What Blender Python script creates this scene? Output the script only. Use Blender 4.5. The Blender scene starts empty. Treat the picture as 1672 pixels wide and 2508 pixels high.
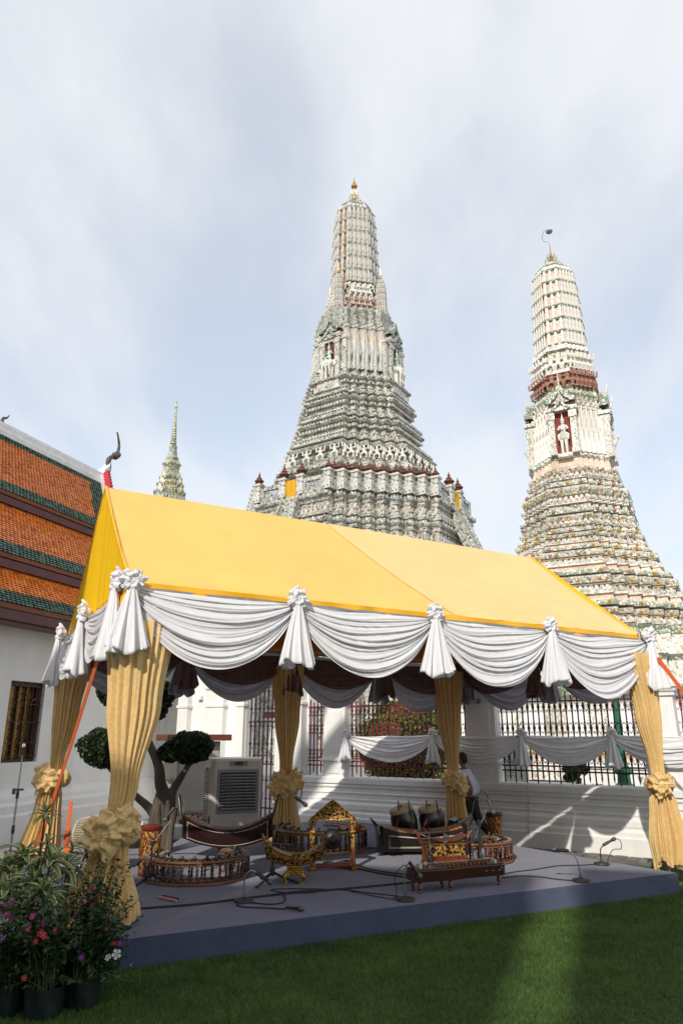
import bpy, bmesh, math, random
import numpy as np
from mathutils import Vector, Matrix, Euler
random.seed(7)
rng = np.random.default_rng(7)
R = math.radians
PI = math.pi
sc = bpy.context.scene
C = sc.collection

# ---------------------------------------------------------------- camera
PITCH = 17.41
EYE = 1.9
cam_data = bpy.data.cameras.new('camera')
cam_data.sensor_fit = 'VERTICAL'
cam_data.sensor_height = 36.0
cam_data.lens = 36.0 * 1741 / 2508
cam_data.clip_start = 0.05
cam_data.clip_end = 3000
cam = bpy.data.objects.new('camera', cam_data)
C.objects.link(cam)
cam.location = (0, 0, EYE)
cam.rotation_euler = (R(90 + PITCH), 0, 0)
sc.camera = cam

# ---------------------------------------------------------------- sun and sky
SUN_AZ, SUN_EL = 19.0, 33.0        # light travels this far right of straight ahead; height of the sun
SUN_DIR = Vector((math.sin(R(SUN_AZ)) * math.cos(R(SUN_EL)), math.cos(R(SUN_AZ)) * math.cos(R(SUN_EL)), -math.sin(R(SUN_EL))))
sun_data = bpy.data.lights.new('sun', 'SUN')
sun_data.energy = 3.1
sun_data.angle = R(0.6)
sun_data.color = (1.0, 0.93, 0.82)
sun = bpy.data.objects.new('sun', sun_data)
C.objects.link(sun)
sun.rotation_euler = SUN_DIR.to_track_quat('-Z', 'Y').to_euler()

world = bpy.data.worlds.new('World')
sc.world = world
world.use_nodes = True
wn, wl = world.node_tree.nodes, world.node_tree.links
wn.clear()
def wnode(t, **kw):
    n = wn.new(t)
    for k, v in kw.items():
        setattr(n, k, v)
    return n
sky = wnode('ShaderNodeTexSky', sky_type='NISHITA', sun_disc=False, sun_elevation=R(SUN_EL), sun_rotation=R(180 + SUN_AZ),
            air_density=1.0, dust_density=1.0, ozone_density=1.6)
tc = wnode('ShaderNodeTexCoord')
sep = wnode('ShaderNodeSeparateXYZ')
wl.new(tc.outputs['Generated'], sep.inputs[0])
zc = wnode('ShaderNodeMath', operation='ADD'); zc.inputs[1].default_value = 0.42
zm = wnode('ShaderNodeMath', operation='MAXIMUM'); zm.inputs[1].default_value = 0.0
wl.new(sep.outputs[2], zm.inputs[0]); wl.new(zm.outputs[0], zc.inputs[0])
comb = wnode('ShaderNodeCombineXYZ')
for i in (0, 1):
    dv = wnode('ShaderNodeMath', operation='DIVIDE')
    wl.new(sep.outputs[i], dv.inputs[0]); wl.new(zc.outputs[0], dv.inputs[1]); wl.new(dv.outputs[0], comb.inputs[i])
mp = wnode('ShaderNodeMapping'); mp.inputs['Rotation'].default_value = (0, 0, R(-38)); mp.inputs['Scale'].default_value = (1.25, 0.62, 1); mp.inputs['Location'].default_value = (0.35, 0.2, 0)
wl.new(comb.outputs[0], mp.inputs[0])
n1 = wnode('ShaderNodeTexNoise'); n1.inputs['Scale'].default_value = 1.9; n1.inputs['Detail'].default_value = 7; n1.inputs['Roughness'].default_value = 0.42; n1.inputs['Distortion'].default_value = 0.35
wl.new(mp.outputs[0], n1.inputs['Vector'])
n2 = wnode('ShaderNodeTexNoise'); n2.inputs['Scale'].default_value = 4.5; n2.inputs['Detail'].default_value = 8; n2.inputs['Roughness'].default_value = 0.55
wl.new(mp.outputs[0], n2.inputs['Vector'])
mixn = wnode('ShaderNodeMath', operation='MULTIPLY_ADD'); mixn.inputs[1].default_value = 0.42
wl.new(n2.outputs[0], mixn.inputs[0]); wl.new(n1.outputs[0], mixn.inputs[2])
ramp = wnode('ShaderNodeValToRGB')
ramp.color_ramp.interpolation = 'EASE'
ramp.color_ramp.elements[0].position = 0.46; ramp.color_ramp.elements[0].color = (0.56, 0.56, 0.56, 1)
ramp.color_ramp.elements[1].position = 0.84; ramp.color_ramp.elements[1].color = (0.96, 0.96, 0.96, 1)
wl.new(mixn.outputs[0], ramp.inputs[0])
mixc = wnode('ShaderNodeMix', data_type='RGBA')
wl.new(ramp.outputs[0], mixc.inputs[0])
gain = wnode('ShaderNodeVectorMath', operation='MULTIPLY'); gain.inputs[1].default_value = (1.36, 1.48, 1.50)
wl.new(sky.outputs[0], gain.inputs[0]); wl.new(gain.outputs[0], mixc.inputs[6])
mixc.inputs[7].default_value = (6.9, 7.1, 7.4, 1)       # sunlit thin cloud, in the units of the physical sky
bg = wnode('ShaderNodeBackground'); bg.inputs['Strength'].default_value = 0.115
wo = wnode('ShaderNodeOutputWorld')
wl.new(mixc.outputs[2], bg.inputs[0]); wl.new(bg.outputs[0], wo.inputs[0])

sc.view_settings.view_transform = 'Standard'
sc.view_settings.look = 'None'
sc.view_settings.gamma = 1
sc.view_settings.use_curve_mapping = False
sc.view_settings.exposure = 0.2
sc.cycles.max_bounces = 8
sc.cycles.transparent_max_bounces = 8
sc.cycles.use_denoising = True

# ---------------------------------------------------------------- helpers
class MB:
    """collects shapes; build() links them as one mesh object"""
    def __init__(s):
        s.v, s.f, s.m, s.mi, s.cur = [], [], None, [], 0
    def add(s, vs, fs):
        b = len(s.v)
        if s.m is not None:
            vs = [tuple(s.m @ Vector(p)) for p in vs]
        s.v += [tuple(p) for p in vs]
        s.f += [tuple(b + i for i in f) for f in fs]
        s.mi += [s.cur] * len(fs)
        return s
    def box(s, x0, x1, y0, y1, z0, z1):
        return s.add([(x0,y0,z0),(x1,y0,z0),(x1,y1,z0),(x0,y1,z0),(x0,y0,z1),(x1,y0,z1),(x1,y1,z1),(x0,y1,z1)],
                     [(0,3,2,1),(4,5,6,7),(0,1,5,4),(1,2,6,5),(2,3,7,6),(3,0,4,7)])
    def cbox(s, c, d, rz=0, rx=0, ry=0):
        M = Matrix.Translation(c) @ Euler((rx, ry, rz)).to_matrix().to_4x4()
        x, y, z = d[0]/2, d[1]/2, d[2]/2
        vs = [tuple(M @ Vector(p)) for p in [(-x,-y,-z),(x,-y,-z),(x,y,-z),(-x,y,-z),(-x,-y,z),(x,-y,z),(x,y,z),(-x,y,z)]]
        return s.add(vs, [(0,3,2,1),(4,5,6,7),(0,1,5,4),(1,2,6,5),(2,3,7,6),(3,0,4,7)])
    def loft(s, rings, closed=True, caps=True):
        n = len(rings[0]); vs = [p for r in rings for p in r]; fs = []
        for i in range(len(rings)-1):
            for j in range(n if closed else n-1):
                k = (j+1) % n
                fs.append((i*n+j, i*n+k, (i+1)*n+k, (i+1)*n+j))
        if caps and closed:
            fs.append(tuple(range(n))[::-1]); fs.append(tuple((len(rings)-1)*n+j for j in range(n)))
        return s.add(vs, fs)
    def lathe(s, prof, n=16, c=(0,0,0), sx=1, sy=1):
        return s.loft([[(c[0]+r*sx*math.cos(2*PI*j/n), c[1]+r*sy*math.sin(2*PI*j/n), c[2]+z) for j in range(n)] for r, z in prof])
    def tube(s, path, rad, n=8, caps=True, flat=1.0):
        P = [Vector(p) for p in path]
        if not hasattr(rad, '__len__'): rad = [rad]*len(P)
        rings, ref = [], None
        for i, p in enumerate(P):
            t = (P[min(i+1, len(P)-1)] - P[max(i-1, 0)])
            t = t.normalized() if t.length > 1e-9 else Vector((0,0,1))
            if ref is None:
                ref = Vector((0,0,1)) if abs(t.z) < .9 else Vector((1,0,0))
            a = (ref - t*ref.dot(t))
            a = a.normalized() if a.length > 1e-6 else t.orthogonal().normalized()
            b = t.cross(a); ref = a
            rings.append([tuple(p + rad[i]*(math.cos(2*PI*j/n)*a*flat + math.sin(2*PI*j/n)*b)) for j in range(n)])
        return s.loft(rings, caps=caps)
    def prism(s, poly, z0, z1):
        n = len(poly)
        return s.add([(x,y,z0) for x,y in poly]+[(x,y,z1) for x,y in poly],
                     [tuple(range(n))[::-1], tuple(range(n, 2*n))]+[(i,(i+1)%n,n+(i+1)%n,n+i) for i in range(n)])
    def prismy(s, poly, y0, y1):     # outline in x,z pushed along y
        n = len(poly)
        return s.add([(x,y0,z) for x,z in poly]+[(x,y1,z) for x,z in poly],
                     [tuple(range(n)), tuple(range(n, 2*n))[::-1]]+[(i,n+i,n+(i+1)%n,(i+1)%n) for i in range(n)])
    def ball(s, c, r, nu=12, nv=8):
        if not hasattr(r, '__len__'): r = (r,r,r)
        return s.loft([[(c[0]+r[0]*math.sin(PI*max(.02,min(.98,i/nv)))*math.cos(2*PI*j/nu), c[1]+r[1]*math.sin(PI*max(.02,min(.98,i/nv)))*math.sin(2*PI*j/nu), c[2]-r[2]*math.cos(PI*i/nv)) for j in range(nu)] for i in range(nv+1)])
    def grid(s, fn, nu, nv):
        vs = [fn(i/nu, j/nv) for j in range(nv+1) for i in range(nu+1)]
        w = nu+1
        return s.add(vs, [(j*w+i, j*w+i+1, (j+1)*w+i+1, (j+1)*w+i) for j in range(nv) for i in range(nu)])
    def mesh(s, name, mats, smooth=False):
        me = bpy.data.meshes.new(name)
        me.from_pydata(s.v, [], s.f)
        for m in (mats if isinstance(mats, (list, tuple)) else [mats]): me.materials.append(m)
        if any(s.mi): me.polygons.foreach_set('material_index', s.mi)
        if smooth:
            me.polygons.foreach_set('use_smooth', [True]*len(me.polygons))
            if smooth != 'all':
                me.update(); 
                try: me.set_sharp_from_angle(angle=R(38))
                except Exception: pass
        me.update()
        return me
    def build(s, name, mats, parent=None, smooth=False, loc=None, rz=0, bevel=0, **tags):
        return link(name, s.mesh(name, mats, smooth), parent, loc, rz, bevel, **tags)

def link(name, me, parent=None, loc=None, rz=0, bevel=0, **tags):
    o = bpy.data.objects.new(name, me); C.objects.link(o)
    if parent is not None: o.parent = parent
    if loc is not None: o.location = loc
    if rz: o.rotation_euler = (0, 0, rz)
    if bevel:
        b = o.modifiers.new('bevel', 'BEVEL'); b.width = bevel; b.segments = 2; b.limit_method = 'ANGLE'; b.angle_limit = R(50)
    for k, v in tags.items(): o[k] = v
    return o

def thing(name, label, cat, loc=(0,0,0), rz=0, group=None):
    o = bpy.data.objects.new(name, None); C.objects.link(o)
    o.location = loc; o.rotation_euler = (0, 0, rz); o.empty_display_size = 0.2
    o['label'] = label; o['category'] = cat
    if group: o['group'] = group
    return o

def tag(o, label, cat, group=None):
    o['label'] = label; o['category'] = cat
    if group: o['group'] = group
    return o

def curve_pts(pts, n=8):
    """Catmull-Rom through pts"""
    P = [Vector(p) for p in pts]; out = []
    for i in range(len(P)-1):
        p0, p1, p2, p3 = P[max(i-1,0)], P[i], P[i+1], P[min(i+2,len(P)-1)]
        for k in range(n):
            t = k/n
            out.append(0.5*((2*p1)+(-p0+p2)*t+(2*p0-5*p1+4*p2-p3)*t*t+(-p0+3*p1-3*p2+p3)*t**3))
    out.append(P[-1])
    return out

# ---------------------------------------------------------------- materials
MATS = {}
def pm(name, col, col2=None, scale=6.0, rough=0.6, metal=0.0, bump=0.0, bscale=None, spec=0.5, coat=0.0, detail=4, contrast=(0.35,0.65), stretch=None, trans=0.0, tcol=None, sheen=0.0, dirt=None):
    """plain procedural material: two colours by noise, optional bump, optional light passing through thin cloth or leaf"""
    if name in MATS: return MATS[name]
    m = bpy.data.materials.new(name); m.use_nodes = True; MATS[name] = m
    nt = m.node_tree; N, L = nt.nodes, nt.links
    b = N['Principled BSDF']
    b.inputs['Roughness'].default_value = rough; b.inputs['Metallic'].default_value = metal
    b.inputs['Specular IOR Level'].default_value = spec
    b.inputs['Coat Weight'].default_value = coat
    if sheen: b.inputs['Sheen Weight'].default_value = sheen
    col = (*col, 1); c2 = (*(col2 or [x*0.8 for x in col[:3]]), 1)
    t = N.new('ShaderNodeTexCoord'); vec = t.outputs['Object']
    if stretch:
        mpn = N.new('ShaderNodeMapping'); mpn.inputs['Scale'].default_value = stretch
        L.new(vec, mpn.inputs[0]); vec = mpn.outputs[0]
    no = N.new('ShaderNodeTexNoise'); no.inputs['Scale'].default_value = scale; no.inputs['Detail'].default_value = detail
    L.new(vec, no.inputs['Vector'])
    r = N.new('ShaderNodeValToRGB'); r.color_ramp.elements[0].position = contrast[0]; r.color_ramp.elements[1].position = contrast[1]
    r.color_ramp.elements[0].color = c2; r.color_ramp.elements[1].color = col
    L.new(no.outputs[0], r.inputs[0]); cout = r.outputs[0]
    if dirt:      # broad wear and grime: (scale, darkest factor, stretch)
        md = N.new('ShaderNodeMapping'); md.inputs['Scale'].default_value = dirt[2] if len(dirt) > 2 else (1,1,1); L.new(t.outputs['Object'], md.inputs[0])
        nd = N.new('ShaderNodeTexNoise'); nd.inputs['Scale'].default_value = dirt[0]; nd.inputs['Detail'].default_value = 9; nd.inputs['Roughness'].default_value = .62; L.new(md.outputs[0], nd.inputs['Vector'])
        rd = N.new('ShaderNodeValToRGB'); rd.color_ramp.elements[0].position = .30; rd.color_ramp.elements[1].position = .62; k = dirt[1]
        rd.color_ramp.elements[0].color = (k,k*.985,k*.95,1); rd.color_ramp.elements[1].color = (1,1,1,1); L.new(nd.outputs[0], rd.inputs[0])
        mm = N.new('ShaderNodeMix'); mm.data_type = 'RGBA'; mm.blend_type = 'MULTIPLY'; mm.inputs[0].default_value = 1
        L.new(cout, mm.inputs[6]); L.new(rd.outputs[0], mm.inputs[7]); cout = mm.outputs[2]
    L.new(cout, b.inputs['Base Color'])
    if bump:
        nb = N.new('ShaderNodeTexNoise'); nb.inputs['Scale'].default_value = bscale or scale*3; nb.inputs['Detail'].default_value = 5
        L.new(vec, nb.inputs['Vector'])
        bp = N.new('ShaderNodeBump'); bp.inputs['Strength'].default_value = bump; bp.inputs['Distance'].default_value = 0.02
        L.new(nb.outputs[0], bp.inputs['Height']); L.new(bp.outputs[0], b.inputs['Normal'])
    if trans:
        tr = N.new('ShaderNodeBsdfTranslucent'); mx = N.new('ShaderNodeMixShader'); mx.inputs[0].default_value = trans
        if tcol: tr.inputs[0].default_value = (*tcol, 1)
        else: L.new(cout, tr.inputs[0])
        o = N['Material Output']
        L.new(b.outputs[0], mx.inputs[1]); L.new(tr.outputs[0], mx.inputs[2]); L.new(mx.outputs[0], o.inputs[0])
    return m

def mosaic(name, cols, scale=5.0, grout=(0.22,0.22,0.2), rough=0.35, bump=0.5, weights=None, gw=0.10):
    """broken-porcelain mosaic: cells of a few glaze colours with darker joints"""
    if name in MATS: return MATS[name]
    m = bpy.data.materials.new(name); m.use_nodes = True; MATS[name] = m
    nt = m.node_tree; N, L = nt.nodes, nt.links
    b = N['Principled BSDF']; b.inputs['Roughness'].default_value = rough
    t = N.new('ShaderNodeTexCoord')
    v = N.new('ShaderNodeTexVoronoi'); v.inputs['Scale'].default_value = scale
    L.new(t.outputs['Object'], v.inputs['Vector'])
    sepc = N.new('ShaderNodeSeparateColor'); L.new(v.outputs['Color'], sepc.inputs[0])
    r = N.new('ShaderNodeValToRGB'); r.color_ramp.interpolation = 'CONSTANT'
    w = weights or [1]*len(cols); tot = sum(w); acc = 0
    els = r.color_ramp.elements
    while len(els) < len(cols): els.new(0.5)
    for i, cc in enumerate(cols):
        els[i].position = acc/tot; els[i].color = (*cc, 1); acc += w[i]
    L.new(sepc.outputs[0], r.inputs[0])
    ve = N.new('ShaderNodeTexVoronoi'); ve.feature = 'DISTANCE_TO_EDGE'; ve.inputs['Scale'].default_value = scale
    L.new(t.outputs['Object'], ve.inputs['Vector'])
    re = N.new('ShaderNodeValToRGB'); re.color_ramp.elements[0].position = gw*0.4; re.color_ramp.elements[1].position = gw
    L.new(ve.outputs[0], re.inputs[0])
    mx = N.new('ShaderNodeMix'); mx.data_type = 'RGBA'
    L.new(re.outputs[0], mx.inputs[0]); mx.inputs[6].default_value = (*grout, 1); L.new(r.outputs[0], mx.inputs[7])
    mpw = N.new('ShaderNodeMapping'); mpw.inputs['Scale'].default_value = (1.3,1.3,.22); L.new(t.outputs['Object'], mpw.inputs[0])
    no = N.new('ShaderNodeTexNoise'); no.inputs['Scale'].default_value = 0.8; no.inputs['Detail'].default_value = 7
    L.new(mpw.outputs[0], no.inputs['Vector'])
    rr = N.new('ShaderNodeValToRGB'); rr.color_ramp.elements[0].position = .35; rr.color_ramp.elements[0].color = (.72,.71,.66,1); rr.color_ramp.elements[1].position = .6
    L.new(no.outputs[0], rr.inputs[0])
    mu = N.new('ShaderNodeMix'); mu.data_type = 'RGBA'; mu.blend_type = 'MULTIPLY'; mu.inputs[0].default_value = 1
    L.new(mx.outputs[2], mu.inputs[6]); L.new(rr.outputs[0], mu.inputs[7])
    L.new(mu.outputs[2], b.inputs['Base Color'])
    bp = N.new('ShaderNodeBump'); bp.inputs['Strength'].default_value = bump; bp.inputs['Distance'].default_value = 0.25/scale
    L.new(v.outputs['Distance'], bp.inputs['Height']); bp.invert = True; L.new(bp.outputs[0], b.inputs['Normal'])
    return m

PLASTER = pm('white_plaster', (.86,.86,.855), (.80,.81,.81), 1.3, .75, bump=.15, bscale=30, contrast=(.25,.6), detail=8, dirt=(1.1,.88,(1,1,.3)))
PLASTER_OLD = pm('white_plaster_weathered', (.86,.86,.85), (.76,.76,.745), 1.1, .8, bump=.25, bscale=22, contrast=(.26,.55), detail=9, stretch=(1,1,.35), dirt=(1.4,.84,(1,1,.28)))
MAROON = pm('maroon_paint', (.11,.012,.016), (.07,.01,.012), 4, .45)
IRON = pm('iron_red_paint', (.20,.018,.03), (.13,.012,.02), 9, .5, bump=.1)
IRON_DARK = pm('iron_dark_paint', (.05,.012,.015), (.02,.012,.012), 9, .5)
BLACK = pm('black_metal', (.012,.012,.013), (.018,.018,.018), 20, .42)
RUBBER = pm('black_rubber', (.014,.014,.015), (.02,.02,.02), 30, .6)
CHROME = pm('chrome', (.42,.42,.42), (.34,.34,.34), 20, .3, 1.0)
STEEL = pm('galvanised_steel', (.42,.43,.43), (.33,.34,.34), 12, .4, 1.0)
GREEN_PAINT = pm('green_paint', (.015,.16,.075), (.012,.12,.06), 6, .4)
GOLD = pm('gilt', (.44,.25,.055), (.22,.11,.02), 38, .3, .85, bump=.5, bscale=55, contrast=(.4,.6))
GILT_CARVED = pm('gilt_carving', (.46,.26,.055), (.045,.010,.008), 34, .34, .6, bump=.9, bscale=34, contrast=(.44,.54), detail=2)

# ---------------------------------------------------------------- ground
LAWN = pm('lawn_soil', (.045,.078,.016), (.026,.048,.010), 6, .95, bump=.4, bscale=60)
PAVE = pm('paving_stone', (.30,.29,.28), (.22,.21,.20), 2.2, .85, bump=.2, bscale=40, detail=8)
g = MB(); g.add([(-900,-500,-.06),(900,-500,-.06),(900,1500,-.06),(-900,1500,-.06)], [(0,1,2,3)])
g.build('ground', PAVE, kind='structure')
g = MB(); g.add([(-3.6,-6,-.012),(14,-6,-.012),(14,4.2,-.012),(7.2,10.2,-.012),(2.35,13.5,-.012),(-3.2,9.0,-.012)], [(0,1,2,3,4,5)])
g.build('lawn', LAWN, kind='structure')

# fence line: local x runs along the wall to the right, local y = outwards towards the camera is negative
FW_O = Vector((-.86, 16.75, 0)); FW_ANG = math.atan2(-.552, .834)

# flagstones along the foot of the wall
STONE = pm('flagstone', (.20,.19,.17), (.12,.115,.10), 3, .9, bump=.5, bscale=18, detail=8)
strip = MB(); strip.box(3.2, 11, -.75, -.30, -.05, .0)
path = strip.build('path', pm('mortar', (.16,.155,.14), (.11,.105,.10), 8, .95), loc=FW_O, rz=FW_ANG, kind='structure')
x = 3.25; k = 0
while x < 10.8:
    w1 = random.uniform(.16,.34); ysplit = random.uniform(-.58,-.46)
    for (y0, y1) in ((-.74, ysplit-.012), (ysplit+.012, -.32)):
        b = MB(); j = lambda: random.uniform(-.025,.025)
        poly = [(x+.012+j()*.4,y0),(x+w1*.5,y0+j()*.3),(x+w1-.012,y0+abs(j())),(x+w1-.012+j()*.4,y1-abs(j())),(x+w1*.4,y1),(x+.012,y1-abs(j()))]
        b.prism(poly, -.02, .012+random.uniform(0,.012))
        b.build('flagstone', STONE, path)
    x += w1

# ---------------------------------------------------------------- compound wall with iron grilles
def wall_profile(mb, x0, x1, prof, yb=.22):
    pts = [(-o, z) for z, o in prof]
    n = len(pts); vs = []
    for xx in (x0, x1):
        vs += [(xx, y, z) for y, z in pts] + [(xx, yb, prof[-1][0]), (xx, yb, prof[0][0])]
    m = n + 2
    fs = [(i, i+1, m+i+1, m+i) for i in range(m-1)] + [(m-1, 0, m, 2*m-1), tuple(range(m))[::-1], tuple(range(m, 2*m))]
    mb.add(vs, fs)
DADO = [(-.05,.30),(.27,.30),(.29,.275),(.36,.27),(.40,.225),(.43,.225),(.44,.24),(.53,.235),(.58,.17),(.60,.17),(.61,.185),(.63,.185),(.64,.15),(.72,.145),(.74,.17),(.755,.17),(.765,.135),(.83,.13),(.86,.165),(.88,.165),(.89,.15),(.92,.15),(.93,.19),(1.03,.19),(1.055,.16),(1.06,.0)]
cw = thing('compound_wall', 'long white plastered boundary wall with moulded base behind the stage', 'wall', FW_O, FW_ANG)
b = MB(); wall_profile(b, .12, 12.5, DADO); b.build('moulded_base', PLASTER_OLD, cw)
def pillar(x0, x1, z1=2.75, dep=.30, name='pillar'):
    b = MB(); xm = (x0+x1)/2; hw = (x1-x0)/2
    def ring(z, o): return [(x0-o,-.14-o,z),(x1+o,-.14-o,z),(x1+o,dep-.14+o,z),(x0-o,dep-.14+o,z)]
    b.loft([ring(1.0,.0),ring(1.36,.0),ring(1.365,.035),ring(1.40,.04),ring(1.415,.02),ring(1.43,.02),ring(1.44,.0),ring(z1-.22,-.02),ring(z1-.21,.02),ring(z1-.16,.02),ring(z1-.14,.05),ring(z1-.08,.07),ring(z1-.07,.10),ring(z1,.10),ring(z1+.05,.03)])
    o = b.build(name, PLASTER, cw)
    p = MB(); p.box(xm-hw*.55, xm+hw*.55, -.158, -.135, 1.12, 1.27); p.build('panel', PLASTER, o)
    p = MB(); p.box(xm-hw*.62, xm+hw*.62, -.146, -.12, 1.55, z1-.35); p.build('panel', PLASTER, o)
    return o
pillar(.64, 1.22); pillar(4.0, 4.62); pillar(7.25, 7.8); pillar(10.55, 11.15)

def bar_mesh(kind, z0, z1, mat):
    """one wrought bar: square rod, spear tip below or through to the sill, scroll pairs and collars"""
    b = MB()
    b.box(-.011,.011,-.011,.011,z0,z1)
    if kind == 'short':
        b.loft([[(-.017,-.009,z0),(.017,-.009,z0),(.017,.009,z0),(-.017,.009,z0)],[(-.001,-.001,z0-.1),(.001,-.001,z0-.1),(.001,.001,z0-.1),(-.001,.001,z0-.1)]])
    for zc in ZS:
        b.cbox((0,0,zc),(.05,.03,.05))
        b.cbox((0,0,zc+.09),(.034,.026,.03)); b.cbox((0,0,zc-.09),(.034,.026,.03))
        for s in (-1,1):
            for d in (-1,1):
                pts = [(s*.012,0,zc+d*.03),(s*.035,0,zc+d*.075),(s*.056,0,zc+d*.10),(s*.062,0,zc+d*.075),(s*.05,0,zc+d*.066)]
                b.tube(pts, .0055, 4)
    return b.mesh('bar', mat)
ZS = (1.50, 2.02, 2.40)
bm_long, bm_short = {}, {}
for nm, mt in (('red', IRON), ('dark', IRON_DARK)):
    bm_long[nm] = bar_mesh('long', 1.06, 2.66, mt); bm_short[nm] = bar_mesh('short', 1.18, 2.60, mt)
def grille(x0, x1, n, mt='red', label=None, y=.03):
    gr = bpy.data.objects.new('grille', None); C.objects.link(gr); gr.parent = cw; gr.location = (0, y, 0)
    for i in range(n+1):
        o = link('bar', (bm_long if i % 2 == 0 else bm_short)[mt], gr, (x0+.05+(x1-x0-.1)*i/n, 0, 0))
    for z in (1.27, 1.36, 2.5):
        b = MB(); b.box(x0, x1, -.018, .018, z-.013, z+.013); b.build('rail', IRON if mt == 'red' else IRON_DARK, gr)
    return gr
grille(.13, .62, 4); grille(1.24, 3.98, 25); grille(4.64, 7.23, 24, 'dark'); grille(7.82, 10.53, 25)

# crack running down the wall base
b = MB(); rr_ = random.Random(3)
pts = [(5.18,-.205,1.0)]
prof_y = lambda z: -max([o for zz,o in DADO if abs(zz-z) < .07] or [.2])-.004
for k in range(18):
    z = 1.0-.057*k; pts.append((5.18+.25*0+rr_.uniform(-.02,.02), prof_y(z), z))
b.tube(pts, .007, 5); b.build('crack', pm('old_sealant', (.50,.50,.49), (.36,.36,.35), 30, .9), cw)

# gate wing joining the hall: plain wall, pilasters, a tall dark grille
gw_ = thing('gate_wing', 'tall white gate wing with pilasters between hall and grille wall', 'gate', FW_O, FW_ANG)
b = MB(); b.box(-4.6,-1.78,.10,.40,-.05,4.4); b.build('wall', PLASTER, gw_)
b = MB(); b.box(-.86,.11,.06,.40,-.05,4.4); b.build('wall', PLASTER, gw_)
b = MB(); b.box(-1.779,-.861,.08,.38,3.4,4.4); b.build('lintel', PLASTER, gw_)
def pilaster(x0, x1, z1=4.1, y=.10, d=.16):
    b = MB()
    def ring(z, o): return [(x0-o,y-d-o,z),(x1+o,y-d-o,z),(x1+o,y+.02,z),(x0-o,y+.02,z)]
    b.loft([ring(-.05,.1),ring(.3,.1),ring(.34,.05),ring(.5,.05),ring(.54,.0),ring(2.55,.0),ring(2.56,.03),ring(2.62,.03),ring(2.63,.0),ring(2.95,.0),ring(3.0,.05),ring(3.06,.05),ring(3.1,.02),ring(3.2,.06),ring(3.3,.1),ring(z1,.1)])
    return b.build('pilaster', PLASTER, gw_)
pilaster(-3.95,-3.6); pilaster(-2.95,-2.4); pilaster(-.40,.06, d=.22, y=.06); pilaster(-2.0,-1.79, d=.1)
gg = bpy.data.objects.new('grille', None); C.objects.link(gg); gg.parent = gw_
for i in range(7):
    b = MB(); xx = -1.72+i*.13; b.box(xx-.013,xx+.013,.2,.226,.05,3.38)
    for zc in (.5,.9,1.3,1.7,2.1,2.5,2.9,3.2):
        b.cbox((xx,.213,zc),(.06,.03,.05))
        if i % 2: b.tube([(xx-.05,.213,zc+.14),(xx-.03,.213,zc+.06),(xx,.213,zc+.02),(xx+.03,.213,zc+.06),(xx+.05,.213,zc+.14)], .007, 4)
    b.build('bar', IRON_DARK, gg)
for z in (.3,1.25,2.2,3.1):
    b = MB(); b.box(-1.778,-.862,.197,.229,z-.015,z+.015); b.build('rail', IRON_DARK, gg)
b = MB(); b.box(-1.1,-.9,.9,1.0,0,3.3); b.box(-1.9,-.9,.9,1.0,2.3,2.45); b.build('door_frame', MAROON, gw_)
b = MB(); b.box(-3.35,-3.22,.0,.1,2.75,2.84); b.build('wall_lamp', PLASTER, gw_)
b = MB()
for k in range(7): b.cbox((-.02-.0+k*.03-.1,-.22,.42-.0),(.018,.05,.5))
b.build('fluted_base', PLASTER, gw_)

# ---------------------------------------------------------------- ordination hall on the left
HALL_O = Vector((-6.75, 14.0, 0)); HALL_RZ = R(90-20)      # local x away along the wall, local y = inwards (left)
hall = thing('ordination_hall', 'white temple hall with stacked orange and green tiled roofs and horn finial', 'building', HALL_O, HALL_RZ)
b = MB()
for (x0,x1,z0,z1) in ((-16,.55,-.1,4.6),(1.50,6.9,-.1,4.6),(.551,1.499,-.1,1.38),(.551,1.499,2.94,4.6)):
    b.box(x0,x1,0,.35,z0,z1)
b.box(-16,6.9,9.3,9.6,-.1,4.6); b.box(-16,-15.7,.35,9.3,-.1,4.6); b.box(6.6,6.9,.35,9.3,-.1,4.6)
b.build('wall', PLASTER, hall)
for xx in (2.1, 4.5, -2.4, -6.8):
    b = MB(); b.box(xx, xx+.42, -.10, -.001, -.1, 4.5); b.build('pilaster', PLASTER, hall)
b = MB(); wall_profile(b, -16, 6.9, [(-.1,.28),(.42,.28),(.46,.24),(.60,.24),(.66,.16),(.74,.15),(.86,.05),(.87,.0)], yb=-.002); b.build('plinth', PLASTER, hall)
# window recess: carved gilt shutters behind an iron grille
GILT_DARK = pm('black_gold_lacquer', (.30,.19,.05), (.012,.010,.008), 26, .4, .3, contrast=(.46,.56), detail=3)
wn_ = bpy.data.objects.new('window', None); C.objects.link(wn_); wn_.parent = hall
b = MB(); b.box(.56,1.49,.26,.30,1.39,2.93); b.build('shutter', GILT_DARK, wn_)
b = MB()
for (x0,x1,z0,z1) in ((.551,.61,1.381,2.939),(1.44,1.499,1.381,2.939),(.612,1.438,2.86,2.939),(.612,1.438,1.381,1.44)): b.box(x0,x1,.10,.26,z0,z1)
b.build('frame', pm('window_wood', (.10,.05,.025), (.06,.03,.015), 8, .6), wn_)
for xx in (.80,1.02,1.24):
    b = MB(); b.box(xx-.035,xx+.035,.20,.255,1.45,2.85); b.build('shutter_stile', GOLD, wn_)
for i in range(8):
    b = MB(); b.box(.60+i*.122-.006,.60+i*.122+.006,.04,.052,1.40,2.92); b.build('bar', IRON_DARK, wn_)
for z in (1.5,1.75,2.15,2.5,2.85):
    b = MB(); b.box(.555,1.495,.032,.039,z-.006,z+.006); b.build('rail', IRON_DARK, wn_)
b = MB()
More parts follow.
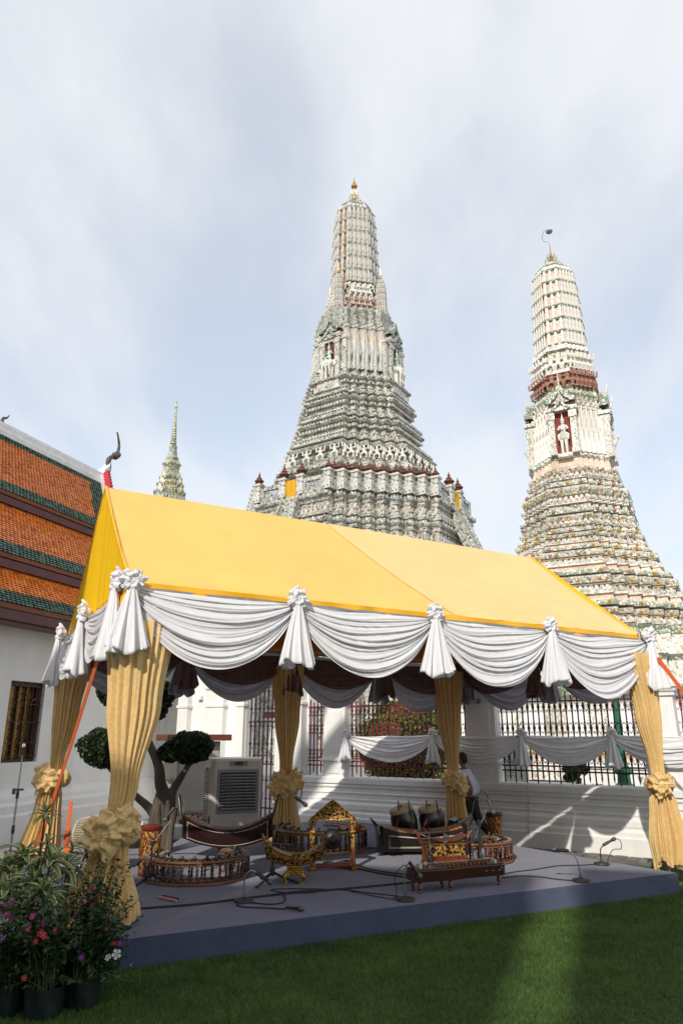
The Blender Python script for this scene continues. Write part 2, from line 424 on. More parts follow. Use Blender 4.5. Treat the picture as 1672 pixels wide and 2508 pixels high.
for i in range(5): b.tube([(.58+i*.21,.03,2.62-.06*(i%2)),(.68+i*.21-.02,.03,2.72-.1*(i%2)),(.76+i*.21-.04,.03,2.60)], .008, 4)
b.build('ornament', pm('scroll_metal', (.35,.28,.2), (.2,.15,.1), 12, .5, .6), wn_)

# roofs: three stacked slopes of small tiles
TILE_O2 = pm('orange_tile_faded', (.56,.19,.035), (.42,.11,.02), 9, .35)
TILE_O3 = pm('orange_tile_sooty', (.36,.09,.018), (.26,.065,.015), 9, .4)
TILE_G2 = pm('green_tile_faded', (.05,.11,.07), (.03,.07,.045), 9, .35)
TILE_G3 = pm('green_tile_sooty', (.014,.035,.024), (.01,.024,.018), 9, .4)
TILE_O = pm('orange_tile', (.58,.165,.014), (.42,.11,.012), 7, .28, bump=.1, contrast=(.3,.7), detail=6, dirt=(.9,.8))
TILE_G = pm('green_tile', (.025,.075,.045), (.012,.04,.026), 7, .28, bump=.1, contrast=(.3,.7), dirt=(.9,.6))
FASCIA_W = pm('white_trim', (.78,.78,.78), (.68,.68,.68), 5, .5)
def tiles(name, x0, x1, A, B, sel, mat, parent, w=.115, ex=.10):
    """rows of pointed tiles on the slope from A=(y,z) low to B=(y,z) high; sel(x, t_low, t_high) picks the colour field"""
    (ya,za),(yb,zb) = A, B; Lr = math.hypot(yb-ya, zb-za); nr = int(Lr/ex); uy, uz = (yb-ya)/Lr, (zb-za)/Lr; ny, nz = -uz, uy
    mb = MB(); vs, fs = [], []
    for r_ in range(nr):
        d0 = r_*ex; off = (r_ % 2)*w/2
        for c_ in range(int((x1-x0)/w)):
            xc = x0+off+(c_+.5)*w
            if not sel(xc, d0, Lr): continue
            wob = random.uniform(-.004,.006); h = .028+wob; lw = w*.49
            def P(xx, d, hh): return (xx, ya+uy*d+ny*hh, za+uz*d+nz*hh)
            k = len(vs)
            vs += [P(xc-lw,d0+.02,h),P(xc,d0-.02,h),P(xc+lw,d0+.02,h),P(xc+lw,d0+ex+.03,.006),P(xc-lw,d0+ex+.03,.006),P(xc-lw,d0+.02,h-.02),P(xc,d0-.02,h-.02),P(xc+lw,d0+.02,h-.02)]
            fs += [(k,k+1,k+2,k+3,k+4),(k+1,k,k+5,k+6),(k+2,k+1,k+6,k+7)]
    mb.add(vs, fs); rt = random.Random(name); mb.mi = []
    for _ in range(len(fs)//3): mb.mi += [rt.choice((0,0,0,1,1,2))]*3
    return mb.build(name, mat, parent, kind='stuff')
X0, X1 = -3.2, 8.15
def tier(A, B, green_low, green_top, verge, xr, fasc, cut=0.0):
    Lt = math.hypot(B[0]-A[0], B[1]-A[1]); xe = lambda d: xr-cut*(1-d/Lt)      # slanting right hand edge
    t = MB()
    (ya,za),(yb,zb) = A, B
    t.add([(-16,ya,za-.01),(xr-cut,ya,za-.01),(xr,yb,zb-.01),(-16,yb,zb-.01),(-16,ya,za-.1),(xr-cut,ya,za-.1),(xr,yb,zb-.1),(-16,yb,zb-.1)], [(0,1,2,3),(7,6,5,4),(0,4,5,1),(1,5,6,2),(3,7,4,0)])
    ro = t.build('roof', pm('roof_deck', (.22,.07,.02), (.15,.05,.015), 5, .7), hall)
    isg = lambda x, d, L_: d < green_low or d > L_-green_top or x > xe(d)-verge
    tiles('green_tiles', X0, xr, A, B, lambda x,d,L_: isg(x,d,L_) and x < xe(d), [TILE_G,TILE_G2,TILE_G3], ro)
    tiles('orange_tiles', X0, xr, A, B, lambda x,d,L_: not isg(x,d,L_), [TILE_O,TILE_O2,TILE_O3], ro)
    m = MB(); m.box(-16, xr-cut, ya+.02, ya+.16, za-.30, za-.12); m.box(-16, xr-cut, ya+.10, ya+.5, za-.34, za-.302); m.build('fascia', MAROON, ro)
    if fasc:
        m = MB(); m.box(-16, xr+.02, yb-.06, yb+.1, zb-.02, zb+.09); m.build('ridge_capping', FASCIA_W, ro)
        m = MB(); m.box(-16, xr-.1, yb+.04, yb+.10, zb+.092, zb+.4); m.build('clerestory_board', MAROON, ro)
    return ro
tier((-.70,4.28),(.60,5.30),.45,0,.6,6.6,True)
tier((.42,5.55),(2.20,7.30),.45,0,.6,7.4,True)
r3 = tier((2.05,7.55),(4.62,10.25),.42,.62,.68,8.15,False,2.5)
# back slopes, gable end, white ridge beam, verge and horn finial
m = MB(); m.add([(-16,4.98,10.25),(8.15,4.98,10.25),(8.15,10.4,4.3),(-16,10.4,4.3)], [(3,2,1,0)]); m.build('back_slope', TILE_O, hall)
m = MB(); m.box(-16,8.2,4.58,5.02,10.2,10.52); m.box(-16,8.2,4.64,4.96,10.521,10.62)
m.loft([[(8.2,4.6,10.25),(8.2,5.0,10.25),(8.2,5.0,10.74),(8.2,4.6,10.74)],[(8.5,4.66,10.35),(8.5,4.94,10.35),(8.5,4.94,11.0),(8.5,4.66,11.0)],[(8.68,4.74,10.5),(8.68,4.86,10.5),(8.68,4.86,11.35),(8.68,4.74,11.35)]])
m.build('ridge_beam', FASCIA_W, hall)
m = MB(); m.box(-16,8.18,4.50,4.579,10.16,10.30); m.build('ridge_moulding', FASCIA_W, hall)
def verge(pts, w=.3, t=.16, name='verge'):
    m = MB()
    for (x,ya,za),(x2,yb,zb) in zip(pts[:-1], pts[1:]):
        m.add([(x,ya,za),(x+t,ya,za),(x+t,ya,za+w),(x,ya,za+w),(x2,yb,zb),(x2+t,yb,zb),(x2+t,yb,zb+w),(x2,yb,zb+w)], [(0,1,2,3),(7,6,5,4),(0,4,5,1),(1,5,6,2),(2,6,7,3),(3,7,4,0)])
    return m
verge([(5.62,2.05,7.5),(6.48,3.0,8.48),(7.32,3.85,9.40),(8.13,4.7,10.35)]).build('verge', FASCIA_W, hall)
PINKRED = pm('crimson_trim', (.55,.03,.05), (.4,.02,.04), 10, .4)
m = MB()
for k in range(16):
    tt = k/15; y_ = 2.2+2.5*tt; z_ = 7.8+2.9*tt+.1*math.sin(PI*tt)
    m.cbox((5.95+2.45*tt,y_,z_),(.10,.24,.22), rx=R(20))
m.build('crimson_scales', PINKRED, hall)
m = MB(); m.add([(6.85,.9,5.2),(6.85,4.8,10.1),(6.85,8.7,5.2)], [(0,1,2)]); m.build('gable', MAROON, hall)
HORN = pm('weathered_horn', (.10,.085,.065), (.04,.032,.026), 9, .6, bump=.4)
hp = curve_pts([(8.55,4.8,10.62),(8.62,4.8,11.0),(8.60,4.8,11.3),(8.78,4.8,11.48),(9.0,4.8,11.62),(9.06,4.8,11.8),(9.08,4.8,12.05),(9.0,4.8,12.3),(8.9,4.8,12.5)], 6)
m = MB(); m.tube(hp, [max(.02,.11-.085*i/len(hp)+(.07 if 20<i<28 else 0)) for i in range(len(hp))], 8)
m.build('horn_finial', HORN, hall, smooth=True)
m = MB(); m.tube(curve_pts([(3.75,4.8,10.7),(3.78,4.8,10.82),(3.9,4.8,10.88),(3.98,4.8,11.0)],5), [.06-.003*i for i in range(16)], 6); m.build('horn_finial', HORN, hall, smooth=True)

# unseen blocks added behind the camera to shade the lawn with one sun gap
sdir = Vector((math.sin(R(SUN_AZ)), math.cos(R(SUN_AZ)), 0)); pdir = Vector((sdir.y, -sdir.x, 0))
def add_shade_block(name, label, p0, p1, q, q_end):
    h = math.tan(R(SUN_EL))*(q_end-q+4)
    t = thing(name, label, 'building', sdir*q, math.atan2(pdir.y, pdir.x))
    b = MB(); b.box(p0,p1,-8,0,-.1,h-2.2); b.build('wall', PLASTER, t)
    b = MB()
    b.add([(p0-.0,.6,h-2.4),(p1+.0,.6,h-2.4),(p1+.0,-4,h+0),(p0-.0,-4,h+0),(p1,-8.6,h-2.4),(p0,-8.6,h-2.4)], [(0,1,2,3),(3,2,4,5),(0,3,5),(1,4,2),(0,5,4,1)])
    b.build('roof', TILE_O, t)
add_shade_block('unseen_shade_block', 'unseen white block added behind the photographer on the far left for shade', -26, -4.0, -12, 7.85)
add_shade_block('unseen_shade_block', 'narrow unseen white block added straight behind the photographer for shade', -3.98, -.87, -12, 9.5)
add_shade_block('unseen_shade_block', 'unseen white block added behind the photographer on the right for shade', -.43, 16, -12, 10.3)

# ---------------------------------------------------------------- prang towers
W1, W2, CR = (.68,.67,.63), (.56,.56,.52), (.56,.48,.36)
GR1, GR2, BLU, DK, OC, RD = (.22,.27,.21), (.37,.39,.33), (.26,.29,.32), (.09,.09,.085), (.48,.34,.18), (.38,.16,.10)
M_WHITE = mosaic('porcelain_white', [W1,W2,DK,GR2,OC,BLU], 4.6, grout=(.42,.41,.38), weights=[7,4,.7,1.0,.5,.5], bump=.5)
M_GREY = mosaic('porcelain_grey_green', [W2,GR2,DK,GR1,W1,CR], 4.2, grout=(.26,.26,.23), weights=[5,3,1.1,1.0,2.4,1.0], bump=.7)
M_GREEN = mosaic('porcelain_green_band', [GR2,GR1,W2,DK,(.3,.36,.34)], 4.0, grout=(.2,.22,.19), weights=[3,1.6,3.4,1.0,2], bump=.6)
M_BROWN = mosaic('porcelain_brown_band', [W2,CR,(.34,.18,.10),DK,W1], 4.4, grout=(.24,.20,.16), weights=[3,2,1.3,1,2], bump=.6)
M_SLOT = pm('ochre_recess', (.45,.26,.12), (.30,.15,.07), 2.5, .8)
M_DARK = pm('niche_dark_red_paint', (.16,.025,.018), (.10,.015,.012), 3, .8)  # dark red paint on the niche backs
S_WHITE = mosaic('flowered_white', [(.80,.79,.75),(.72,.71,.68),OC,(.30,.40,.30),BLU,(.60,.26,.16)], 8.5, grout=(.55,.52,.47), weights=[8,4,.9,1.0,.7,.6], bump=.5, gw=.14)
S_GREEN = mosaic('flowered_green', [(.15,.29,.19),(.25,.36,.27),(.68,.66,.60),(.50,.38,.20),(.42,.24,.17),(.15,.22,.18)], 7.5, grout=(.16,.2,.15), weights=[3,3,3,1,.7,1.6], bump=.7)
S_MIX = mosaic('flowered_mixed', [(.72,.70,.65),(.55,.44,.24),(.27,.36,.27),(.48,.30,.22),(.14,.16,.15),(.62,.59,.52)], 8.0, grout=(.28,.26,.2), weights=[4.5,1.6,1.6,.8,1,3], bump=.7)
S_PEACH = mosaic('peach_tiles', [(.62,.43,.31),(.66,.49,.37),(.74,.70,.62)], 9, grout=(.58,.44,.34), weights=[4,4,1.3], bump=.2)
S_ORANGE = pm('orange_stripe', (.46,.27,.14), (.42,.31,.20), 6, .6)
STONE_FIG = pm('statue_plaster', (.74,.72,.66), (.58,.56,.50), 6, .7, bump=.2)
RED_FIG = pm('figure_red', (.27,.085,.058), (.34,.22,.15), 6, .6, bump=.3)
URN = pm('terracotta_urn', (.17,.062,.042), (.11,.045,.032), 4, .6)
GILT_IRON = pm('gilded_metal', (.62,.44,.14), (.42,.28,.08), 8, .35, .8)

def redent(r, f, n):
    """square plan with n re-entrant steps on each corner, half side r, plain face half width f*r"""
    f *= r; d = (r-f)/n; q = [(r, -f)]
    q = []
    x, y = r, f
    q.append((x, y))
    for k in range(n):
        x -= d; q.append((x, y)); y += d; q.append((x, y))
    out = []
    for k in range(4):
        c_, s_ = [(1,0),(0,1),(-1,0),(0,-1)][k]
        out += [(px*c_-py*s_, px*s_+py*c_) for px, py in q]
    return out

TH_ = R(PITCH)
def row_zr(v, hw, Y, sil):
    b_ = (1254-v)/1741.; rz_, ry_ = math.sin(TH_)+b_*math.cos(TH_), math.cos(TH_)-b_*math.sin(TH_)
    z = EYE+Y*rz_/ry_; d = Y*math.cos(TH_)+(z-EYE)*math.sin(TH_)
    return z, hw*d/1741./sil

def band_stack(parent, name, levels, f, n, mats, smooth=False):
    """levels: (z, r, material index of the band above it)"""
    m = MB()
    for (z0,r0,mi),(z1,r1,_) in zip(levels[:-1], levels[1:]):
        a, b = redent(r0,f,n), redent(r1,f,n); m.cur = mi
        m.loft([[(x,y,z0) for x,y in a],[(x,y,z1) for x,y in b]], caps=False)
    t = redent(levels[0][1],f,n); m.add([(x,y,levels[0][0]) for x,y in t], [tuple(range(len(t)))[::-1]])
    t = redent(levels[-1][1],f,n); m.add([(x,y,levels[-1][0]) for x,y in t], [tuple(range(len(t)))])
    return m.build(name, mats, parent)

def moulded(z0, r0, z1, r1, pat):
    """pat: list of (height fraction, outset as fraction of the tier height, material index)"""
    h = z1-z0
    return [(z0+h*t, r0+(r1-r0)*t+o*h, mi) for t, o, mi in pat]
# a lotus-base moulding as on each terrace: step, bead, recess with panel, bead, cornice
PAT_A = [(0,.16,1),(.10,.16,2),(.105,.08,0),(.16,.10,0),(.19,.02,3),(.26,.02,0),(.27,.07,1),(.33,.06,0),(.34,-.05,0),(.56,-.05,3),(.57,.03,1),(.63,.05,2),(.635,.0,0),(.73,.02,0),(.74,.10,1),(.80,.15,1),(.86,.15,0),(.87,.08,1),(.95,.06,0),(1,.0,0)]

def perimeter(r, f, n, step):
    """points with outward normals along the plan outline"""
    P = redent(r,f,n); out = []
    for i in range(len(P)):
        a, b = Vector(P[i]), Vector(P[(i+1)%len(P)]); L_ = (b-a).length
        k = max(1, int(L_/step)); t = (b-a).normalized(); nn = Vector((t.y,-t.x))
        for j in range(k):
            out.append((a+(b-a)*((j+.5)/k), nn, L_/k))
    return out

def studs(parent, name, items, mat, size, dep, zs, facing, kind='stuff', shape='box'):
    m = MB()
    for z, r, f, n, step in zs:
        for p, nn, w in perimeter(r,f,n,step):
            if nn.dot(facing) < -.15: continue
            s_ = min(size, w*.8); tx, ty = -nn.y, nn.x
            c_ = Vector((p.x,p.y,z)); T = Vector((tx,ty,0)); N_ = Vector((nn.x,nn.y,0)); U = Vector((0,0,1))
            if shape == 'box':
                h = s_*.62
                v = [c_+T*a*s_/2+U*b*h+N_*d for d in (-.02,dep) for a,b in ((-1,-1),(1,-1),(1,1),(-1,1))]
                m.add(v, [(4,5,6,7),(0,1,5,4),(1,2,6,5),(2,3,7,6),(3,0,4,7)])
            else:      # pointed leaf
                h = s_*.9
                v = [c_+T*s_*.45-U*h*.5, c_-T*s_*.45-U*h*.5, c_-T*s_*.5+U*h*.1, c_+U*h*.8+N_*dep*.4, c_+T*s_*.5+U*h*.1, c_+N_*dep]
                m.add(v, [(0,5,1)[::-1],(1,5,2)[::-1],(2,5,3)[::-1],(3,5,4)[::-1],(4,5,0)[::-1]])
    return m.build(name, mat, parent, kind=kind)

def figure_mesh(mat, crouch=True):
    """one caryatid: bent legs, torso, raised arms, head with pointed crown; stands 1 high, faces -y"""
    m = MB()
    for s in (-1,1):
        m.tube([(s*.10,0,.42),(s*.26,-.10,.26),(s*.20,-.02,.02)], [.10,.085,.06], 6)
        m.tube([(s*.17,0,.70),(s*.34,-.04,.66),(s*.36,-.02,.95)], [.07,.055,.05], 6)
        m.cbox((s*.21,-.05,.02),(.12,.2,.05))
    m.tube([(0,0,.36),(0,-.02,.52),(0,0,.72),(0,0,.78)], [.15,.12,.17,.08], 8)
    m.ball((0,-.03,.85),(.085,.09,.10),8,6)
    m.tube([(0,0,.90),(0,0,1.0)], [.08,.03], 6)
    return m.mesh('figure', mat, True)
def urn_mesh():
    m = MB(); m.lathe([(.20,0),(.46,.04),(.50,.10),(.36,.16),(.30,.24),(.52,.36),(.56,.46),(.40,.60),(.26,.68),(.32,.74),(.24,.82),(.12,.95),(.16,1.02),(.04,1.35),(.01,1.5)], 10)
    return m.mesh('urn', URN, True)

def ring_figs(parent, name, me, z, r, f, n, h, facing, step=None, per_corner=True):
    k = 0
    P = redent(r,f,n)
    pts = []
    if per_corner:
        for i in range(len(P)):
            a, b = Vector(P[i]), Vector(P[(i+1)%len(P)]); t = (b-a).normalized(); nn = Vector((t.y,-t.x)); L_ = (b-a).length
            kk = max(1, round(L_/step))
            pts += [(a+(b-a)*((j+.5)/kk), nn) for j in range(kk)]
    for p, nn in pts:
        if nn.dot(facing) < .05: continue
        o = link(name, me, parent, (p.x, p.y, z), math.atan2(nn.y, nn.x)+PI/2); o.scale = (h,h,h); k += 1
    return k

def cob(parent, z0, z1, r0, r1, nlev, facing, f, n, slotmat, panelmat, capmat, dome=.24, pw=.8):
    """the ribbed corn-cob spire: stacked storeys of upright panels under little cornices, closing in a rounded top"""
    H_ = z1-z0
    def rad(t):
        base = r0+(r1-r0)*min(1,t/(1-dome))
        if t > 1-dome:
            s_ = (t-(1-dome))/dome; base *= math.sqrt(max(0,1-(s_*.985)**2.1))
        return base
    lev = [i/nlev*(1-dome*.62) for i in range(nlev+1)]+[1-dome*.34, 1-dome*.13, 1]
    core = MB(); cap = MB()
    fine = []
    for i in range(len(lev)-1):
        for j in range(5): fine.append(lev[i]+(lev[i+1]-lev[i])*j/5)
    fine.append(1)
    for a, b in zip(fine[:-1], fine[1:]):
        ra, rb = max(.02,rad(a)*.93), max(.02,rad(b)*.93)
        core.loft([[(x,y,z0+H_*a) for x,y in redent(ra,f,n)],[(x,y,z0+H_*b) for x,y in redent(rb,f,n)]], caps=False)
    core.build('spire_core', slotmat, parent)
    dm = MB()
    for a, b in zip(fine[:-1], fine[1:]):
        if a < lev[nlev]: continue
        ra, rb = max(.02,rad(a)*.985), max(.02,rad(b)*.985)
        dm.loft([[(x,y,z0+H_*a) for x,y in redent(ra,f,n)],[(x,y,z0+H_*b) for x,y in redent(rb,f,n)]], caps=False)
    dm.build('spire_dome', panelmat, parent)
    for a in lev[1:-1]:
        h = H_*.012; rr_ = rad(a)
        cap.loft([[(x,y,z0+H_*a-h) for x,y in redent(rr_*1.0,f,n)],[(x,y,z0+H_*a) for x,y in redent(rr_*1.045,f,n)],[(x,y,z0+H_*a+h*.8) for x,y in redent(rr_*1.03,f,n)],[(x,y,z0+H_*a+h) for x,y in redent(rr_*.98,f,n)]], caps=True)
    cap.build('cornice_rings', capmat, parent)
    # panels: one upright arched slab per rib and storey
    pme = MB(); pme.prismy([(-.5,0),(.5,0),(.5,.74),(.30,.90),(0,1.0),(-.30,.90),(-.5,.74)], -.5, .5)
    pme.prismy([(-.34,.06),(.34,.06),(.34,.66),(0,.86),(-.34,.66)], -.62, -.5)
    me = pme.mesh('panel', panelmat)
    for i in range(nlev):
        ta, tb = lev[i], lev[i+1]
        ra, rb = rad(ta), rad(tb); P = redent(1,f,n)
        for e in range(len(P)):
            a, b = Vector(P[e]), Vector(P[(e+1)%len(P)]); L_ = (b-a).length; t = (b-a).normalized(); nn = Vector((t.y,-t.x))
            if nn.dot(facing) < -.1: continue
            k = 3 if L_ > .5 else 1
            for j in range(k):
                c_ = (a+(b-a)*((j+.5)/k)); rm = (ra+rb)/2
                tilt = math.atan2((ra-rb), H_*(tb-ta))
                w = L_/k*rm*(pw if k == 1 else pw*.72)
                o = link('panel', me, parent, (c_.x*ra*.985, c_.y*ra*.985, z0+H_*ta+H_*.012))
                o.rotation_euler = (Euler((-tilt*.9,0,0)).to_matrix().to_4x4()).to_euler()
                o.rotation_euler = (Matrix.Rotation(math.atan2(nn.y,nn.x)+PI/2,4,'Z') @ Matrix.Rotation(-tilt*max(abs(c_.x),abs(c_.y)),4,'X')).to_euler()
                o.scale = (w, rm*.07, H_*(tb-ta)*.93)

def finial(parent, z0, h, arms=True, s=1.0):
    m = MB(); m.lathe([(.10*s,0),(.16*s,.02*h),(.07*s,.06*h),(.075*s,.3*h),(.05*s,.34*h),(.08*s,.38*h),(.045*s,.45*h),(.045*s,.72*h),(.02*s,h)], 8, (0,0,z0))
    if arms:
        for lv in range(4):
            for k in range(8):
                a = k*PI/4+lv*.4; rr_ = s*(.62-.10*lv); zb = z0+h*(.06+.11*lv)
                c_, s_ = math.cos(a), math.sin(a)
                m.tube([(c_*.05*s,s_*.05*s,zb),(c_*rr_*.6,s_*rr_*.6,zb-.01*h),(c_*rr_,s_*rr_,zb+.05*h),(c_*rr_*.86,s_*rr_*.86,zb+.13*h)], [.03*s,.028*s,.022*s,.008*s], 4)
    m.build('finial', GILT_IRON, parent, smooth=True)

def gable_front(parent, y, zb, w, h, mg, mf):
    """two nested pointed gables over a niche, in the plane y (front = -y)"""
    for sc_, dz, dy in ((1,0.0,0),(.66,-.55*h,-.12*w)):
        W, Hh = w*sc_, h*sc_; m = MB()
        out = [(-W,0),(-W*.92,Hh*.25),(-W*.55,Hh*.42),(-W*.3,Hh*.75),(0,Hh*1.25),(W*.3,Hh*.75),(W*.55,Hh*.42),(W*.92,Hh*.25),(W,0)]
        inn = [(x*.62, z*.62) for x, z in out]
        z0 = zb+dz+.55*h
        vs = [(x,y+dy-.1*w,z0+z) for x,z in out]+[(x,y+dy-.1*w,z0+z) for x,z in inn]+[(x,y+dy+.5*w,z0+z) for x,z in out]+[(x,y+dy+.5*w,z0+z) for x,z in inn]
        n_ = len(out); fs = []
        for i in range(n_-1):
            fs += [(i,i+1,n_+i+1,n_+i),(i+1,i,2*n_+i,2*n_+i+1),(n_+i,n_+i+1,3*n_+i+1,3*n_+i)]
        m.add(vs, fs); m.build('gable', mg, parent)
        m = MB(); m.add([(x,y+dy+.1*w,z0+z) for x,z in inn], [tuple(range(n_))]); m.build('gable_field', mf, parent)

# ---- main prang ------------------------------------------------------------
MY = 87.0
mp_rz = R(-33)
mx_ = MY*math.tan(math.atan((869-836)/1741./ (math.cos(TH_)-.47*math.sin(TH_))))
main = thing('main_prang', 'tallest grey-white porcelain tower rising behind the yellow tent roof', 'tower', (1.9, MY, 0), mp_rz)
face_local = Matrix.Rotation(-mp_rz, 3, 'Z') @ Vector((0,-1,0)); FACE = Vector((face_local.x, face_local.y))
def mz(v, hw, sil=1.1): return row_zr(v, hw, MY, sil)
MM = [M_WHITE, M_GREY, M_GREEN, M_BROWN]
# terrace tiers, bottom up (photo rows give heights and half widths)
T = [(1430,318),(1352,302),(1287,290),(1229,286)]
zt = [(row_zr(v,h,MY*.89,1.1)[0], mz(v,h)[1]) for v,h in T]
zb_, rb_ = zt[0]
band_stack(main, 'terrace_base', [(0,rb_*1.12,1),(zb_*.5,rb_*1.06,1),(zb_,rb_*1.0,1),(zb_+.01,rb_*.97,1)], .36, 8, MM)
tiers_m = []
for i in range(3):
    (z0,r0),(z1,r1) = zt[i], zt[i+1]
    tiers_m.append((z0,r0,z1,r1))
    band_stack(main, 'terrace_tier', moulded(z0,r0,z1,r1,PAT_A), .36, 8, MM)
    hh = z1-z0
    studs(main, 'dentil_course', None, M_WHITE, .42, .12, [(z0+hh*.22,r0-.0*hh+.03*hh,.36,8,.62)], FACE)
    studs(main, 'leaf_course', None, M_GREY, .55, .16, [(z0+hh*.83,r1+.15*hh,.36,8,.72)], FACE, shape='leaf')
    studs(main, 'panel_course', None, M_BROWN, .50, .10, [(z0+hh*.45,(r0+r1)/2-.05*hh,.36,8,.85)], FACE)
zt_, rt_ = zt[3]
# balustrade with pierced panels, posts and terracotta urns
zb0 = zt_; bh = 1.8
P = redent(rt_-.1,.36,8)
urn = urn_mesh(); pm_ = MB(); pm_.box(-.42,.42,-.42,.42,0,bh+.25); pm_.box(-.55,.55,-.55,.55,bh+.25,bh+.5); pm_.box(-.5,.5,-.5,.5,0,.35); post_me = pm_.mesh('balustrade_post', M_WHITE)
LATT = mosaic('pierced_glazed_panel', [(.10,.13,.18),(.45,.5,.52),(.06,.07,.09)], 4.5, grout=(.4,.42,.4), gw=.2)
for i in range(len(P)):
    a, b = Vector(P[i]), Vector(P[(i+1)%len(P)]); t = (b-a).normalized(); nn = Vector((t.y,-t.x)); L_ = (b-a).length
    if nn.dot(FACE) < -.2: continue
    ang = math.atan2(t.y,t.x); mid = (a+b)/2
    long_ = L_ > 6
    spans = [(-L_/2+.45, L_/2-.45)] if not long_ else [(-L_/2+.45,-1.35),(1.35,L_/2-.45)]
    for s0, s1 in spans:
        m = MB(); m.box(s0,s1,-.2,.2,0,.45); m.box(s0,s1,-.2,.2,1.35,bh)
        k0, k1 = (s0+.5, s1-.5) if s1-s0 > 2 else (s0+.32, s1-.32)
        m.box(s0,k0,-.2,.2,.451,1.349); m.box(k1,s1,-.2,.2,.451,1.349)
        w_ = m.build('balustrade', M_GREY, main, loc=(mid.x,mid.y,zb0), rz=ang)
        if k1 > k0:
            m = MB(); m.box(k0+.01,k1-.01,-.06,.06,.46,1.34); m.build('pierced_panel', LATT, w_)
    outer = (i % 2 == 0)      # the projecting corners carry the tall posts
    for q_, big in ((a, True),):
        o = link('balustrade_post', post_me, main, (q_.x, q_.y, zb0)); 
        u_ = link('urn', urn, main, (q_.x, q_.y, zb0+bh+.5)); u_.scale = (1.0,1.0,1.12) if i % 2 == 0 else (.82,.82,.9)
    if long_:
        for sx in (-1.25,1.25):
            p3 = mid+t*sx; link('balustrade_post', post_me, main, (p3.x,p3.y,zb0)); u_ = link('urn', urn, main, (p3.x,p3.y,zb0+bh+.5)); u_.scale = (1.15,1.15,1.25)
        # steep stair with solid rails, yellow cloth in the opening
        m = MB()
        zc = 0
        for sx in (-1.12,1.12):
            m.add([(sx-.18,-.3,zb0+.5),(sx+.18,-.3,zb0+.5),(sx+.18,-.3-zb0*.44,0),(sx-.18,-.3-zb0*.44,0),(sx-.18,-.3,zb0-2.5),(sx+.18,-.3,zb0-2.5),(sx+.18,1.0-zb0*.44,0),(sx-.18,1.0-zb0*.44,0)], [(0,3,2,1),(0,4,7,3),(1,2,6,5),(4,5,6,7)])
        m.build('stair_rail', M_GREY, main, loc=(mid.x,mid.y,0), rz=ang)
        m = MB(); ns = 52
        for k in range(ns): m.box(-.93,.93,-.3-(k+1)*.22,.0-k*.22,zb0-(k+2)*.5,zb0-(k+1)*.5)
        m.build('stair', M_GREY, main, loc=(mid.x,mid.y,0), rz=ang)
        m = MB(); m.grid(lambda u,v: (-.95+1.9*u, -.25+.06*math.sin(u*19), zb0-.4+v*2.3), 24, 2)
        m.build('yellow_cloth', pm('saffron_cloth', (.85,.48,.01), (.7,.36,.01), 5, .7, trans=.3), main, loc=(mid.x,mid.y,0), rz=ang)
# tiers above the balustrade
T2 = [(1229,214),(1194,202),(1140,173),(1078,149),(1020,133),(970,123)]
z2 = [mz(*t) for t in T2]
F2, N2 = .42, 5
z2[0] = (zt_, z2[0][1])
fig = figure_mesh(STONE_FIG); figr = figure_mesh(RED_FIG)
for i in range(5):
    (z0,r0),(z1,r1) = z2[i], z2[i+1]; hh = z1-z0
    if i == 1:      # tier carried by white demon figures in front of a recess
        band_stack(main, 'figure_tier', [(z0,r0,1),(z0+hh*.10,r0+.2,2),(z0+hh*.12,r0-.3,1),(z0+hh*.22,r0-.9,2),(z0+hh*.66,r1+.25,1),(z0+hh*.68,r1+1.0,0),(z0+hh*.80,r1+1.3,3),(z0+hh*.86,r1+.9,1),(z0+hh*.95,r1+.5,0),(z1,r1,1)], F2, N2, MM)
        ring_figs(main, 'demon_figure', fig, z0+hh*.13, r0-.15, F2, N2, hh*.55, FACE, 2.2)
        continue
    sub = 1
    for j in range(sub):
        a0, a1 = z0+hh*j/sub, z0+hh*(j+1)/sub; q0, q1 = r0+(r1-r0)*j/sub, r0+(r1-r0)*(j+1)/sub
        h3 = a1-a0
        band_stack(main, 'tower_tier', moulded(a0,q0,a1,q1,[(t_,o_*1.5,m_) for t_,o_,m_ in PAT_A]), F2, N2, MM)
        studs(main, 'dentil_course', None, M_WHITE, .26, .10, [(a0+h3*.22,q0+(q1-q0)*.22+.03*h3,F2,N2,.46),(a0+h3*.60,(q0+q1)/2+.06*h3,F2,N2,.46)], FACE)
        studs(main, 'leaf_course', None, M_GREY, .34, .12, [(a0+h3*.83,q0+(q1-q0)*.83+.22*h3,F2,N2,.46)], FACE, shape='leaf')
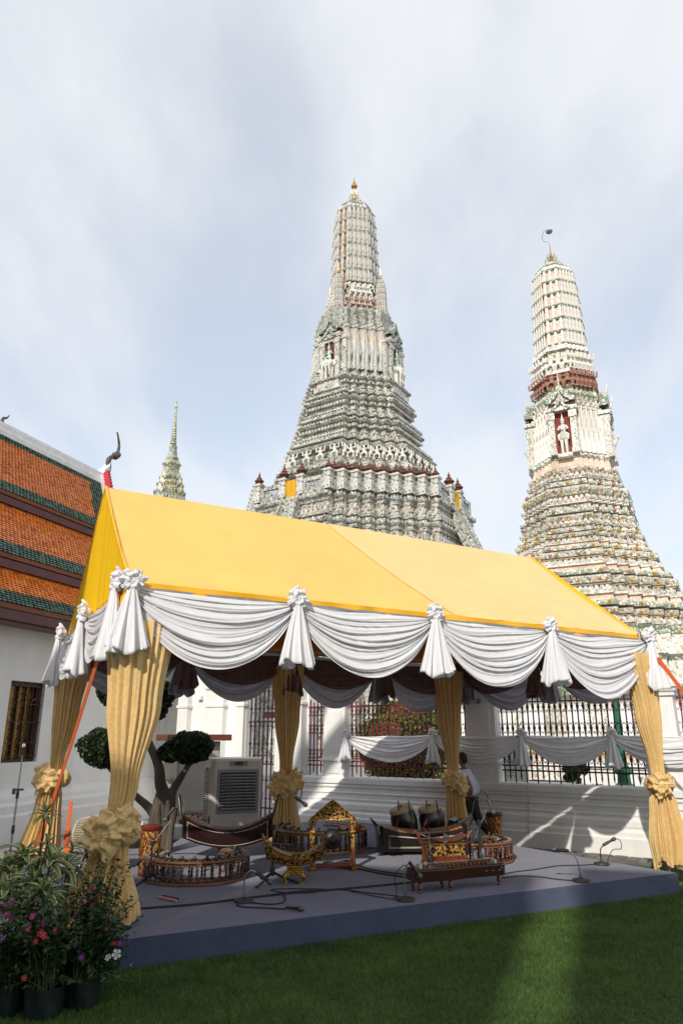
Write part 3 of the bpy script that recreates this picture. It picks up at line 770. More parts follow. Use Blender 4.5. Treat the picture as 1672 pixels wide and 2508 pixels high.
# body with pilasters and niches
zB0, rB0 = z2[5]; zB1, rB1 = mz(800, 96)
rB0 *= .97
band_stack(main, 'body', [(zB0,rB0*1.03,1),(zB0+.5,rB0*1.03,0),(zB0+.7,rB0,0),(zB1-3.0,rB1*1.03,0),(zB1-2.9,rB1*1.10,1),(zB1-2.2,rB1*1.12,2),(zB1-2.1,rB1*1.02,1),(zB1-1.2,rB1*1.08,2),(zB1-.6,rB1*1.1,1),(zB1,rB1*.98,1)], .40, 4, MM)
Pb = redent(1,.40,4)
pil_m = MB(); pil_m.box(-.5,.5,-.5,.5,0,1); pil_m.box(-.32,.32,-.62,-.5,.02,.98); pil_m.box(-.62,.62,-.62,.5,.0,.06); pil_m.box(-.62,.62,-.62,.5,.94,1); pil_me = pil_m.mesh('pilaster', M_WHITE)
for e in range(len(Pb)):
    a, b = Vector(Pb[e]), Vector(Pb[(e+1)%len(Pb)]); t = (b-a).normalized(); nn = Vector((t.y,-t.x)); L_ = (b-a).length
    if nn.dot(FACE) < -.1: continue
    offs = [.5] if L_ < .5 else [.08,.26,.74,.92]
    for q_ in offs:
        c_ = (a+(b-a)*q_)*(rB0+rB1)/2*1.0
        lean = math.atan2(rB0-rB1, zB1-zB0)
        o = link('pilaster', pil_me, main, (c_.x+nn.x*(rB0-rB1)/2*.9, c_.y+nn.y*(rB0-rB1)/2*.9, zB0+.8))
        o.rotation_euler = (Matrix.Rotation(math.atan2(nn.y,nn.x)+PI/2,4,'Z') @ Matrix.Rotation(-lean,4,'X')).to_euler()
        o.scale = ((.10 if L_ < .5 else .085)*(rB0+rB1), .45, zB1-zB0-4.0)
for k, ang in enumerate((0, PI/2)):      # the two niche fronts in view: local -y face and +x face
    ex = bpy.data.objects.new('niche_front', None); C.objects.link(ex); ex.parent = main; ex.rotation_euler = (0,0,ang)
    K = .62; yf = -(rB0*.985+.5); zn = zB0+.6; nh = (zB1-zB0)*.46
    m = MB()
    for sx in (-1,1):
        m.box(sx*1.15-.36,sx*1.15+.36,yf,yf+1.2,zB0-.9,zn+nh); m.box(sx*1.15-.46,sx*1.15+.46,yf-.1,yf-.001,zn+nh-.9,zn+nh-.4); m.box(sx*1.15-.44,sx*1.15+.44,yf-.1,yf-.001,zB0-.9,zB0-.3)
        m.box(sx*2.1-.3,sx*2.1+.3,yf+.25,yf+1.2,zB0-.9,zn+nh-.4)
    m.box(-1.75,1.75,yf-.12,yf+1.0,zn+nh+.001,zn+nh+.6); m.box(-2.5,2.5,yf+.1,yf+1.2,zn+nh-.399,zn+nh); m.box(-1.7,1.7,yf-.35,yf+1.0,zB0-1.5,zB0-.901); m.box(-2.0,2.0,yf-.55,yf+1.0,zB0-2.1,zB0-1.501)
    m.build('niche_frame', M_WHITE, ex)
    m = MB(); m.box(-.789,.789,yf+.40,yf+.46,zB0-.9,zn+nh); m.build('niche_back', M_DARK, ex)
    gable_front(ex, yf+.1, zn+nh+.1, 1.75, 1.9, M_GREEN, M_BROWN)
    # three-headed elephant with a rider
    e_ = MB(); e_.m = Matrix.Translation((0,yf-.1,zB0-.9)) @ Matrix.Scale(K,4)
    for sx in (-.62,.62): e_.tube([(sx,.1,3.3),(sx*1.02,0,1.6),(sx,-.1,0)], [.5,.40,.34], 9)
    e_.ball((0,.6,3.9),(1.25,1.3,1.25),12,9)
    for sx in (-.75,0,.75):
        e_.ball((sx,-.5-.25*(sx==0),4.35),(.58,.6,.72),10,8)
        e_.tube(curve_pts([(sx*1.1,-.9,4.2),(sx*1.15,-1.15,3.2),(sx*1.15,-1.0,2.0),(sx*1.2,-1.25,1.2)],4), [.30-.018*i for i in range(13)], 8)
        for s2 in (-1,1): e_.tube([(sx+s2*.22,-.95,3.75),(sx+s2*.3,-1.4,3.2),(sx+s2*.3,-1.75,3.25)], [.08,.06,.015], 5)
    for sx in (-1.35,1.35): e_.ball((sx,-.1,4.3),(.42,.15,.75),8,6)
    e_.build('elephant_statue', STONE_FIG, ex, smooth=True)
    r_ = MB(); zs = 5.2; r_.m = e_.m
    for sx in (-.35,.35): r_.tube([(sx*.6,.2,zs+.9),(sx*1.8,-.3,zs+.7),(sx*1.5,-.4,zs-.4)], [.28,.22,.15], 7); r_.tube([(sx,.2,zs+2.0),(sx*2.4,0,zs+1.5),(sx*1.6,-.3,zs+2.2)], [.17,.13,.1], 6)
    r_.tube([(0,.2,zs+.5),(0,.15,zs+1.3),(0,.2,zs+2.1),(0,.2,zs+2.4)], [.4,.32,.45,.18], 9)
    r_.ball((0,.1,zs+2.75),(.28,.3,.36),8,7); r_.lathe([(.32,0),(.26,.3),(.14,.6),(.05,1.3),(.01,1.7)], 8, (0,.1,zs+2.95))
    r_.build('rider_statue', pm('rider_glaze', (.66,.70,.62), (.25,.45,.33), 3, .5), ex, smooth=True)
# corner turrets
for sx, sy in ((-1,-1),(1,-1),(1,1),(-1,1)):
    t_ = bpy.data.objects.new('turret', None); C.objects.link(t_); t_.parent = main
    rr_ = rB1*.80; t_.location = (sx*rr_*.0+ (rr_*1.06 if (sx,sy)==(1,-1) else 0 if (sx,sy)==(-1,-1) else (0 if (sx,sy)==(1,1) else -rr_*1.06)), (0 if (sx,sy)==(1,-1) else -rr_*1.06 if (sx,sy)==(-1,-1) else (rr_*1.06 if (sx,sy)==(1,1) else 0)), zB1-.5)
    t_.scale = (.66,.66,.72)
    band_stack(t_, 'turret_base', [(0,1.75,2),(.6,1.8,1),(.8,1.45,3),(1.4,1.5,1),(1.6,1.3,1)], .5, 2, MM)
    cob(t_, 1.6, 9.2, 1.25, 1.05, 4, FACE, .45, 2, M_SLOT, M_WHITE, M_GREY, dome=.5)
    finial(t_, 9.0, 2.6, True, .8)
# drum with figures below the spire
zS0, rS0 = mz(724, 60)
hd = zS0-zB1
band_stack(main, 'drum', [(zB1,rB1*.80,2),(zB1+hd*.12,rB1*.82,1),(zB1+hd*.14,rB1*.72,3),(zB1+hd*.42,rB1*.66,3),(zB1+hd*.44,rB1*.76,0),(zB1+hd*.52,rB1*.76,1),(zB1+hd*.54,rB1*.66,3),(zB1+hd*.86,rS0*1.0,3),(zB1+hd*.88,rS0*1.12,0),(zB1+hd*.96,rS0*1.1,1),(zS0,rS0,0)], .40, 4, MM)
ring_figs(main, 'red_figure', figure_mesh(pm('faded_red_glaze', (.34,.19,.14), (.50,.44,.37), 3, .6)), zB1+hd*.13, rB1*.74, .40, 4, hd*.32, FACE, 1.9)
ring_figs(main, 'garuda_figure', fig, zB1+hd*.53, rB1*.69, .40, 4, hd*.36, FACE, 1.9)
zS1, _ = mz(501, 10)
cob(main, zS0, zS1, rS0*1.07, mz(560,54)[1], 6, FACE, .40, 4, M_SLOT, M_WHITE, M_GREY, dome=.27, pw=.74)
finial(main, zS1-.3, mz(434,5)[0]-zS1, True, 1.7)
m = MB(); zf = mz(452,5)[0]; m.lathe([(.05,0),(.45,.1),(.5,.25),(.32,.7),(.14,1.1),(.08,1.5),(.01,2.0)], 10, (0,0,zf-.6)); m.build('crown_finial', GILT_IRON, main, smooth=True)

# ---- satellite prang -------------------------------------------------------
SY = 40.0
sat_rz = R(-27)
def sz(v, hw, sil=1.06): return row_zr(v, hw, SY, sil)
_zn = sz(1090, 80)[0]; _d = SY*math.cos(TH_)+(_zn-EYE)*math.sin(TH_)
sat = thing('corner_prang', 'slimmer flowered porcelain tower at right with red figure ring and green gables', 'tower', ((1396-836)/1741.*_d, SY, 0), sat_rz)
fl = Matrix.Rotation(-sat_rz, 3, 'Z') @ Vector((-.36,-.93,0)); SF = Vector((fl.x, fl.y))
SM = [S_WHITE, S_MIX, S_GREEN, S_PEACH, S_ORANGE]
FS, NS = .40, 5
def sm(levels, name): return band_stack(sat, name, levels, FS, NS, SM)
def rosette_mesh(col, col2):
    m = MB()
    for k in range(8):
        a = k*PI/4; c_, s_ = math.cos(a), math.sin(a)
        m.add([(0,-.2,0),(c_*.3-s_*.22,-.28,s_*.3+c_*.22),(c_*.55,-.06,s_*.55),(c_*.3+s_*.22,-.28,s_*.3-c_*.22)], [(0,1,2,3)])
    m.cur = 1; m.ball((0,-.24,0),(.17,.14,.17),6,4)
    return m.mesh('rosette', [col, col2])
ROS = [rosette_mesh(pm('glaze_white', (.78,.76,.70), (.66,.64,.58), 8, .3), pm('glaze_yellow', (.66,.42,.06), (.5,.3,.05), 8, .3)),
       rosette_mesh(pm('glaze_yellow', (1,1,1)), pm('glaze_red', (.42,.08,.05), (.3,.06,.04), 8, .3)),
       rosette_mesh(pm('glaze_red', (1,1,1)), pm('glaze_white', (1,1,1)))]
n_ros = 0
def rosettes(z, r, step, size, pick=(0,0,1,2)):
    global n_ros
    for i, (p, nn, w) in enumerate(perimeter(r, FS, NS, step)):
        if nn.dot(SF) < .12 or n_ros >= 300: continue
        o = link('rosette', ROS[pick[(i*7+int(z*3)) % len(pick)]], sat, (p.x, p.y, z), math.atan2(nn.y,nn.x)+PI/2); s_ = min(size, w*.85); o.scale = (s_,s_,s_); n_ros += 1
# stacked terraces under the body: (row, half width in the photo)
S = [(1640,262),(1580,262),(1522,243),(1445,205),(1380,168),(1336,150),(1290,133),(1222,118),(1172,100)]
zs_ = [sz(*t) for t in S]
PAT_S = [(0,.30,2),(.14,.30,2),(.16,.18,0),(.22,.10,3),(.34,.10,3),(.36,.20,0),(.42,.22,1),(.52,.20,2),(.54,.08,1),(.62,.06,1),(.64,.16,4),(.67,.17,2),(.70,.24,1),(.86,.32,1),(.90,.30,4),(.92,.2,0),(1,.05,0)]
PAT_S2 = [(0,.22,2),(.10,.22,2),(.12,.08,1),(.30,.04,1),(.34,.14,0),(.40,.14,0),(.44,.02,3),(.56,.02,1),(.60,.10,4),(.64,.16,1),(.82,.26,1),(.88,.24,0),(1,.05,0)]
for i in range(1, 8):
    (z0,r0),(z1,r1) = zs_[i], zs_[i+1]; hh = z1-z0; rr0 = r0*.93; rr1 = r1*.93
    sm(moulded(z0,rr0,z1,rr1, PAT_S if i < 5 else PAT_S2), 'tower_tier')
    top_o = .32 if i < 5 else .26
    rosettes(z0+hh*.78, rr0+(rr1-rr0)*.78+.28*hh*(.95 if i < 5 else .8), .34 if i < 5 else .30, .19 if i < 5 else .16)
    rosettes(z0+hh*.07, rr0+.30*hh*(1 if i < 5 else .72), .7, .20, (2,1,0,0))
    studs(sat, 'leaf_course', None, S_WHITE, .24, .07, [(z0+hh*.47,rr0+(rr1-rr0)*.47+.21*hh,FS,NS,.30)], SF, shape='leaf')
    studs(sat, 'dentil_course', None, S_PEACH if i % 2 else S_WHITE, .16, .06, [(z0+hh*.58,rr0+(rr1-rr0)*.58+.07*hh,FS,NS,.26)], SF)
# peach collar and body
zc0, rc0 = zs_[8]; zc1, rc1 = sz(1140, 92)
sm([(zc0,rc0*.97,3),(zc0+(zc1-zc0)*.6,rc1*1.0,3),(zc0+(zc1-zc0)*.62,rc1*1.03,2),(zc0+(zc1-zc0)*.8,rc1*1.04,0),(zc1,rc1*.97,0)], 'collar')
zb0s, rb0s = zc1, rc1*.93; zb1s, rb1s = sz(985, 78)
hb = zb1s-zb0s
sm([(zb0s,rb0s,0),(zb0s+hb*.72,rb1s*1.0,0),(zb0s+hb*.74,rb1s*1.05,1),(zb0s+hb*.80,rb1s*1.06,0),(zb0s+hb*.81,rb1s*.98,1),(zb0s+hb*.88,rb1s*1.03,2),(zb0s+hb*.92,rb1s*1.06,1),(zb1s,rb1s*.97,1)], 'body')
Ps = redent(1,FS,NS)
pil2 = MB(); pil2.box(-.5,.5,-.5,.5,0,1); pil2.box(-.3,.3,-.64,-.5,.03,.97); pil2.box(-.6,.6,-.6,.5,.0,.04); pil2.box(-.6,.6,-.6,.5,.95,1); pil2_me = pil2.mesh('pilaster', S_WHITE)
for e in range(len(Ps)):
    a, b = Vector(Ps[e]), Vector(Ps[(e+1)%len(Ps)]); t = (b-a).normalized(); nn = Vector((t.y,-t.x)); L_ = (b-a).length
    if nn.dot(SF) < -.1: continue
    for q_ in ([.5] if L_ < .5 else [.10,.90]):
        c_ = (a+(b-a)*q_)*rb0s; lean = math.atan2(rb0s-rb1s, hb*.72)
        o = link('pilaster', pil2_me, sat, (c_.x, c_.y, zb0s+.05))
        o.rotation_euler = (Matrix.Rotation(math.atan2(nn.y,nn.x)+PI/2,4,'Z') @ Matrix.Rotation(-lean,4,'X')).to_euler()
        o.scale = (.085*2*rb0s if L_ < .5 else .12*rb0s, .16, hb*.70)
for ang in (0, PI/2, -PI/2):
    ex = bpy.data.objects.new('niche_front', None); C.objects.link(ex); ex.parent = sat; ex.rotation_euler = (0,0,ang)
    yf = -(rb0s+.44); nh = hb*.62; m = MB()
    for sx in (-1,1):
        m.box(sx*.62-.17,sx*.62+.17,yf,yf+.7,zb0s-.1,zb0s+nh); m.box(sx*.62-.23,sx*.62+.23,yf-.06,yf-.001,zb0s+nh-.5,zb0s+nh-.1); m.box(sx*.62-.21,sx*.62+.21,yf-.05,yf-.001,zb0s-.1,zb0s+.2)
    m.box(-.9,.9,yf-.08,yf+.6,zb0s+nh+.001,zb0s+nh+.22); m.box(-.42,.42,yf-.12,yf+.6,zb0s-.32,zb0s-.101)
    m.build('niche_frame', S_WHITE, ex)
    m = MB(); m.box(-.45,.45,yf+.36,yf+.42,zb0s-.1,zb0s+nh); m.build('niche_back', pm('niche_red_paint', (.26,.045,.03), (.18,.03,.02), 3, .8), ex)
    gable_front(ex, yf+.05, zb0s+nh+.02, .86, .98, S_GREEN, S_MIX)
    for zz, oo in ((zb0s+nh+1.1,0),(zb0s+nh+2.0,.2)):
        m = MB(); m.tube([(0,yf-.1+oo,zz-.4),(0,yf-.2+oo,zz),(0,yf-.28+oo,zz+.5)], [.07,.05,.01], 5); m.build('gable_finial', S_WHITE, ex)
    h_ = MB(); zf = zb0s-.1; yh = yf+.02
    for sx in (-.12,.12):
        h_.tube([(sx,yh,zf+.85),(sx,yh-.02,zf+.4),(sx*1.05,yh,zf)], [.11,.075,.06], 8); h_.tube([(sx,yh+.3,zf+.85),(sx,yh+.32,zf+.4),(sx,yh+.3,zf)], [.1,.07,.06], 6)
    h_.ball((0,yh+.12,zf+1.0),(.24,.34,.26),10,8); h_.tube([(0,yh-.1,zf+1.05),(0,yh-.24,zf+1.35),(0,yh-.3,zf+1.5),(0,yh-.38,zf+1.32)], [.13,.10,.09,.05], 8)
    h_.build('horse_statue', STONE_FIG, ex, smooth=True)
    h_ = MB(); zs = zf+1.2
    for sx in (-1,1): h_.tube([(sx*.1,yh+.1,zs+.1),(sx*.27,yh,zs-.05),(sx*.24,yh-.02,zs-.35)], [.1,.08,.05], 7); h_.tube([(sx*.16,yh+.1,zs+.55),(sx*.28,yh,zs+.35),(sx*.2,yh-.16,zs+.25)], [.07,.055,.04], 6)
    h_.tube([(0,yh+.1,zs),(0,yh+.08,zs+.3),(0,yh+.1,zs+.58),(0,yh+.1,zs+.66)], [.17,.13,.18,.07], 9); h_.ball((0,yh+.06,zs+.76),(.10,.11,.13),8,7)
    h_.lathe([(.13,0),(.10,.1),(.06,.22),(.02,.42),(.004,.55)], 8, (0,yh+.06,zs+.83)); h_.build('rider_statue', STONE_FIG, ex, smooth=True)
# ring of red figures, ring of white figures, spire
zr0 = zb1s; zr1 = sz(938, 78)[0]; zw1 = sz(872, 66)[0]
sm([(zr0,rb1s*.95,2),(zr0+.15,rb1s*1.0,2),(zr0+.2,rb1s*.88,4),(zr1-.25,rb1s*.88,4),(zr1-.2,rb1s*1.0,0),(zr1,rb1s*1.0,0),(zr1+.1,rb1s*.84,1),(zw1-.5,rb1s*.80,1),(zw1-.4,rb1s*.90,0),(zw1-.1,rb1s*.88,0),(zw1,rb1s*.8,0)], 'figure_drum')
ring_figs(sat, 'red_demon_figure', figr, zr0+.16, rb1s*.93, FS, NS, (zr1-zr0)*.86, SF, .45)
ring_figs(sat, 'white_garuda_figure', fig, zr1+.02, rb1s*.88, FS, NS, (zw1-zr1)*.62, SF, .45)
zp1 = sz(651,10)[0]
cob(sat, zw1, zp1, sz(868,65)[1]*.98, sz(690,54)[1]*.98, 6, SF, FS, NS, S_PEACH, S_WHITE, S_GREEN, dome=.27, pw=.72)
zt1 = sz(590,5)[0]
finial(sat, zp1-.1, zt1-zp1, True, .85)
m = MB(); zz = sz(570,5)[0]
m.tube(curve_pts([(-.1,0,zt1-.05),(-.36,0,zt1+.1),(-.42,0,zt1+.5),(-.25,0,zz+.25),(0,0,zz+.22)],5), .018, 5)
m.lathe([(.02,.16),(.10,.11),(.23,.04),(.20,-.04),(.11,-.10),(.02,-.12)], 12, (.06,0,zz+.04)); m.build('lantern', pm('lantern_metal', (.34,.32,.28), (.24,.22,.2), 8, .4, .6), sat, smooth=True)
# base: big grey caryatids, ledges, white flowered wall with arched blind niches
zk0, rk0 = sz(1668, 262); zk1, rk1 = zs_[1]
rk = zs_[1][1]*.93
zfl = 5.3
rk2 = rk*1.02
sm([(zfl+1.75,rk2*1.0,2),(zfl+1.8,rk2*.90,1),(zk1-.5,rk2*.88,1),(zk1-.4,rk2*1.02,2),(zk1,rk2*1.04,1),(zk1+.02,rk2*.96,1)], 'figure_terrace')
GREYFIG = figure_mesh(pm('mossy_statue', (.34,.34,.26), (.18,.18,.13), 5, .8, bump=.5))
ring_figs(sat, 'giant_figure', GREYFIG, zfl+1.78, rk2*.97, FS, NS, zk1-zfl-2.2, SF, 1.0)
sm([(0,rk*1.55,0),(.9,rk*1.55,0),(.95,rk*1.50,4),(1.2,rk*1.5,1),(1.25,rk*1.46,0)], 'plinth_tier')
sm([(1.25,rk*1.42,2),(1.7,rk*1.42,1),(1.75,rk*1.36,0),(3.6,rk*1.34,0),(3.65,rk*1.40,2),(4.1,rk*1.42,1),(4.15,rk*1.2,0),(zfl,rk*1.18,2),(zfl+.3,rk*1.22,1),(zfl+.35,rk*1.1,0),(zfl+1.4,rk*1.06,2),(zfl+1.75,rk*1.08,1)], 'flowered_wall')
arch = MB(); n_ = 10
o_ = [(-.5,0)]+[(-.5*math.cos(PI*k/n_), .75+.5*math.sin(PI*k/n_)) for k in range(n_+1)]+[(.5,0)]
arch.prismy(o_, -.04, .05); arch_me = arch.mesh('blind_arch', PLASTER)
for p, nn, w in perimeter(rk*1.355, FS, NS, 1.5):
    if nn.dot(SF) < .1: continue
    o = link('blind_arch', arch_me, sat, (p.x,p.y,1.85), math.atan2(nn.y,nn.x)+PI/2); s_ = min(.95,w*.7); o.scale = (s_,1,1.1)

# ---- thin spire of the mondop ------------------------------------------------
VY = 62.0
def vz(v, hw): return row_zr(v, hw, VY, 1.05)
_d = VY*math.cos(TH_)+(vz(1100,10)[0]-EYE)*math.sin(TH_)
spire = thing('pavilion_spire', 'small pale green needle spire rising between hall roof and tent ridge', 'tower', ((424-836)/1741.*_d, VY, 0), R(-30))
V = [(1330,48),(1218,38),(1216,33),(1199,32),(1196,28),(1182,27),(1180,23),(1166,21),(1150,17.5),(1146,20),(1140,16),(1128,14),(1124,15.5),(1118,12),(1100,9),(1096,10),(1090,8)]
lv = [(*vz(v,h),[1,2,0,1][i%4]) for i,(v,h) in enumerate(V)]
V_A = mosaic('spire_porcelain', [(.56,.58,.46),(.42,.47,.36),(.62,.60,.5),(.58,.44,.14),(.2,.24,.2)], 3.5, grout=(.25,.27,.2), weights=[3,2,3,1,1.2])
band_stack(spire, 'roof_tiers', [(0,lv[0][1],1)]+lv, .45, 4, [V_A, V_A, M_GREEN])
for v, h in ((1216,38),(1196,32),(1180,27),(1146,21)):
    z_, r_ = vz(v,h); studs(spire, 'antefix_course', None, V_A, .9, .2, [(z_+.3,r_,.45,4,.8)], Vector((.3,-1)), shape='leaf')
z_, r_ = vz(1090, 8)
pts = []
for i in range(15):
    v = 1088-i*(1088-1003)/14; z_, r_ = vz(v, 7.5-5.6*i/14); pts += [(r_*1.12,z_),(r_*.8,z_+.25)]
pts += [(vz(1000,2)[1],vz(1000,2)[0]),(vz(999,4)[1],vz(999,4)[0]),(vz(996,3)[1],vz(996,3)[0]),(vz(993,3.3)[1],vz(993,3)[0]),(.02,vz(981,1)[0])]
m = MB(); m.lathe(pts, 10); m.build('needle', V_A, spire, smooth=True)

# ---------------------------------------------------------------- stage
FLOOR = .22
CARPET = pm('violet_grey_carpet', (.112,.117,.205), (.084,.088,.16), 160, .95, bump=.5, bscale=420, contrast=(.35,.65), detail=3, sheen=.25, dirt=(1.6,.72))
CARPET_SIDE = pm('blue_grey_carpet', (.082,.098,.185), (.06,.074,.145), 140, .95, bump=.5, bscale=380, detail=3, sheen=.2, dirt=(2.2,.70))
SP = [(-1.88,6.93),(4.28,10.02),(1.02,15.05),(-.2,15.85),(-2.75,14.5),(-2.72,12.30),(-4.55,11.42)]
stage = thing('stage', 'low stage platform covered in violet grey carpet under the tent', 'stage', (0,0,0))
b = MB(); n_ = len(SP)
b.add([(x,y,FLOOR) for x,y in SP], [tuple(range(n_))])
top = b.build('stage_carpet', CARPET, stage)
b = MB()
for i in range(n_):
    (xa,ya),(xb,yb) = SP[i], SP[(i+1)%n_]
    b.add([(xa,ya,-.03),(xb,yb,-.03),(xb,yb,FLOOR-.012),(xa,ya,FLOOR-.012)], [(0,1,2,3)])
    L_ = math.hypot(xb-xa,yb-ya); nx, ny = (yb-ya)/L_, -(xb-xa)/L_
    # soft rounded carpet edge
    b.add([(xa,ya,FLOOR-.012),(xb,yb,FLOOR-.012),(xb-nx*.012,yb-ny*.012,FLOOR+.001),(xa-nx*.012,ya-ny*.012,FLOOR+.001)], [(0,1,2,3)])
b.build('stage_skirt', CARPET_SIDE, stage)

# ---------------------------------------------------------------- tent
def clothmat(name, col, col2, scale, rough, trans, sheen=.3, bump=.15, bscale=90, **k):
    return pm(name, col, col2, scale, rough, bump=bump, bscale=bscale, trans=trans, sheen=sheen, **k)
SATIN = clothmat('silver_white_satin', (.86,.86,.885), (.81,.81,.84), 9, .36, .2, contrast=(.3,.7))
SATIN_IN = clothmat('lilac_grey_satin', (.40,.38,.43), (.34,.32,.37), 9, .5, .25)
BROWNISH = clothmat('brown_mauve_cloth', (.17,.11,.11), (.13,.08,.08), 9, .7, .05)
YELLOW = pm('yellow_tarpaulin', (.93,.60,.115), (.91,.58,.105), 1.2, .36, bump=.10, bscale=2.6, spec=.6, detail=2, coat=.15, trans=.11, tcol=(.9,.55,.08), dirt=(.9,.90))
YELLOW_B = pm('pale_yellow_tarpaulin', (.93,.655,.235), (.91,.635,.22), 1.2, .36, bump=.10, bscale=2.6, spec=.6, detail=2, coat=.15, trans=.11, tcol=(.9,.55,.08), dirt=(.9,.90))  # paler yellow for the right part of the front roof
YELLOW_G = pm('yellow_gable_cloth', (.97,.60,.002), (.95,.57,.002), 2.0, .55, bump=.25, bscale=16, stretch=(9,9,.6), trans=.12, tcol=(.95,.5,.01))
LINING = pm('brown_tent_lining', (.16,.07,.045), (.12,.05,.032), 3, .85, trans=.4, tcol=(.85,.50,.30))
DAMASK = pm('gold_damask', (.80,.575,.265), (.76,.50,.18), 26, .40, bump=.10, bscale=90, contrast=(.42,.58), detail=5, trans=.12, sheen=.3)

tFL, tFR = Vector((-2.2,7.3,3.42)), Vector((4.4,10.5,3.28))
tBL, tBR = Vector((-4.2,11.05,3.40)), Vector((2.4,14.25,3.27))
rL, rR = Vector((-3.22,9.2,5.14)), Vector((3.38,12.4,4.93))
tent = thing('festival_tent', 'yellow ridge tent with white swags and gold curtains standing over the stage', 'tent', (0,0,0))
def lerp(a, b, t): return a+(b-a)*t
def sag_sheet(fn, name, mat, nu=30, nv=16, parent=tent):
    b = MB(); b.grid(lambda u,v: tuple(fn(u,v)), nu, nv); return b.build(name, mat, parent, smooth='all')
def slope(u, v, A, B, C_, D):      # A-B low edge, C_-D ridge
    p = lerp(lerp(A,B,u), lerp(C_,D,u), v)
    s = .05*math.sin(PI*v)*(.5+.5*abs(math.cos(2*PI*u)))          # slight belly between the rafters
    w = .010*math.sin(u*70+3*math.sin(v*9))*(1-v)**3*1.2
    return p+Vector((0,0,-s+w))
seam = lambda v: .56-.10*v
sag_sheet(lambda u,v: slope(u*seam(v),v,tFL,tFR,rL,rR), 'roof_front_panel', YELLOW, 50, 26)
sag_sheet(lambda u,v: slope(seam(v)-.006+(1.006-seam(v))*u,v,tFL,tFR,rL,rR)+Vector((0,-.002,.006)), 'roof_front_panel', YELLOW_B, 44, 26)['label'] = 'paler right half of the front roof'
sag_sheet(lambda u,v: slope(1-u,v,tBL,tBR,rL,rR), 'roof_back_panel', YELLOW, 40, 14)
dn = Vector((0,0,-.05))
sag_sheet(lambda u,v: slope(1-u,v,tFL,tFR,rL,rR)+dn, 'roof_lining', LINING, 30, 10)
sag_sheet(lambda u,v: slope(u,v,tBL,tBR,rL,rR)+dn, 'roof_lining', LINING, 30, 10)
vdir = (tBL-tFL).normalized(); udir = (tFR-tFL).normalized(); out_l = -udir; out_f = Vector((udir.y,-udir.x,0)).normalized()
def gable_fn(A, B, P_, outw):
    def fn(u, v):
        base = lerp(A, B, u)
        tpk = 1-abs(2*u-1)
        p = Vector((base.x, base.y, base.z+v*tpk*(P_.z-(A.z+B.z)/2)))
        rip = .012*math.sin(u*95+2*math.sin(u*23))*(1-abs(2*u-1)*.6)*(.3+.7*(1-v))
        return p+outw*(rip+.01)
    return fn
b = MB(); b.grid(lambda u,v: tuple(gable_fn(tFL,tBL,rL,out_l)(u,v)), 120, 12); b.build('gable', YELLOW_G, tent, smooth='all')
b = MB(); b.grid(lambda u,v: tuple(gable_fn(tBR,tFR,rR,-out_l)(u,v)), 120, 12); b.build('gable', YELLOW_G, tent, smooth='all')
# hem below the eaves
def hem(A, B, outw, name='hem', h=.085):
    b = MB(); b.grid(lambda u,v: tuple(lerp(A,B,u)+outw*(.012+.014*math.sin(u*60+math.sin(u*17)*2)*v)+Vector((0,0,.012-v*h*(1+.25*math.sin(u*31))))), 120, 3)
    return b.build(name, pm('yellow_hem', (.90,.46,.006), (.82,.38,.004), 3, .4, coat=.2), tent, smooth='all')
hem(tFL, tFR, out_f); hem(tBL, tFL, out_l); hem(tBR, tBL, -out_f); hem(tFR, tBR, -out_l)
# rolled seam over the gable edge
for A, P_ in ((tFL,rL),(tBL,rL),(tFR,rR),(tBR,rR)):
    b = MB(); b.tube([tuple(lerp(A,P_,t)+Vector((0,0,-.05*math.sin(PI*t)+.004))) for t in [i/10 for i in range(11)]], .022, 6); b.build('gable_edge', pm('yellow_hem', (1,1,1)), tent, smooth=True)
b = MB(); b.tube([tuple(lerp(rL,rR,t)+Vector((0,0,-.075))) for t in (0,.5,1)], .03, 6); b.build('ridge_pole', STEEL, tent, smooth=True)
for A, B in ((tFL,tFR),(tFR,tBR),(tBR,tBL),(tBL,tFL)):
    b = MB(); b.tube([tuple(A+Vector((0,0,-.06))),tuple(B+Vector((0,0,-.06)))], .025, 6); b.build('eave_beam', STEEL, tent, smooth=True)
for A in (lerp(tBL,tBR,.5),):
    b = MB(); b.tube([tuple(A+Vector((0,0,-.16))),tuple(lerp(rL,rR,.5)+Vector((0,0,-.18))),tuple(lerp(tFL,tFR,.5)+Vector((0,0,-.16)))], .022, 6); b.build('rafter', STEEL, tent)

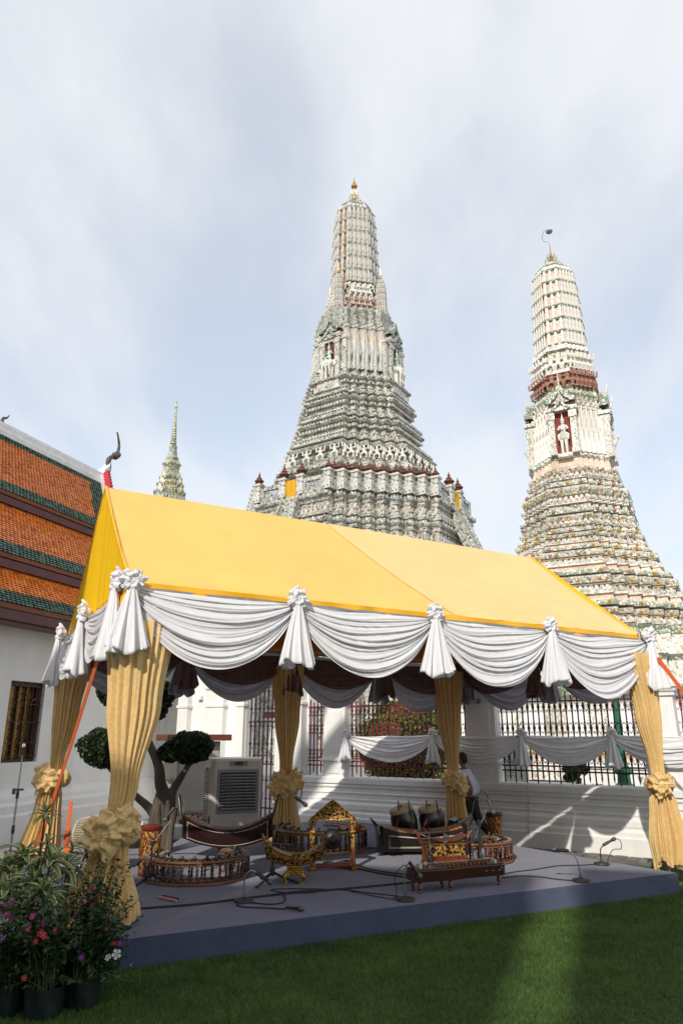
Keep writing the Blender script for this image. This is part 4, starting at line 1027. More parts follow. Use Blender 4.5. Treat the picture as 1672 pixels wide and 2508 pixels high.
# swags, rosettes and tails
def swag(A, B, outw, drop, mat, name='swag', folds=8, seed=0, parent=None, off=.05, belly=.16, nu=46, nv=76, gather=.07):
    rs = random.Random(seed)
    ph = [rs.uniform(0,6.28) for _ in range(6)]; fk = folds+rs.uniform(-.4,.4); asym = rs.uniform(-.05,.05)
    amps = [rs.random() for _ in range(23)]; dr2 = rs.uniform(-.5,.5)
    def fn(u, v):
        uu = u
        base = lerp(A, B, uu)
        sh = (4*uu*(1-uu))**.82 * (1+asym*(uu-.5)*2)
        end = 1-sh
        # folds hang as nested curves: v is the fold coordinate from top edge to bottom edge
        dz = gather*v*(1-sh) + (drop*v**1.05)*sh + .015*sh
        f = v*fk+.32*math.sin(v*7+ph[3])+.16*math.sin(v*17+ph[4])+.10*math.sin(uu*9+ph[0])+.34*math.sin(uu*4+ph[1])*(.4+.6*sh)
        saw = f % 1.0; fi = int(math.floor(f)) % len(amps)
        ridge = (math.sin(PI*saw**(.75+.6*amps[fi]))**(.6+.9*amps[fi]))*(1.45-1.15*amps[fi])*(.75+.25*math.sin(uu*6.3+amps[fi]*9))
        amp = .046*(.34+.66*sh)*(.55+.45*math.sin(v*PI))+.012
        small = .008*math.sin(f*2*PI*2.3+ph[2]+uu*5)*sh+.006*math.sin(f*2*PI*3.7+ph[5]-uu*7)*(1-.5*sh)
        o = off+belly*sh*(v**.8)*(1-.45*v)+amp*ridge+small
        return tuple(base+outw*o+Vector((0,0,-.03-dz-.03*ridge*sh)))
    b = MB(); b.grid(fn, nu, nv)
    return b.build(name, mat, parent or tent, smooth='all')

def rosette_cloth(c, outw, Rr, mat, name='rosette', parent=None, seed=0, petals=7, squash=1.0, crisp=1.0):
    rs = random.Random(seed); p0, p1, p2 = rs.uniform(0,6), rs.uniform(0,6), rs.uniform(0,6)
    n = Vector(outw).normalized(); t = Vector((0,0,1)).cross(n).normalized(); up = n.cross(t)
    def fn(u, v):
        th = 2*PI*u; rho = v
        sq = math.sin(petals*th+p0+3.2*rho+.8*math.sin(2*th+p2)); ruf = abs(sq)**(1.3-.7*crisp)*(1 if sq > 0 else -1)+(.35+.25*crisp)*math.sin((petals*2-3)*th+p1-4*rho)+.3*crisp*math.sin(23*th+p2)+.38*(1-crisp)*math.sin(19*th+2*math.sin(3*th+p1)+p2)
        rad = Rr*(.06+1.0*math.sin(rho*PI*.5)**.9)*(1+.15*ruf*rho+.12*math.sin(3*th+p2)*rho)
        if rho > .8: rad *= 1-.5*(rho-.8)/.2
        fw = Rr*(.62*math.cos(rho*PI*.62)+.21*ruf*rho*(1-.3*rho)-.30*math.exp(-(rho/.16)**2)+.10*math.sin(5*PI*rho+th*2))
        return tuple(c+t*(rad*math.cos(th)*squash)+up*(rad*math.sin(th))+n*fw)
    b = MB(); b.grid(fn, 150, 18)
    b.ball(tuple(c-n*Rr*.15), Rr*.62, 10, 8)
    return b.build(name, mat, parent or tent, smooth='all')

def tail(c, outw, L_, W_, mat, name='tail', parent=None, seed=0, pleats=8, puff=True, lean=0.0):
    rs = random.Random(seed); p0 = rs.uniform(0,6); p1 = rs.uniform(0,6); kk = pleats+rs.uniform(-.3,.3)
    n = Vector(outw).normalized(); t = Vector((0,0,1)).cross(n).normalized()
    def fn(u, v):
        th = 2*PI*u
        w = W_*(.16+.84*min(1,v*1.12)**.85)
        d = .035+.42*W_*v**1.2
        s1 = math.sin(kk*th+p0+.5*math.sin(3*v+p1)); rip = 1+(.12+.34*v)*(abs(s1)**.6*(1 if s1 > 0 else -1))+.12*v*math.sin(2.3*kk*th+p1)
        z = -L_*min(1,v/.93)
        if v > .9:                       # rolled lower edge
            q = (v-.9)/.1; w *= 1-.28*q*q; d *= 1-.6*q*q; z += .03*L_*q*q
        hz = .07*L_*math.sin(2*th+p1)*v**3+.03*L_*math.sin(5*th+p0)*v**4
        return tuple(c+t*(w*math.cos(th)*(.82+.18*rip)+lean*v)+n*(d*math.sin(th)*rip+.05)+Vector((0,0,z+hz)))
    b = MB(); b.grid(fn, 130, 26)
    return b.build(name, mat, parent or tent, smooth='all')

def swag_row(A, B, outw, cnt, drop, mat, folds, seed, Rr, tl, tw, ends=(True,True), tmat=None, off=.05, dz=-.03):
    A = A+Vector((0,0,dz)); B = B+Vector((0,0,dz))
    for i in range(cnt):
        swag(lerp(A,B,i/cnt), lerp(A,B,(i+1)/cnt), outw, drop*random.uniform(.94,1.05), mat, folds=folds, seed=seed+i, off=off)
    for i in range(cnt+1):
        if (i == 0 and not ends[0]) or (i == cnt and not ends[1]): continue
        p = lerp(A,B,i/cnt)
        rosette_cloth(p+outw*(off+.07)+Vector((0,0,.02)), outw, Rr*random.uniform(.92,1.08), mat, seed=seed*3+i)
        tail(p+outw*(off+.05)+Vector((0,0,-.04)), outw, tl*random.uniform(.95,1.06), tw*random.uniform(.92,1.1), tmat or mat, seed=seed*5+i)
rl_ = -out_l
swag_row(tFL, tFR, out_f, 4, .80, SATIN, 9, 10, .125, .68, .215)
swag_row(tBL, tFL, out_l, 2, .66, SATIN, 7, 30, .125, .70, .20)
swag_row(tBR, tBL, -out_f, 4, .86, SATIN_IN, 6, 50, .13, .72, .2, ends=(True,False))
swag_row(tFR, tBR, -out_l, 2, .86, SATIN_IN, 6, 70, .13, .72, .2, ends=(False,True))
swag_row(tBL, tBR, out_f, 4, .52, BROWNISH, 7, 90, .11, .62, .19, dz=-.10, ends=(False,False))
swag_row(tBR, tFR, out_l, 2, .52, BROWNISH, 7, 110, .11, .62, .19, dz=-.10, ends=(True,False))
# yellow corner sleeve at the front left
b = MB(); b.lathe([(.10,3.02),(.105,3.2),(.10,3.38)], 10, (tFL.x+.02,tFL.y-.02,0)); b.build('corner_sleeve', pm('yellow_hem', (1,1,1)), tent, smooth=True)

# posts and tied-back curtains
def curtain(px, py, prof, kz, knotR, kdir, seed, pleats=19, split=None, extra=None):
    """prof: (z, sideways centre, half width, half depth) top to bottom"""
    rs = random.Random(seed); p0, p1, p2 = [rs.uniform(0,6) for _ in range(3)]
    t, n = Vector((udir.x,udir.y,0)).normalized(), out_f
    b = MB(); b.tube([(px,py,FLOOR-.2),(px,py,3.32)], .03, 8); b.build('post', STEEL, tent, smooth=True)
    zs = [q[0] for q in prof]
    def at_z(z):
        for a, b_ in zip(prof[:-1], prof[1:]):
            if a[0] >= z >= b_[0]:
                s = (a[0]-z)/max(1e-6,(a[0]-b_[0])); s = s*s*(3-2*s)
                return [a[k]+(b_[k]-a[k])*s for k in range(1,4)]
        return prof[-1][1:]
    zt_, zb_ = zs[0], zs[-1]
    def fn(u, v):
        z = zt_+(zb_-zt_)*v
        c_, a, d = at_z(z)
        th = 2*PI*u
        if split: th = split+.22+(2*PI-.44)*u
        ss = math.sin(pleats*th+p0+.6*math.sin(v*5+p1)+1.5*math.sin(2*th+p2)); rip = (abs(ss)**.7*(1 if ss > 0 else -1))+.45*math.sin((pleats*1.63)*th+p1)+.2*math.sin(27*th+p2)
        am = .085 if z > kz else .14
        below = .035*math.sin(3*th+p2)+.05*math.sin(5*th+p0) if z < zb_+.02 else 0
        return tuple(Vector((px,py,z+below))+t*(c_+a*math.cos(th)*(1+am*rip))+n*(d*math.sin(th)*(1+am*1.6*rip)))
    b = MB(); b.grid(fn, 220, 46)
    cu = b.build('curtain', DAMASK, tent, smooth='all')
    kc = at_z(kz)
    cpos = Vector((px,py,kz))+t*kc[0]
    b = MB()
    def band(u, v):      # gathered band round the neck
        th = 2*PI*u; ph = 2*PI*v
        rr_ = knotR*.42*(1+.22*math.sin(9*th+p0+2*math.sin(ph))+.1*math.sin(17*th))
        Rr_ = kc[1]+.05
        return tuple(cpos+t*((Rr_+rr_*math.cos(ph))*math.cos(th))+n*((Rr_*.9+rr_*math.cos(ph))*math.sin(th))+Vector((0,0,rr_*math.sin(ph)*1.25)))
    b.grid(band, 70, 12); b.build('tie_band', DAMASK, cu, smooth='all')
    rosette_cloth(cpos+kdir*(kc[2]+knotR*.55), kdir, knotR, DAMASK, 'knot', cu, seed, 7, crisp=.25)
    if extra: rosette_cloth(cpos+extra[0]*(kc[1]+extra[1]*.6)+Vector((0,0,extra[2])), extra[0], extra[1], DAMASK, 'knot', cu, seed+9, 6, crisp=.25)
    return cu
fwd = Vector((-.25,-.97,0)); rgt = Vector((.7,-.7,0)).normalized(); lft = Vector((-.8,-.6,0)).normalized()
curtain(-2.12, 7.36, [(3.02,.06,.31,.15),(2.2,.05,.24,.13),(1.45,.02,.12,.09),(1.06,-.03,.085,.08),(.85,-.07,.15,.12),(.28,-.13,.33,.19)], 1.02, .20, fwd, 1, extra=(rgt,.15,.10))
curtain(4.34, 10.44, [(3.02,-.10,.26,.15),(2.2,-.03,.19,.12),(1.45,.02,.09,.08),(1.28,.03,.08,.075),(1.0,.05,.17,.13),(.55,.08,.24,.17),(.26,.06,.20,.15)], 1.26, .16, fwd, 2)
curtain(-4.12, 11.0, [(3.02,.05,.24,.15),(2.2,.02,.17,.12),(1.5,-.03,.085,.08),(1.30,-.04,.08,.075),(1.0,-.08,.15,.12),(.24,-.14,.25,.16)], 1.3, .20, fwd, 3, extra=(lft,.15,-.02))
curtain(-.92, 12.58, [(3.05,0,.27,.16),(2.2,0,.20,.13),(1.4,0,.10,.09),(1.12,0,.09,.08),(.9,.0,.16,.12),(.26,.02,.25,.16)], 1.12, .22, fwd, 4, extra=(rgt,.18,.05))
curtain(2.02, 13.9, [(3.05,0,.30,.17),(2.2,0,.22,.14),(1.4,.03,.11,.09),(1.12,.03,.10,.09),(.8,.06,.15,.12),(.26,.10,.19,.13)], 1.12, .17, fwd, 5, split=-PI/2-.5, extra=(rgt,.15,-.12))
# spare cloth trailing at the right post
b = MB(); b.grid(lambda u,v: (4.42+.30*u+.12*v+.02*math.sin(v*9), 10.0-.05*u+.05*math.sin(u*14+v*3), .34-.36*v-.05*math.sin(u*3)), 30, 12); b.build('curtain_end', DAMASK, tent, smooth='all')

# orange lashing straps
STRAP = pm('orange_webbing', (.80,.16,.03), (.70,.12,.02), 60, .6, bump=.4, bscale=260, stretch=(1,1,6))
def strap(name, label, pts, w=.055, nrm=Vector((-.4,-.9,0))):
    b = MB(); P = [Vector(p) for p in pts]
    vs, fs = [], []
    for i, p in enumerate(P):
        d = (P[min(i+1,len(P)-1)]-P[max(i-1,0)]).normalized(); s = d.cross(nrm).normalized()*w/2; k = nrm.normalized()*.003
        vs += [p-s-k, p+s-k, p+s+k, p-s+k]
    for i in range(len(P)-1):
        for j in range(4): fs.append((4*i+j,4*i+(j+1)%4,4*i+4+(j+1)%4,4*i+4+j))
    b.add(vs, fs); return tag(b.build(name, STRAP), label, 'strap')
strap('lashing_strap', 'long orange webbing strap slanting across the left side of the tent', curve_pts([(-2.28,7.2,3.3),(-3.0,8.6,2.28),(-3.6,9.75,1.42),(-4.28,10.9,.34)],4), .06)
strap('lashing_strap', 'orange webbing strap running off beside the right hand curtain', curve_pts([(4.5,10.3,2.95),(5.1,10.3,2.0),(5.9,10.3,.7),(6.3,10.3,.0)],4), .055)
rs_ = thing('ratchet_strap', 'short orange strap with ratchet buckle hanging by the rear left curtain', 'strap', (-3.83,10.85,0))
b = MB(); b.box(-.026,.026,-.004,.004,.62,1.0); b.build('webbing', STRAP, rs_)
b = MB(); b.cbox((0,-.02,.55),(.07,.05,.16), ry=.1); b.cbox((.02,-.05,.49),(.06,.05,.12), ry=.4); b.build('buckle', pm('orange_buckle', (.62,.11,.03), (.3,.06,.02), 12, .5), rs_, bevel=.008)
b = MB(); b.cbox((.05,-.03,.38),(.08,.05,.14)); b.cbox((.0,-.01,.33),(.05,.01,.22)); b.build('strap_roll', STRAP, rs_, bevel=.01)

# garland along the boundary wall
gar = thing('fence_garland', 'white draped garland with knots hung along the wall railings', 'garland', FW_O, FW_ANG)
outg = Vector((0,-1,0))
xs = [1.32,3.36,5.16,6.76,8.55,10.4]
for i, (a, c_) in enumerate(zip(xs[:-1], xs[1:])):
    swag(Vector((a,-.17,1.93)), Vector((c_,-.17,1.93)), outg, .50, SATIN, folds=7, seed=200+i, parent=gar, off=.03, belly=.07, nv=40)
for i, a in enumerate(xs):
    rosette_cloth(Vector((a,-.26,1.93)), outg, .10, SATIN, parent=gar, seed=220+i)
    tail(Vector((a,-.25,1.88)), outg, .50, .15, SATIN, parent=gar, seed=240+i)

# ---------------------------------------------------------------- classical ensemble instruments
LACQ = pm('dark_red_lacquer', (.036,.011,.008), (.022,.008,.006), 5, .25, coat=.5, stretch=(1,6,6))
LACQ_BLACK = pm('black_lacquer', (.013,.011,.010), (.02,.014,.012), 5, .28, coat=.5)
IVORY = pm('ivory_inlay', (.70,.66,.55), (.55,.5,.4), 8, .4)
KEY_DARK = pm('dark_rosewood_key', (.085,.026,.016), (.05,.015,.010), 9, .38, stretch=(2,12,2), bump=.1)
KEY_TAN = pm('bamboo_key', (.36,.16,.05), (.24,.10,.03), 7, .42, stretch=(2,14,2), bump=.1)
KEY_BRASS = pm('bronze_key', (.30,.20,.08), (.18,.11,.04), 12, .3, .9)
GONG_BLK = pm('dark_bronze_gong', (.028,.024,.02), (.05,.04,.03), 10, .35, .6)
CORD = pm('pale_cord', (.55,.5,.4), (.4,.36,.28), 20, .8)
TURNED = pm('turned_dark_wood', (.040,.014,.009), (.022,.009,.006), 7, .3, coat=.3)
TURNED_RED = pm('turned_red_wood', (.13,.030,.014), (.08,.018,.009), 7, .3, coat=.3)
RATTAN = pm('rattan_hoop', (.22,.085,.03), (.13,.05,.018), 8, .45, stretch=(1,1,9))
RATTAN_P = pm('pale_rattan_hoop', (.46,.27,.09), (.32,.17,.05), 8, .45, stretch=(1,1,9))
SKIN = pm('drum_skin', (.52,.44,.29), (.38,.30,.18), 4, .6)
HIDE = pm('lashed_hide', (.30,.24,.15), (.14,.11,.07), 5, .65, stretch=(1,9,9), bump=.3)
RED_PAINT = pm('red_lacquer', (.20,.02,.014), (.13,.014,.01), 7, .35)
GILT_RED = pm('red_gold_carving', (.48,.27,.06), (.20,.016,.01), 24, .36, .35, bump=.8, bscale=24, contrast=(.46,.54), detail=2)

def ribbon(mb, pts, w=.004):
    mb.tube(pts, w, 4)

def boat(name, label, loc, rz, L_, dip, depth_y, side_h, body, keymat, nkeys, inlay, end_h, foot, tilt=0.0, cat='xylophone'):
    """boat-shaped resonator with hanging keys, end boards and a foot"""
    t = thing(name, label, cat, loc, rz)
    base = foot['h']; n = 24
    zt_ = lambda s: base+side_h+dip*(s*s)+tilt*s          # top edge
    zb_ = lambda s: base+dip*.68*abs(s)**2.0+tilt*s   # bottom edge
    hull = MB(); rings = []
    for i in range(n+1):
        s = -1+2*i/n; x = s*L_/2; wt = depth_y/2*(1-.10*s*s); wb = depth_y/2*.55*(1-.25*s*s)
        zt0, zb0 = zt_(s), min(zb_(s), zt_(s)-.05)
        zm = (zt0+zb0)/2
        rings.append([(x,-wt,zt0),(x,-wt*1.04,zm+.02),(x,-wb,zb0),(x,wb,zb0),(x,wt*1.04,zm+.02),(x,wt,zt0),(x,wt-.02,zt0),(x,wb-.01,zb0+.03),(x,-wb+.01,zb0+.03),(x,-wt+.02,zt0)])
    hull.loft(rings); h_ = hull.build('hull', body, t, smooth=True)
    if inlay:
        for k, (fa, off) in enumerate(((.82,0),(.12,0))):
            b = MB(); pts = []
            for i in range(n+1):
                s = (-1+2*i/n)*(.90 if k == 0 else .88); wt = depth_y/2*(1-.10*s*s); wb = depth_y/2*.55*(1-.25*s*s); z0, z1 = min(zb_(s), zt_(s)-.05), zt_(s); f = fa
                zm = (z0+z1)/2+.02
                if z0+(z1-z0)*f > zm: q = (z0+(z1-z0)*f-zm)/(z1-zm); y = -(wt*1.04+(wt-wt*1.04)*q)
                else: q = (z0+(z1-z0)*f-z0)/(zm-z0); y = -(wb+(wt*1.04-wb)*q)
                pts.append((s*L_/2, y-.002, z0+(z1-z0)*f))
            ribbon(b, pts, .0035); b.build('inlay_line', inlay, h_)
        for s in (-.885,.885):
            b = MB(); pts = []
            for f in (.06,.3,.5,.8):
                wt = depth_y/2*(1-.10*s*s); wb = depth_y/2*.55*(1-.25*s*s); z0, z1 = min(zb_(s), zt_(s)-.05), zt_(s); z = z0+(z1-z0)*f; zm = (z0+z1)/2+.02
                y = -(wb+(wt*1.04-wb)*min(1,(z-z0)/(zm-z0)))
                pts.append((s*L_/2, y-.003, z))
            ribbon(b, pts, .0045); b.build('inlay_line', inlay, h_)
    for s in (-1,1):
        b = MB(); x = s*L_/2; zc = zt_(s)
        o_ = [(-depth_y*.60,zc-end_h*.20),(-depth_y*.64,zc+.02),(-depth_y*.30,zc+end_h*.32),(0,zc+end_h*.62),(depth_y*.30,zc+end_h*.32),(depth_y*.64,zc+.02),(depth_y*.60,zc-end_h*.20),(depth_y*.36,zc-end_h*.62),(-depth_y*.36,zc-end_h*.62)]
        sl = s*.28*end_h
        vs = [(x+s*.0+sl*((z-zc)/end_h)*1.0,y,z) for y,z in o_]+[(x+s*.022+sl*((z-zc)/end_h),y,z) for y,z in o_]; m_ = len(o_)
        b.add(vs, [tuple(range(m_)), tuple(range(m_,2*m_))[::-1]]+[(i,m_+i,m_+(i+1)%m_,(i+1)%m_) for i in range(m_)])
        eb = b.build('end_board', body, t)
        if inlay:
            b = MB(); P = [(x+s*.024+sl*((z-zc)/end_h),y*.88,zc+(z-zc)*.88) for y,z in o_]; ribbon(b, P+[P[0]], .004); b.build('inlay_line', inlay, eb)
    kw = L_*.93/nkeys
    for i in range(nkeys):
        s = (-1+2*(i+.5)/nkeys)*.93; z = zt_(s)-.004-.022*(1-s*s); sl = math.atan2(2*dip*s*2/L_+tilt*2/L_,1)
        b = MB(); b.cbox((0,0,0),(kw*.90,depth_y*1.02*(1.04-.10*(i/nkeys)),.022)); 
        o = b.build('key', keymat, t, bevel=.004); o.location = (s*L_/2,0,z+.014); o.rotation_euler = (0,-sl,0)
    b = MB()
    for sy in (-1,1):
        ribbon(b, [((-1+2*i/16)*.95*L_/2, sy*depth_y*.33, zt_((-1+2*i/16)*.95)+.016-.022*(1-((-1+2*i/16)*.95)**2)) for i in range(17)], .003)
    b.build('key_cord', CORD, t)
    foot['fn'](t)
    return t

def foot_plain(t):
    b = MB(); b.loft([[(sx*w,sy*d,z) for sx,sy in ((-1,-1),(1,-1),(1,1),(-1,1))] for w,d,z in ((.15,.11,0),(.17,.13,.03),(.12,.10,.05),(.10,.085,.10),(.14,.11,.145),(.16,.12,.17))]); b.build('foot', LACQ, t, bevel=.004)
boat('curved_xylophone', 'dark red boat shaped xylophone with white inlay lines in front of the air cooler', (-1.64,11.2,FLOOR), R(5), 1.28, .20, .30, .25, LACQ, KEY_DARK, 21, IVORY, .42, dict(h=.14, fn=foot_plain), tilt=.0)
def foot_gilt(t):
    b = MB()
    for w, d, z0, z1 in ((.115,.085,.10,.125),(.095,.07,.125,.15),(.075,.055,.15,.18),(.095,.07,.18,.20)): b.box(-w,w,-d,d,z0,z1)
    p = b.build('pedestal', GOLD, t, bevel=.004)
    for sx in (-1,1):
        for sy in (-1,1):
            b = MB(); b.tube([(sx*.095,sy*.065,.11),(sx*.115,sy*.08,.08),(sx*.095,sy*.065,.035),(sx*.11,sy*.078,.0)], [.026,.024,.014,.022], 7); b.build('leg', GOLD, t, smooth=True)
boat('gilded_curved_metallophone', 'small gold carved boat metallophone on a four legged gilt pedestal', (-.56,9.34,FLOOR), R(4), .68, .12, .20, .125, GILT_CARVED, KEY_BRASS, 18, GOLD, .18, dict(h=.195, fn=foot_gilt), cat='metallophone')
# mallets laid on the keys
def mallet(name, label, a, b_, head, mat=TURNED, hr=.018):
    t = thing(name, label, 'mallet', a)
    m = MB(); m.tube([(0,0,0), tuple(Vector(b_)-Vector(a))], .005, 6); m.build('stick', KEY_DARK, t)
    m = MB(); m.ball((0,0,0), hr, 8, 6); m.build('head', head, t, smooth=True)
    return t
mallet('mallet', 'left of two dark mallets resting on the dark red xylophone', (-1.66,11.06,FLOOR+.345), (-1.62,11.34,FLOOR+.37), BLACK, hr=.026)
mallet('mallet', 'right of two dark mallets resting on the dark red xylophone', (-1.55,11.06,FLOOR+.345), (-1.50,11.34,FLOOR+.37), BLACK, hr=.026)
mallet('mallet', 'left of two black mallets on the small gilt metallophone', (-.56,9.25,FLOOR+.32), (-.52,9.45,FLOOR+.34), BLACK, hr=.02)
mallet('mallet', 'right of two black mallets on the small gilt metallophone', (-.51,9.25,FLOOR+.32), (-.46,9.45,FLOOR+.34), BLACK, hr=.02)

def gong_circle(name, label, loc, rz, Ro, Ri, h, ngong, nbal, hoop, bal, a0, a1):
    """ring-shaped rack of turned balusters with bossed gongs on cords"""
    t = thing(name, label, 'gong circle', loc, rz)
    def arc(r, z, n=48): return [(r*math.cos(a0+(a1-a0)*i/n), r*math.sin(a0+(a1-a0)*i/n), z) for i in range(n+1)]
    for r_, z_, w_ in ((Ro,.018,.018),(Ri,.018,.018),(Ro,h,.017),(Ri,h,.017),(Ro,h-.035,.010)):
        m = MB(); m.tube(arc(r_,z_), w_, 7); m.build('hoop', hoop, t, smooth=True)
    bm_ = MB(); bm_.lathe([(.013,.02),(.015,.05),(.009,.07),(.018,h*.36),(.010,h*.44),(.018,h*.5),(.009,h*.56),(.017,h*.7),(.009,h-.06),(.013,h-.03),(.010,h-.01)], 8); bme = bm_.mesh('baluster', bal, True)
    for i in range(nbal):
        a = a0+(a1-a0)*(i+.5)/nbal
        link('baluster', bme, t, (Ro*math.cos(a), Ro*math.sin(a), 0))
        if i % 2 == 0: link('baluster', bme, t, (Ri*math.cos(a), Ri*math.sin(a), 0))
    rm = (Ro+Ri)/2; gr_ = min(.072,(Ro-Ri)*.42, (a1-a0)*rm/ngong*.46)
    gm = MB(); gm.lathe([(.001,.045),(.2*gr_,.045),(.28*gr_,.034),(.34*gr_,.02),(.6*gr_,.018),(.97*gr_,.008),(gr_,-.0),(gr_*.94,-.045),(gr_*.88,-.045)], 14); gme = gm.mesh('gong', GONG_BLK, True)
    for i in range(ngong):
        a = a0+(a1-a0)*(i+.5)/ngong
        o = link('gong', gme, t, (rm*math.cos(a), rm*math.sin(a), h+.012)); s = 1.12-.25*i/ngong; o.scale = (s,s,1.1)
        c_ = MB()
        for da in (-.06,.06):
            aa = a+da*1.2; c_.tube([(Ro*math.cos(aa)*1.01,Ro*math.sin(aa)*1.01,h-.02),(Ro*math.cos(aa),Ro*math.sin(aa),h+.02),(Ri*math.cos(aa),Ri*math.sin(aa),h+.02),(Ri*math.cos(aa),Ri*math.sin(aa),h-.02)], .003, 4)
        rs = random.Random(i*13+int(a*10)); aa = a+.08
        p = Vector((Ro*math.cos(aa)*1.015,Ro*math.sin(aa)*1.015,h-.01)); c_.tube([tuple(p),tuple(p+Vector((rs.uniform(-.01,.01),rs.uniform(-.01,.01),-.05))),tuple(p+Vector((rs.uniform(-.02,.02),rs.uniform(-.02,.02),-rs.uniform(.09,.16))))], .0025, 4)
        c_.build('gong_cord', CORD, t)
    return t
gong_circle('gong_circle', 'gong circle on dark turned posts at the front left of the stage', (-1.80,9.78,FLOOR), 0, .64, .42, .25, 16, 32, RATTAN, TURNED, R(-205), R(55))
gong_circle('gong_circle', 'large gong circle with pale cane hoops behind the gilt gong frame', (-.34,12.18,FLOOR), 0, .73, .50, .29, 17, 34, RATTAN_P, TURNED, R(-215), R(35))
gong_circle('gong_circle', 'small gong circle on red brown posts at the right end of the stage', (1.90,11.02,FLOOR), 0, .50, .31, .26, 14, 26, RATTAN, TURNED_RED, R(-200), R(60))
# fiddle laid over the rear gong circle
t = thing('fiddle', 'orange wooden fiddle lying across the rear gong circle', 'fiddle', (-.02,11.72,FLOOR+.35), R(-8))
m = MB(); m.tube([(-.26,0,.02),(.0,0,.0),(.32,0,-.01)], [.012,.014,.018], 7); m.build('neck', pm('orange_wood', (.50,.12,.02), (.35,.08,.015), 8, .35), t)
m = MB()
for xx in (-.2,-.14): m.tube([(xx,-.06,.02),(xx,.05,.03)], [.014,.007], 6)
m.build('tuning_pegs', pm('orange_wood', (1,1,1)), t)
m = MB(); m.lathe([(.01,-.06),(.05,-.05),(.06,0),(.045,.05),(.01,.055)], 12, (.26,0,.0)); m.build('bowl', pm('orange_wood', (1,1,1)), t, smooth=True)
m = MB(); m.add([(-.16,-.05,.06),(.12,-.05,.035),(.12,.09,.05),(-.16,.09,.075),(-.16,-.05,.052),(.12,-.05,.027),(.12,.09,.042),(-.16,.09,.067)], [(0,1,2,3),(7,6,5,4),(0,4,5,1),(1,5,6,2),(2,6,7,3),(3,7,4,0)]); m.build('cloth_pad', BLACK, t)

# gilt gong frame
t = thing('framed_gong', 'gilded arched frame with a hanging black gong in mid stage', 'gong', (-.12,10.3,FLOOR), R(6))
W_ = .27
for s in (-1,1):
    b = MB(); b.box(s*W_-.028,s*W_+.028,-.028,.028,.05,.56); b.box(s*W_-.036,s*W_+.036,-.036,.036,.38,.41); b.box(s*W_-.036,s*W_+.036,-.036,.036,.44,.46); b.build('post', GILT_CARVED, t, bevel=.004)
    b = MB(); b.loft([[(s*W_-.035,-.19,0),(s*W_+.035,-.19,0),(s*W_+.035,-.19,.05),(s*W_-.035,-.19,.05)],[(s*W_-.04,-.10,0),(s*W_+.04,-.10,0),(s*W_+.04,-.10,.07),(s*W_-.04,-.10,.07)],[(s*W_-.04,.10,0),(s*W_+.04,.10,0),(s*W_+.04,.10,.07),(s*W_-.04,.10,.07)],[(s*W_-.035,.19,0),(s*W_+.035,.19,0),(s*W_+.035,.19,.05),(s*W_-.035,.19,.05)]]); b.build('foot', GOLD, t, bevel=.006)
    b = MB(); b.tube([(s*W_,-.09,.06),(s*W_,-.02,.26)], [.03,.015], 6); b.tube([(s*W_,.09,.06),(s*W_,.02,.26)], [.03,.015], 6); b.build('brace', RED_PAINT, t)
for y in (-.07,.07):
    b = MB(); b.box(-W_,W_,y-.014,y+.014,.035,.06); b.build('stretcher', RED_PAINT, t)
out = [(-.31,.52),(-.315,.58),(-.285,.635),(-.235,.66),(-.205,.70),(-.15,.735),(-.105,.765),(-.075,.80),(-.03,.825),(0,.845)]
out = out+[(-x,z) for x,z in out[::-1][1:]]
inn = [(-.24,.52),(-.235,.575),(-.20,.605),(-.13,.605),(-.08,.592),(0,.605)]; inn = inn+[(-x,z) for x,z in inn[::-1][1:]]
def resample(P, n):
    P = [Vector((*p,0)) for p in P]; Ls = [0]
    for a, b in zip(P[:-1],P[1:]): Ls.append(Ls[-1]+(b-a).length)
    r = []
    for i in range(n):
        d = Ls[-1]*i/(n-1); k = max(j for j in range(len(Ls)) if Ls[j] <= d+1e-9); k = min(k,len(P)-2)
        q = (d-Ls[k])/max(1e-9,Ls[k+1]-Ls[k]); r.append(P[k].lerp(P[k+1],q))
    return r
o_, i_ = resample(out,33), resample(inn,33)
b = MB(); b.loft([[(p.x,y_,p.y) for p,y_ in ((a,-.025),(c_,-.025),(c_,.025),(a,.025))] for a,c_ in zip(o_,i_)]); b.build('arch', GILT_CARVED, t)
for P in (o_, i_):
    b = MB(); b.tube([(p.x,-.03,p.y) for p in P], .009, 5); b.build('arch_rim', GOLD, t, smooth=True)
for k in range(7):
    x = -.19+k*.063; z = .655+.09*(1-abs(x)/.2)
    b = MB(); b.tube([(x+.022*math.cos(a)*(1-a/9),-.032,z+.022*math.sin(a)*(1-a/9)) for a in [i*.55 for i in range(13)]], .005, 4); b.build('scroll', GOLD, t)
b = MB(); b.lathe([(.001,.05),(.03,.05),(.045,.035),(.06,.022),(.12,.018),(.13,.0),(.125,-.05),(.115,-.05)], 28); b.m = None
g_ = b.build('hanging_gong', pm('black_gong', (.008,.007,.007), (.014,.012,.01), 6, .4, .3), t, smooth=True); g_.location = (.0,0,.36); g_.rotation_euler = (R(90),0,0)
for s in (-1,1):
    b = MB(); b.tube([(s*.07,0,.47),(s*.075,0,.60)], .003, 4); b.build('cord', RUBBER, t)

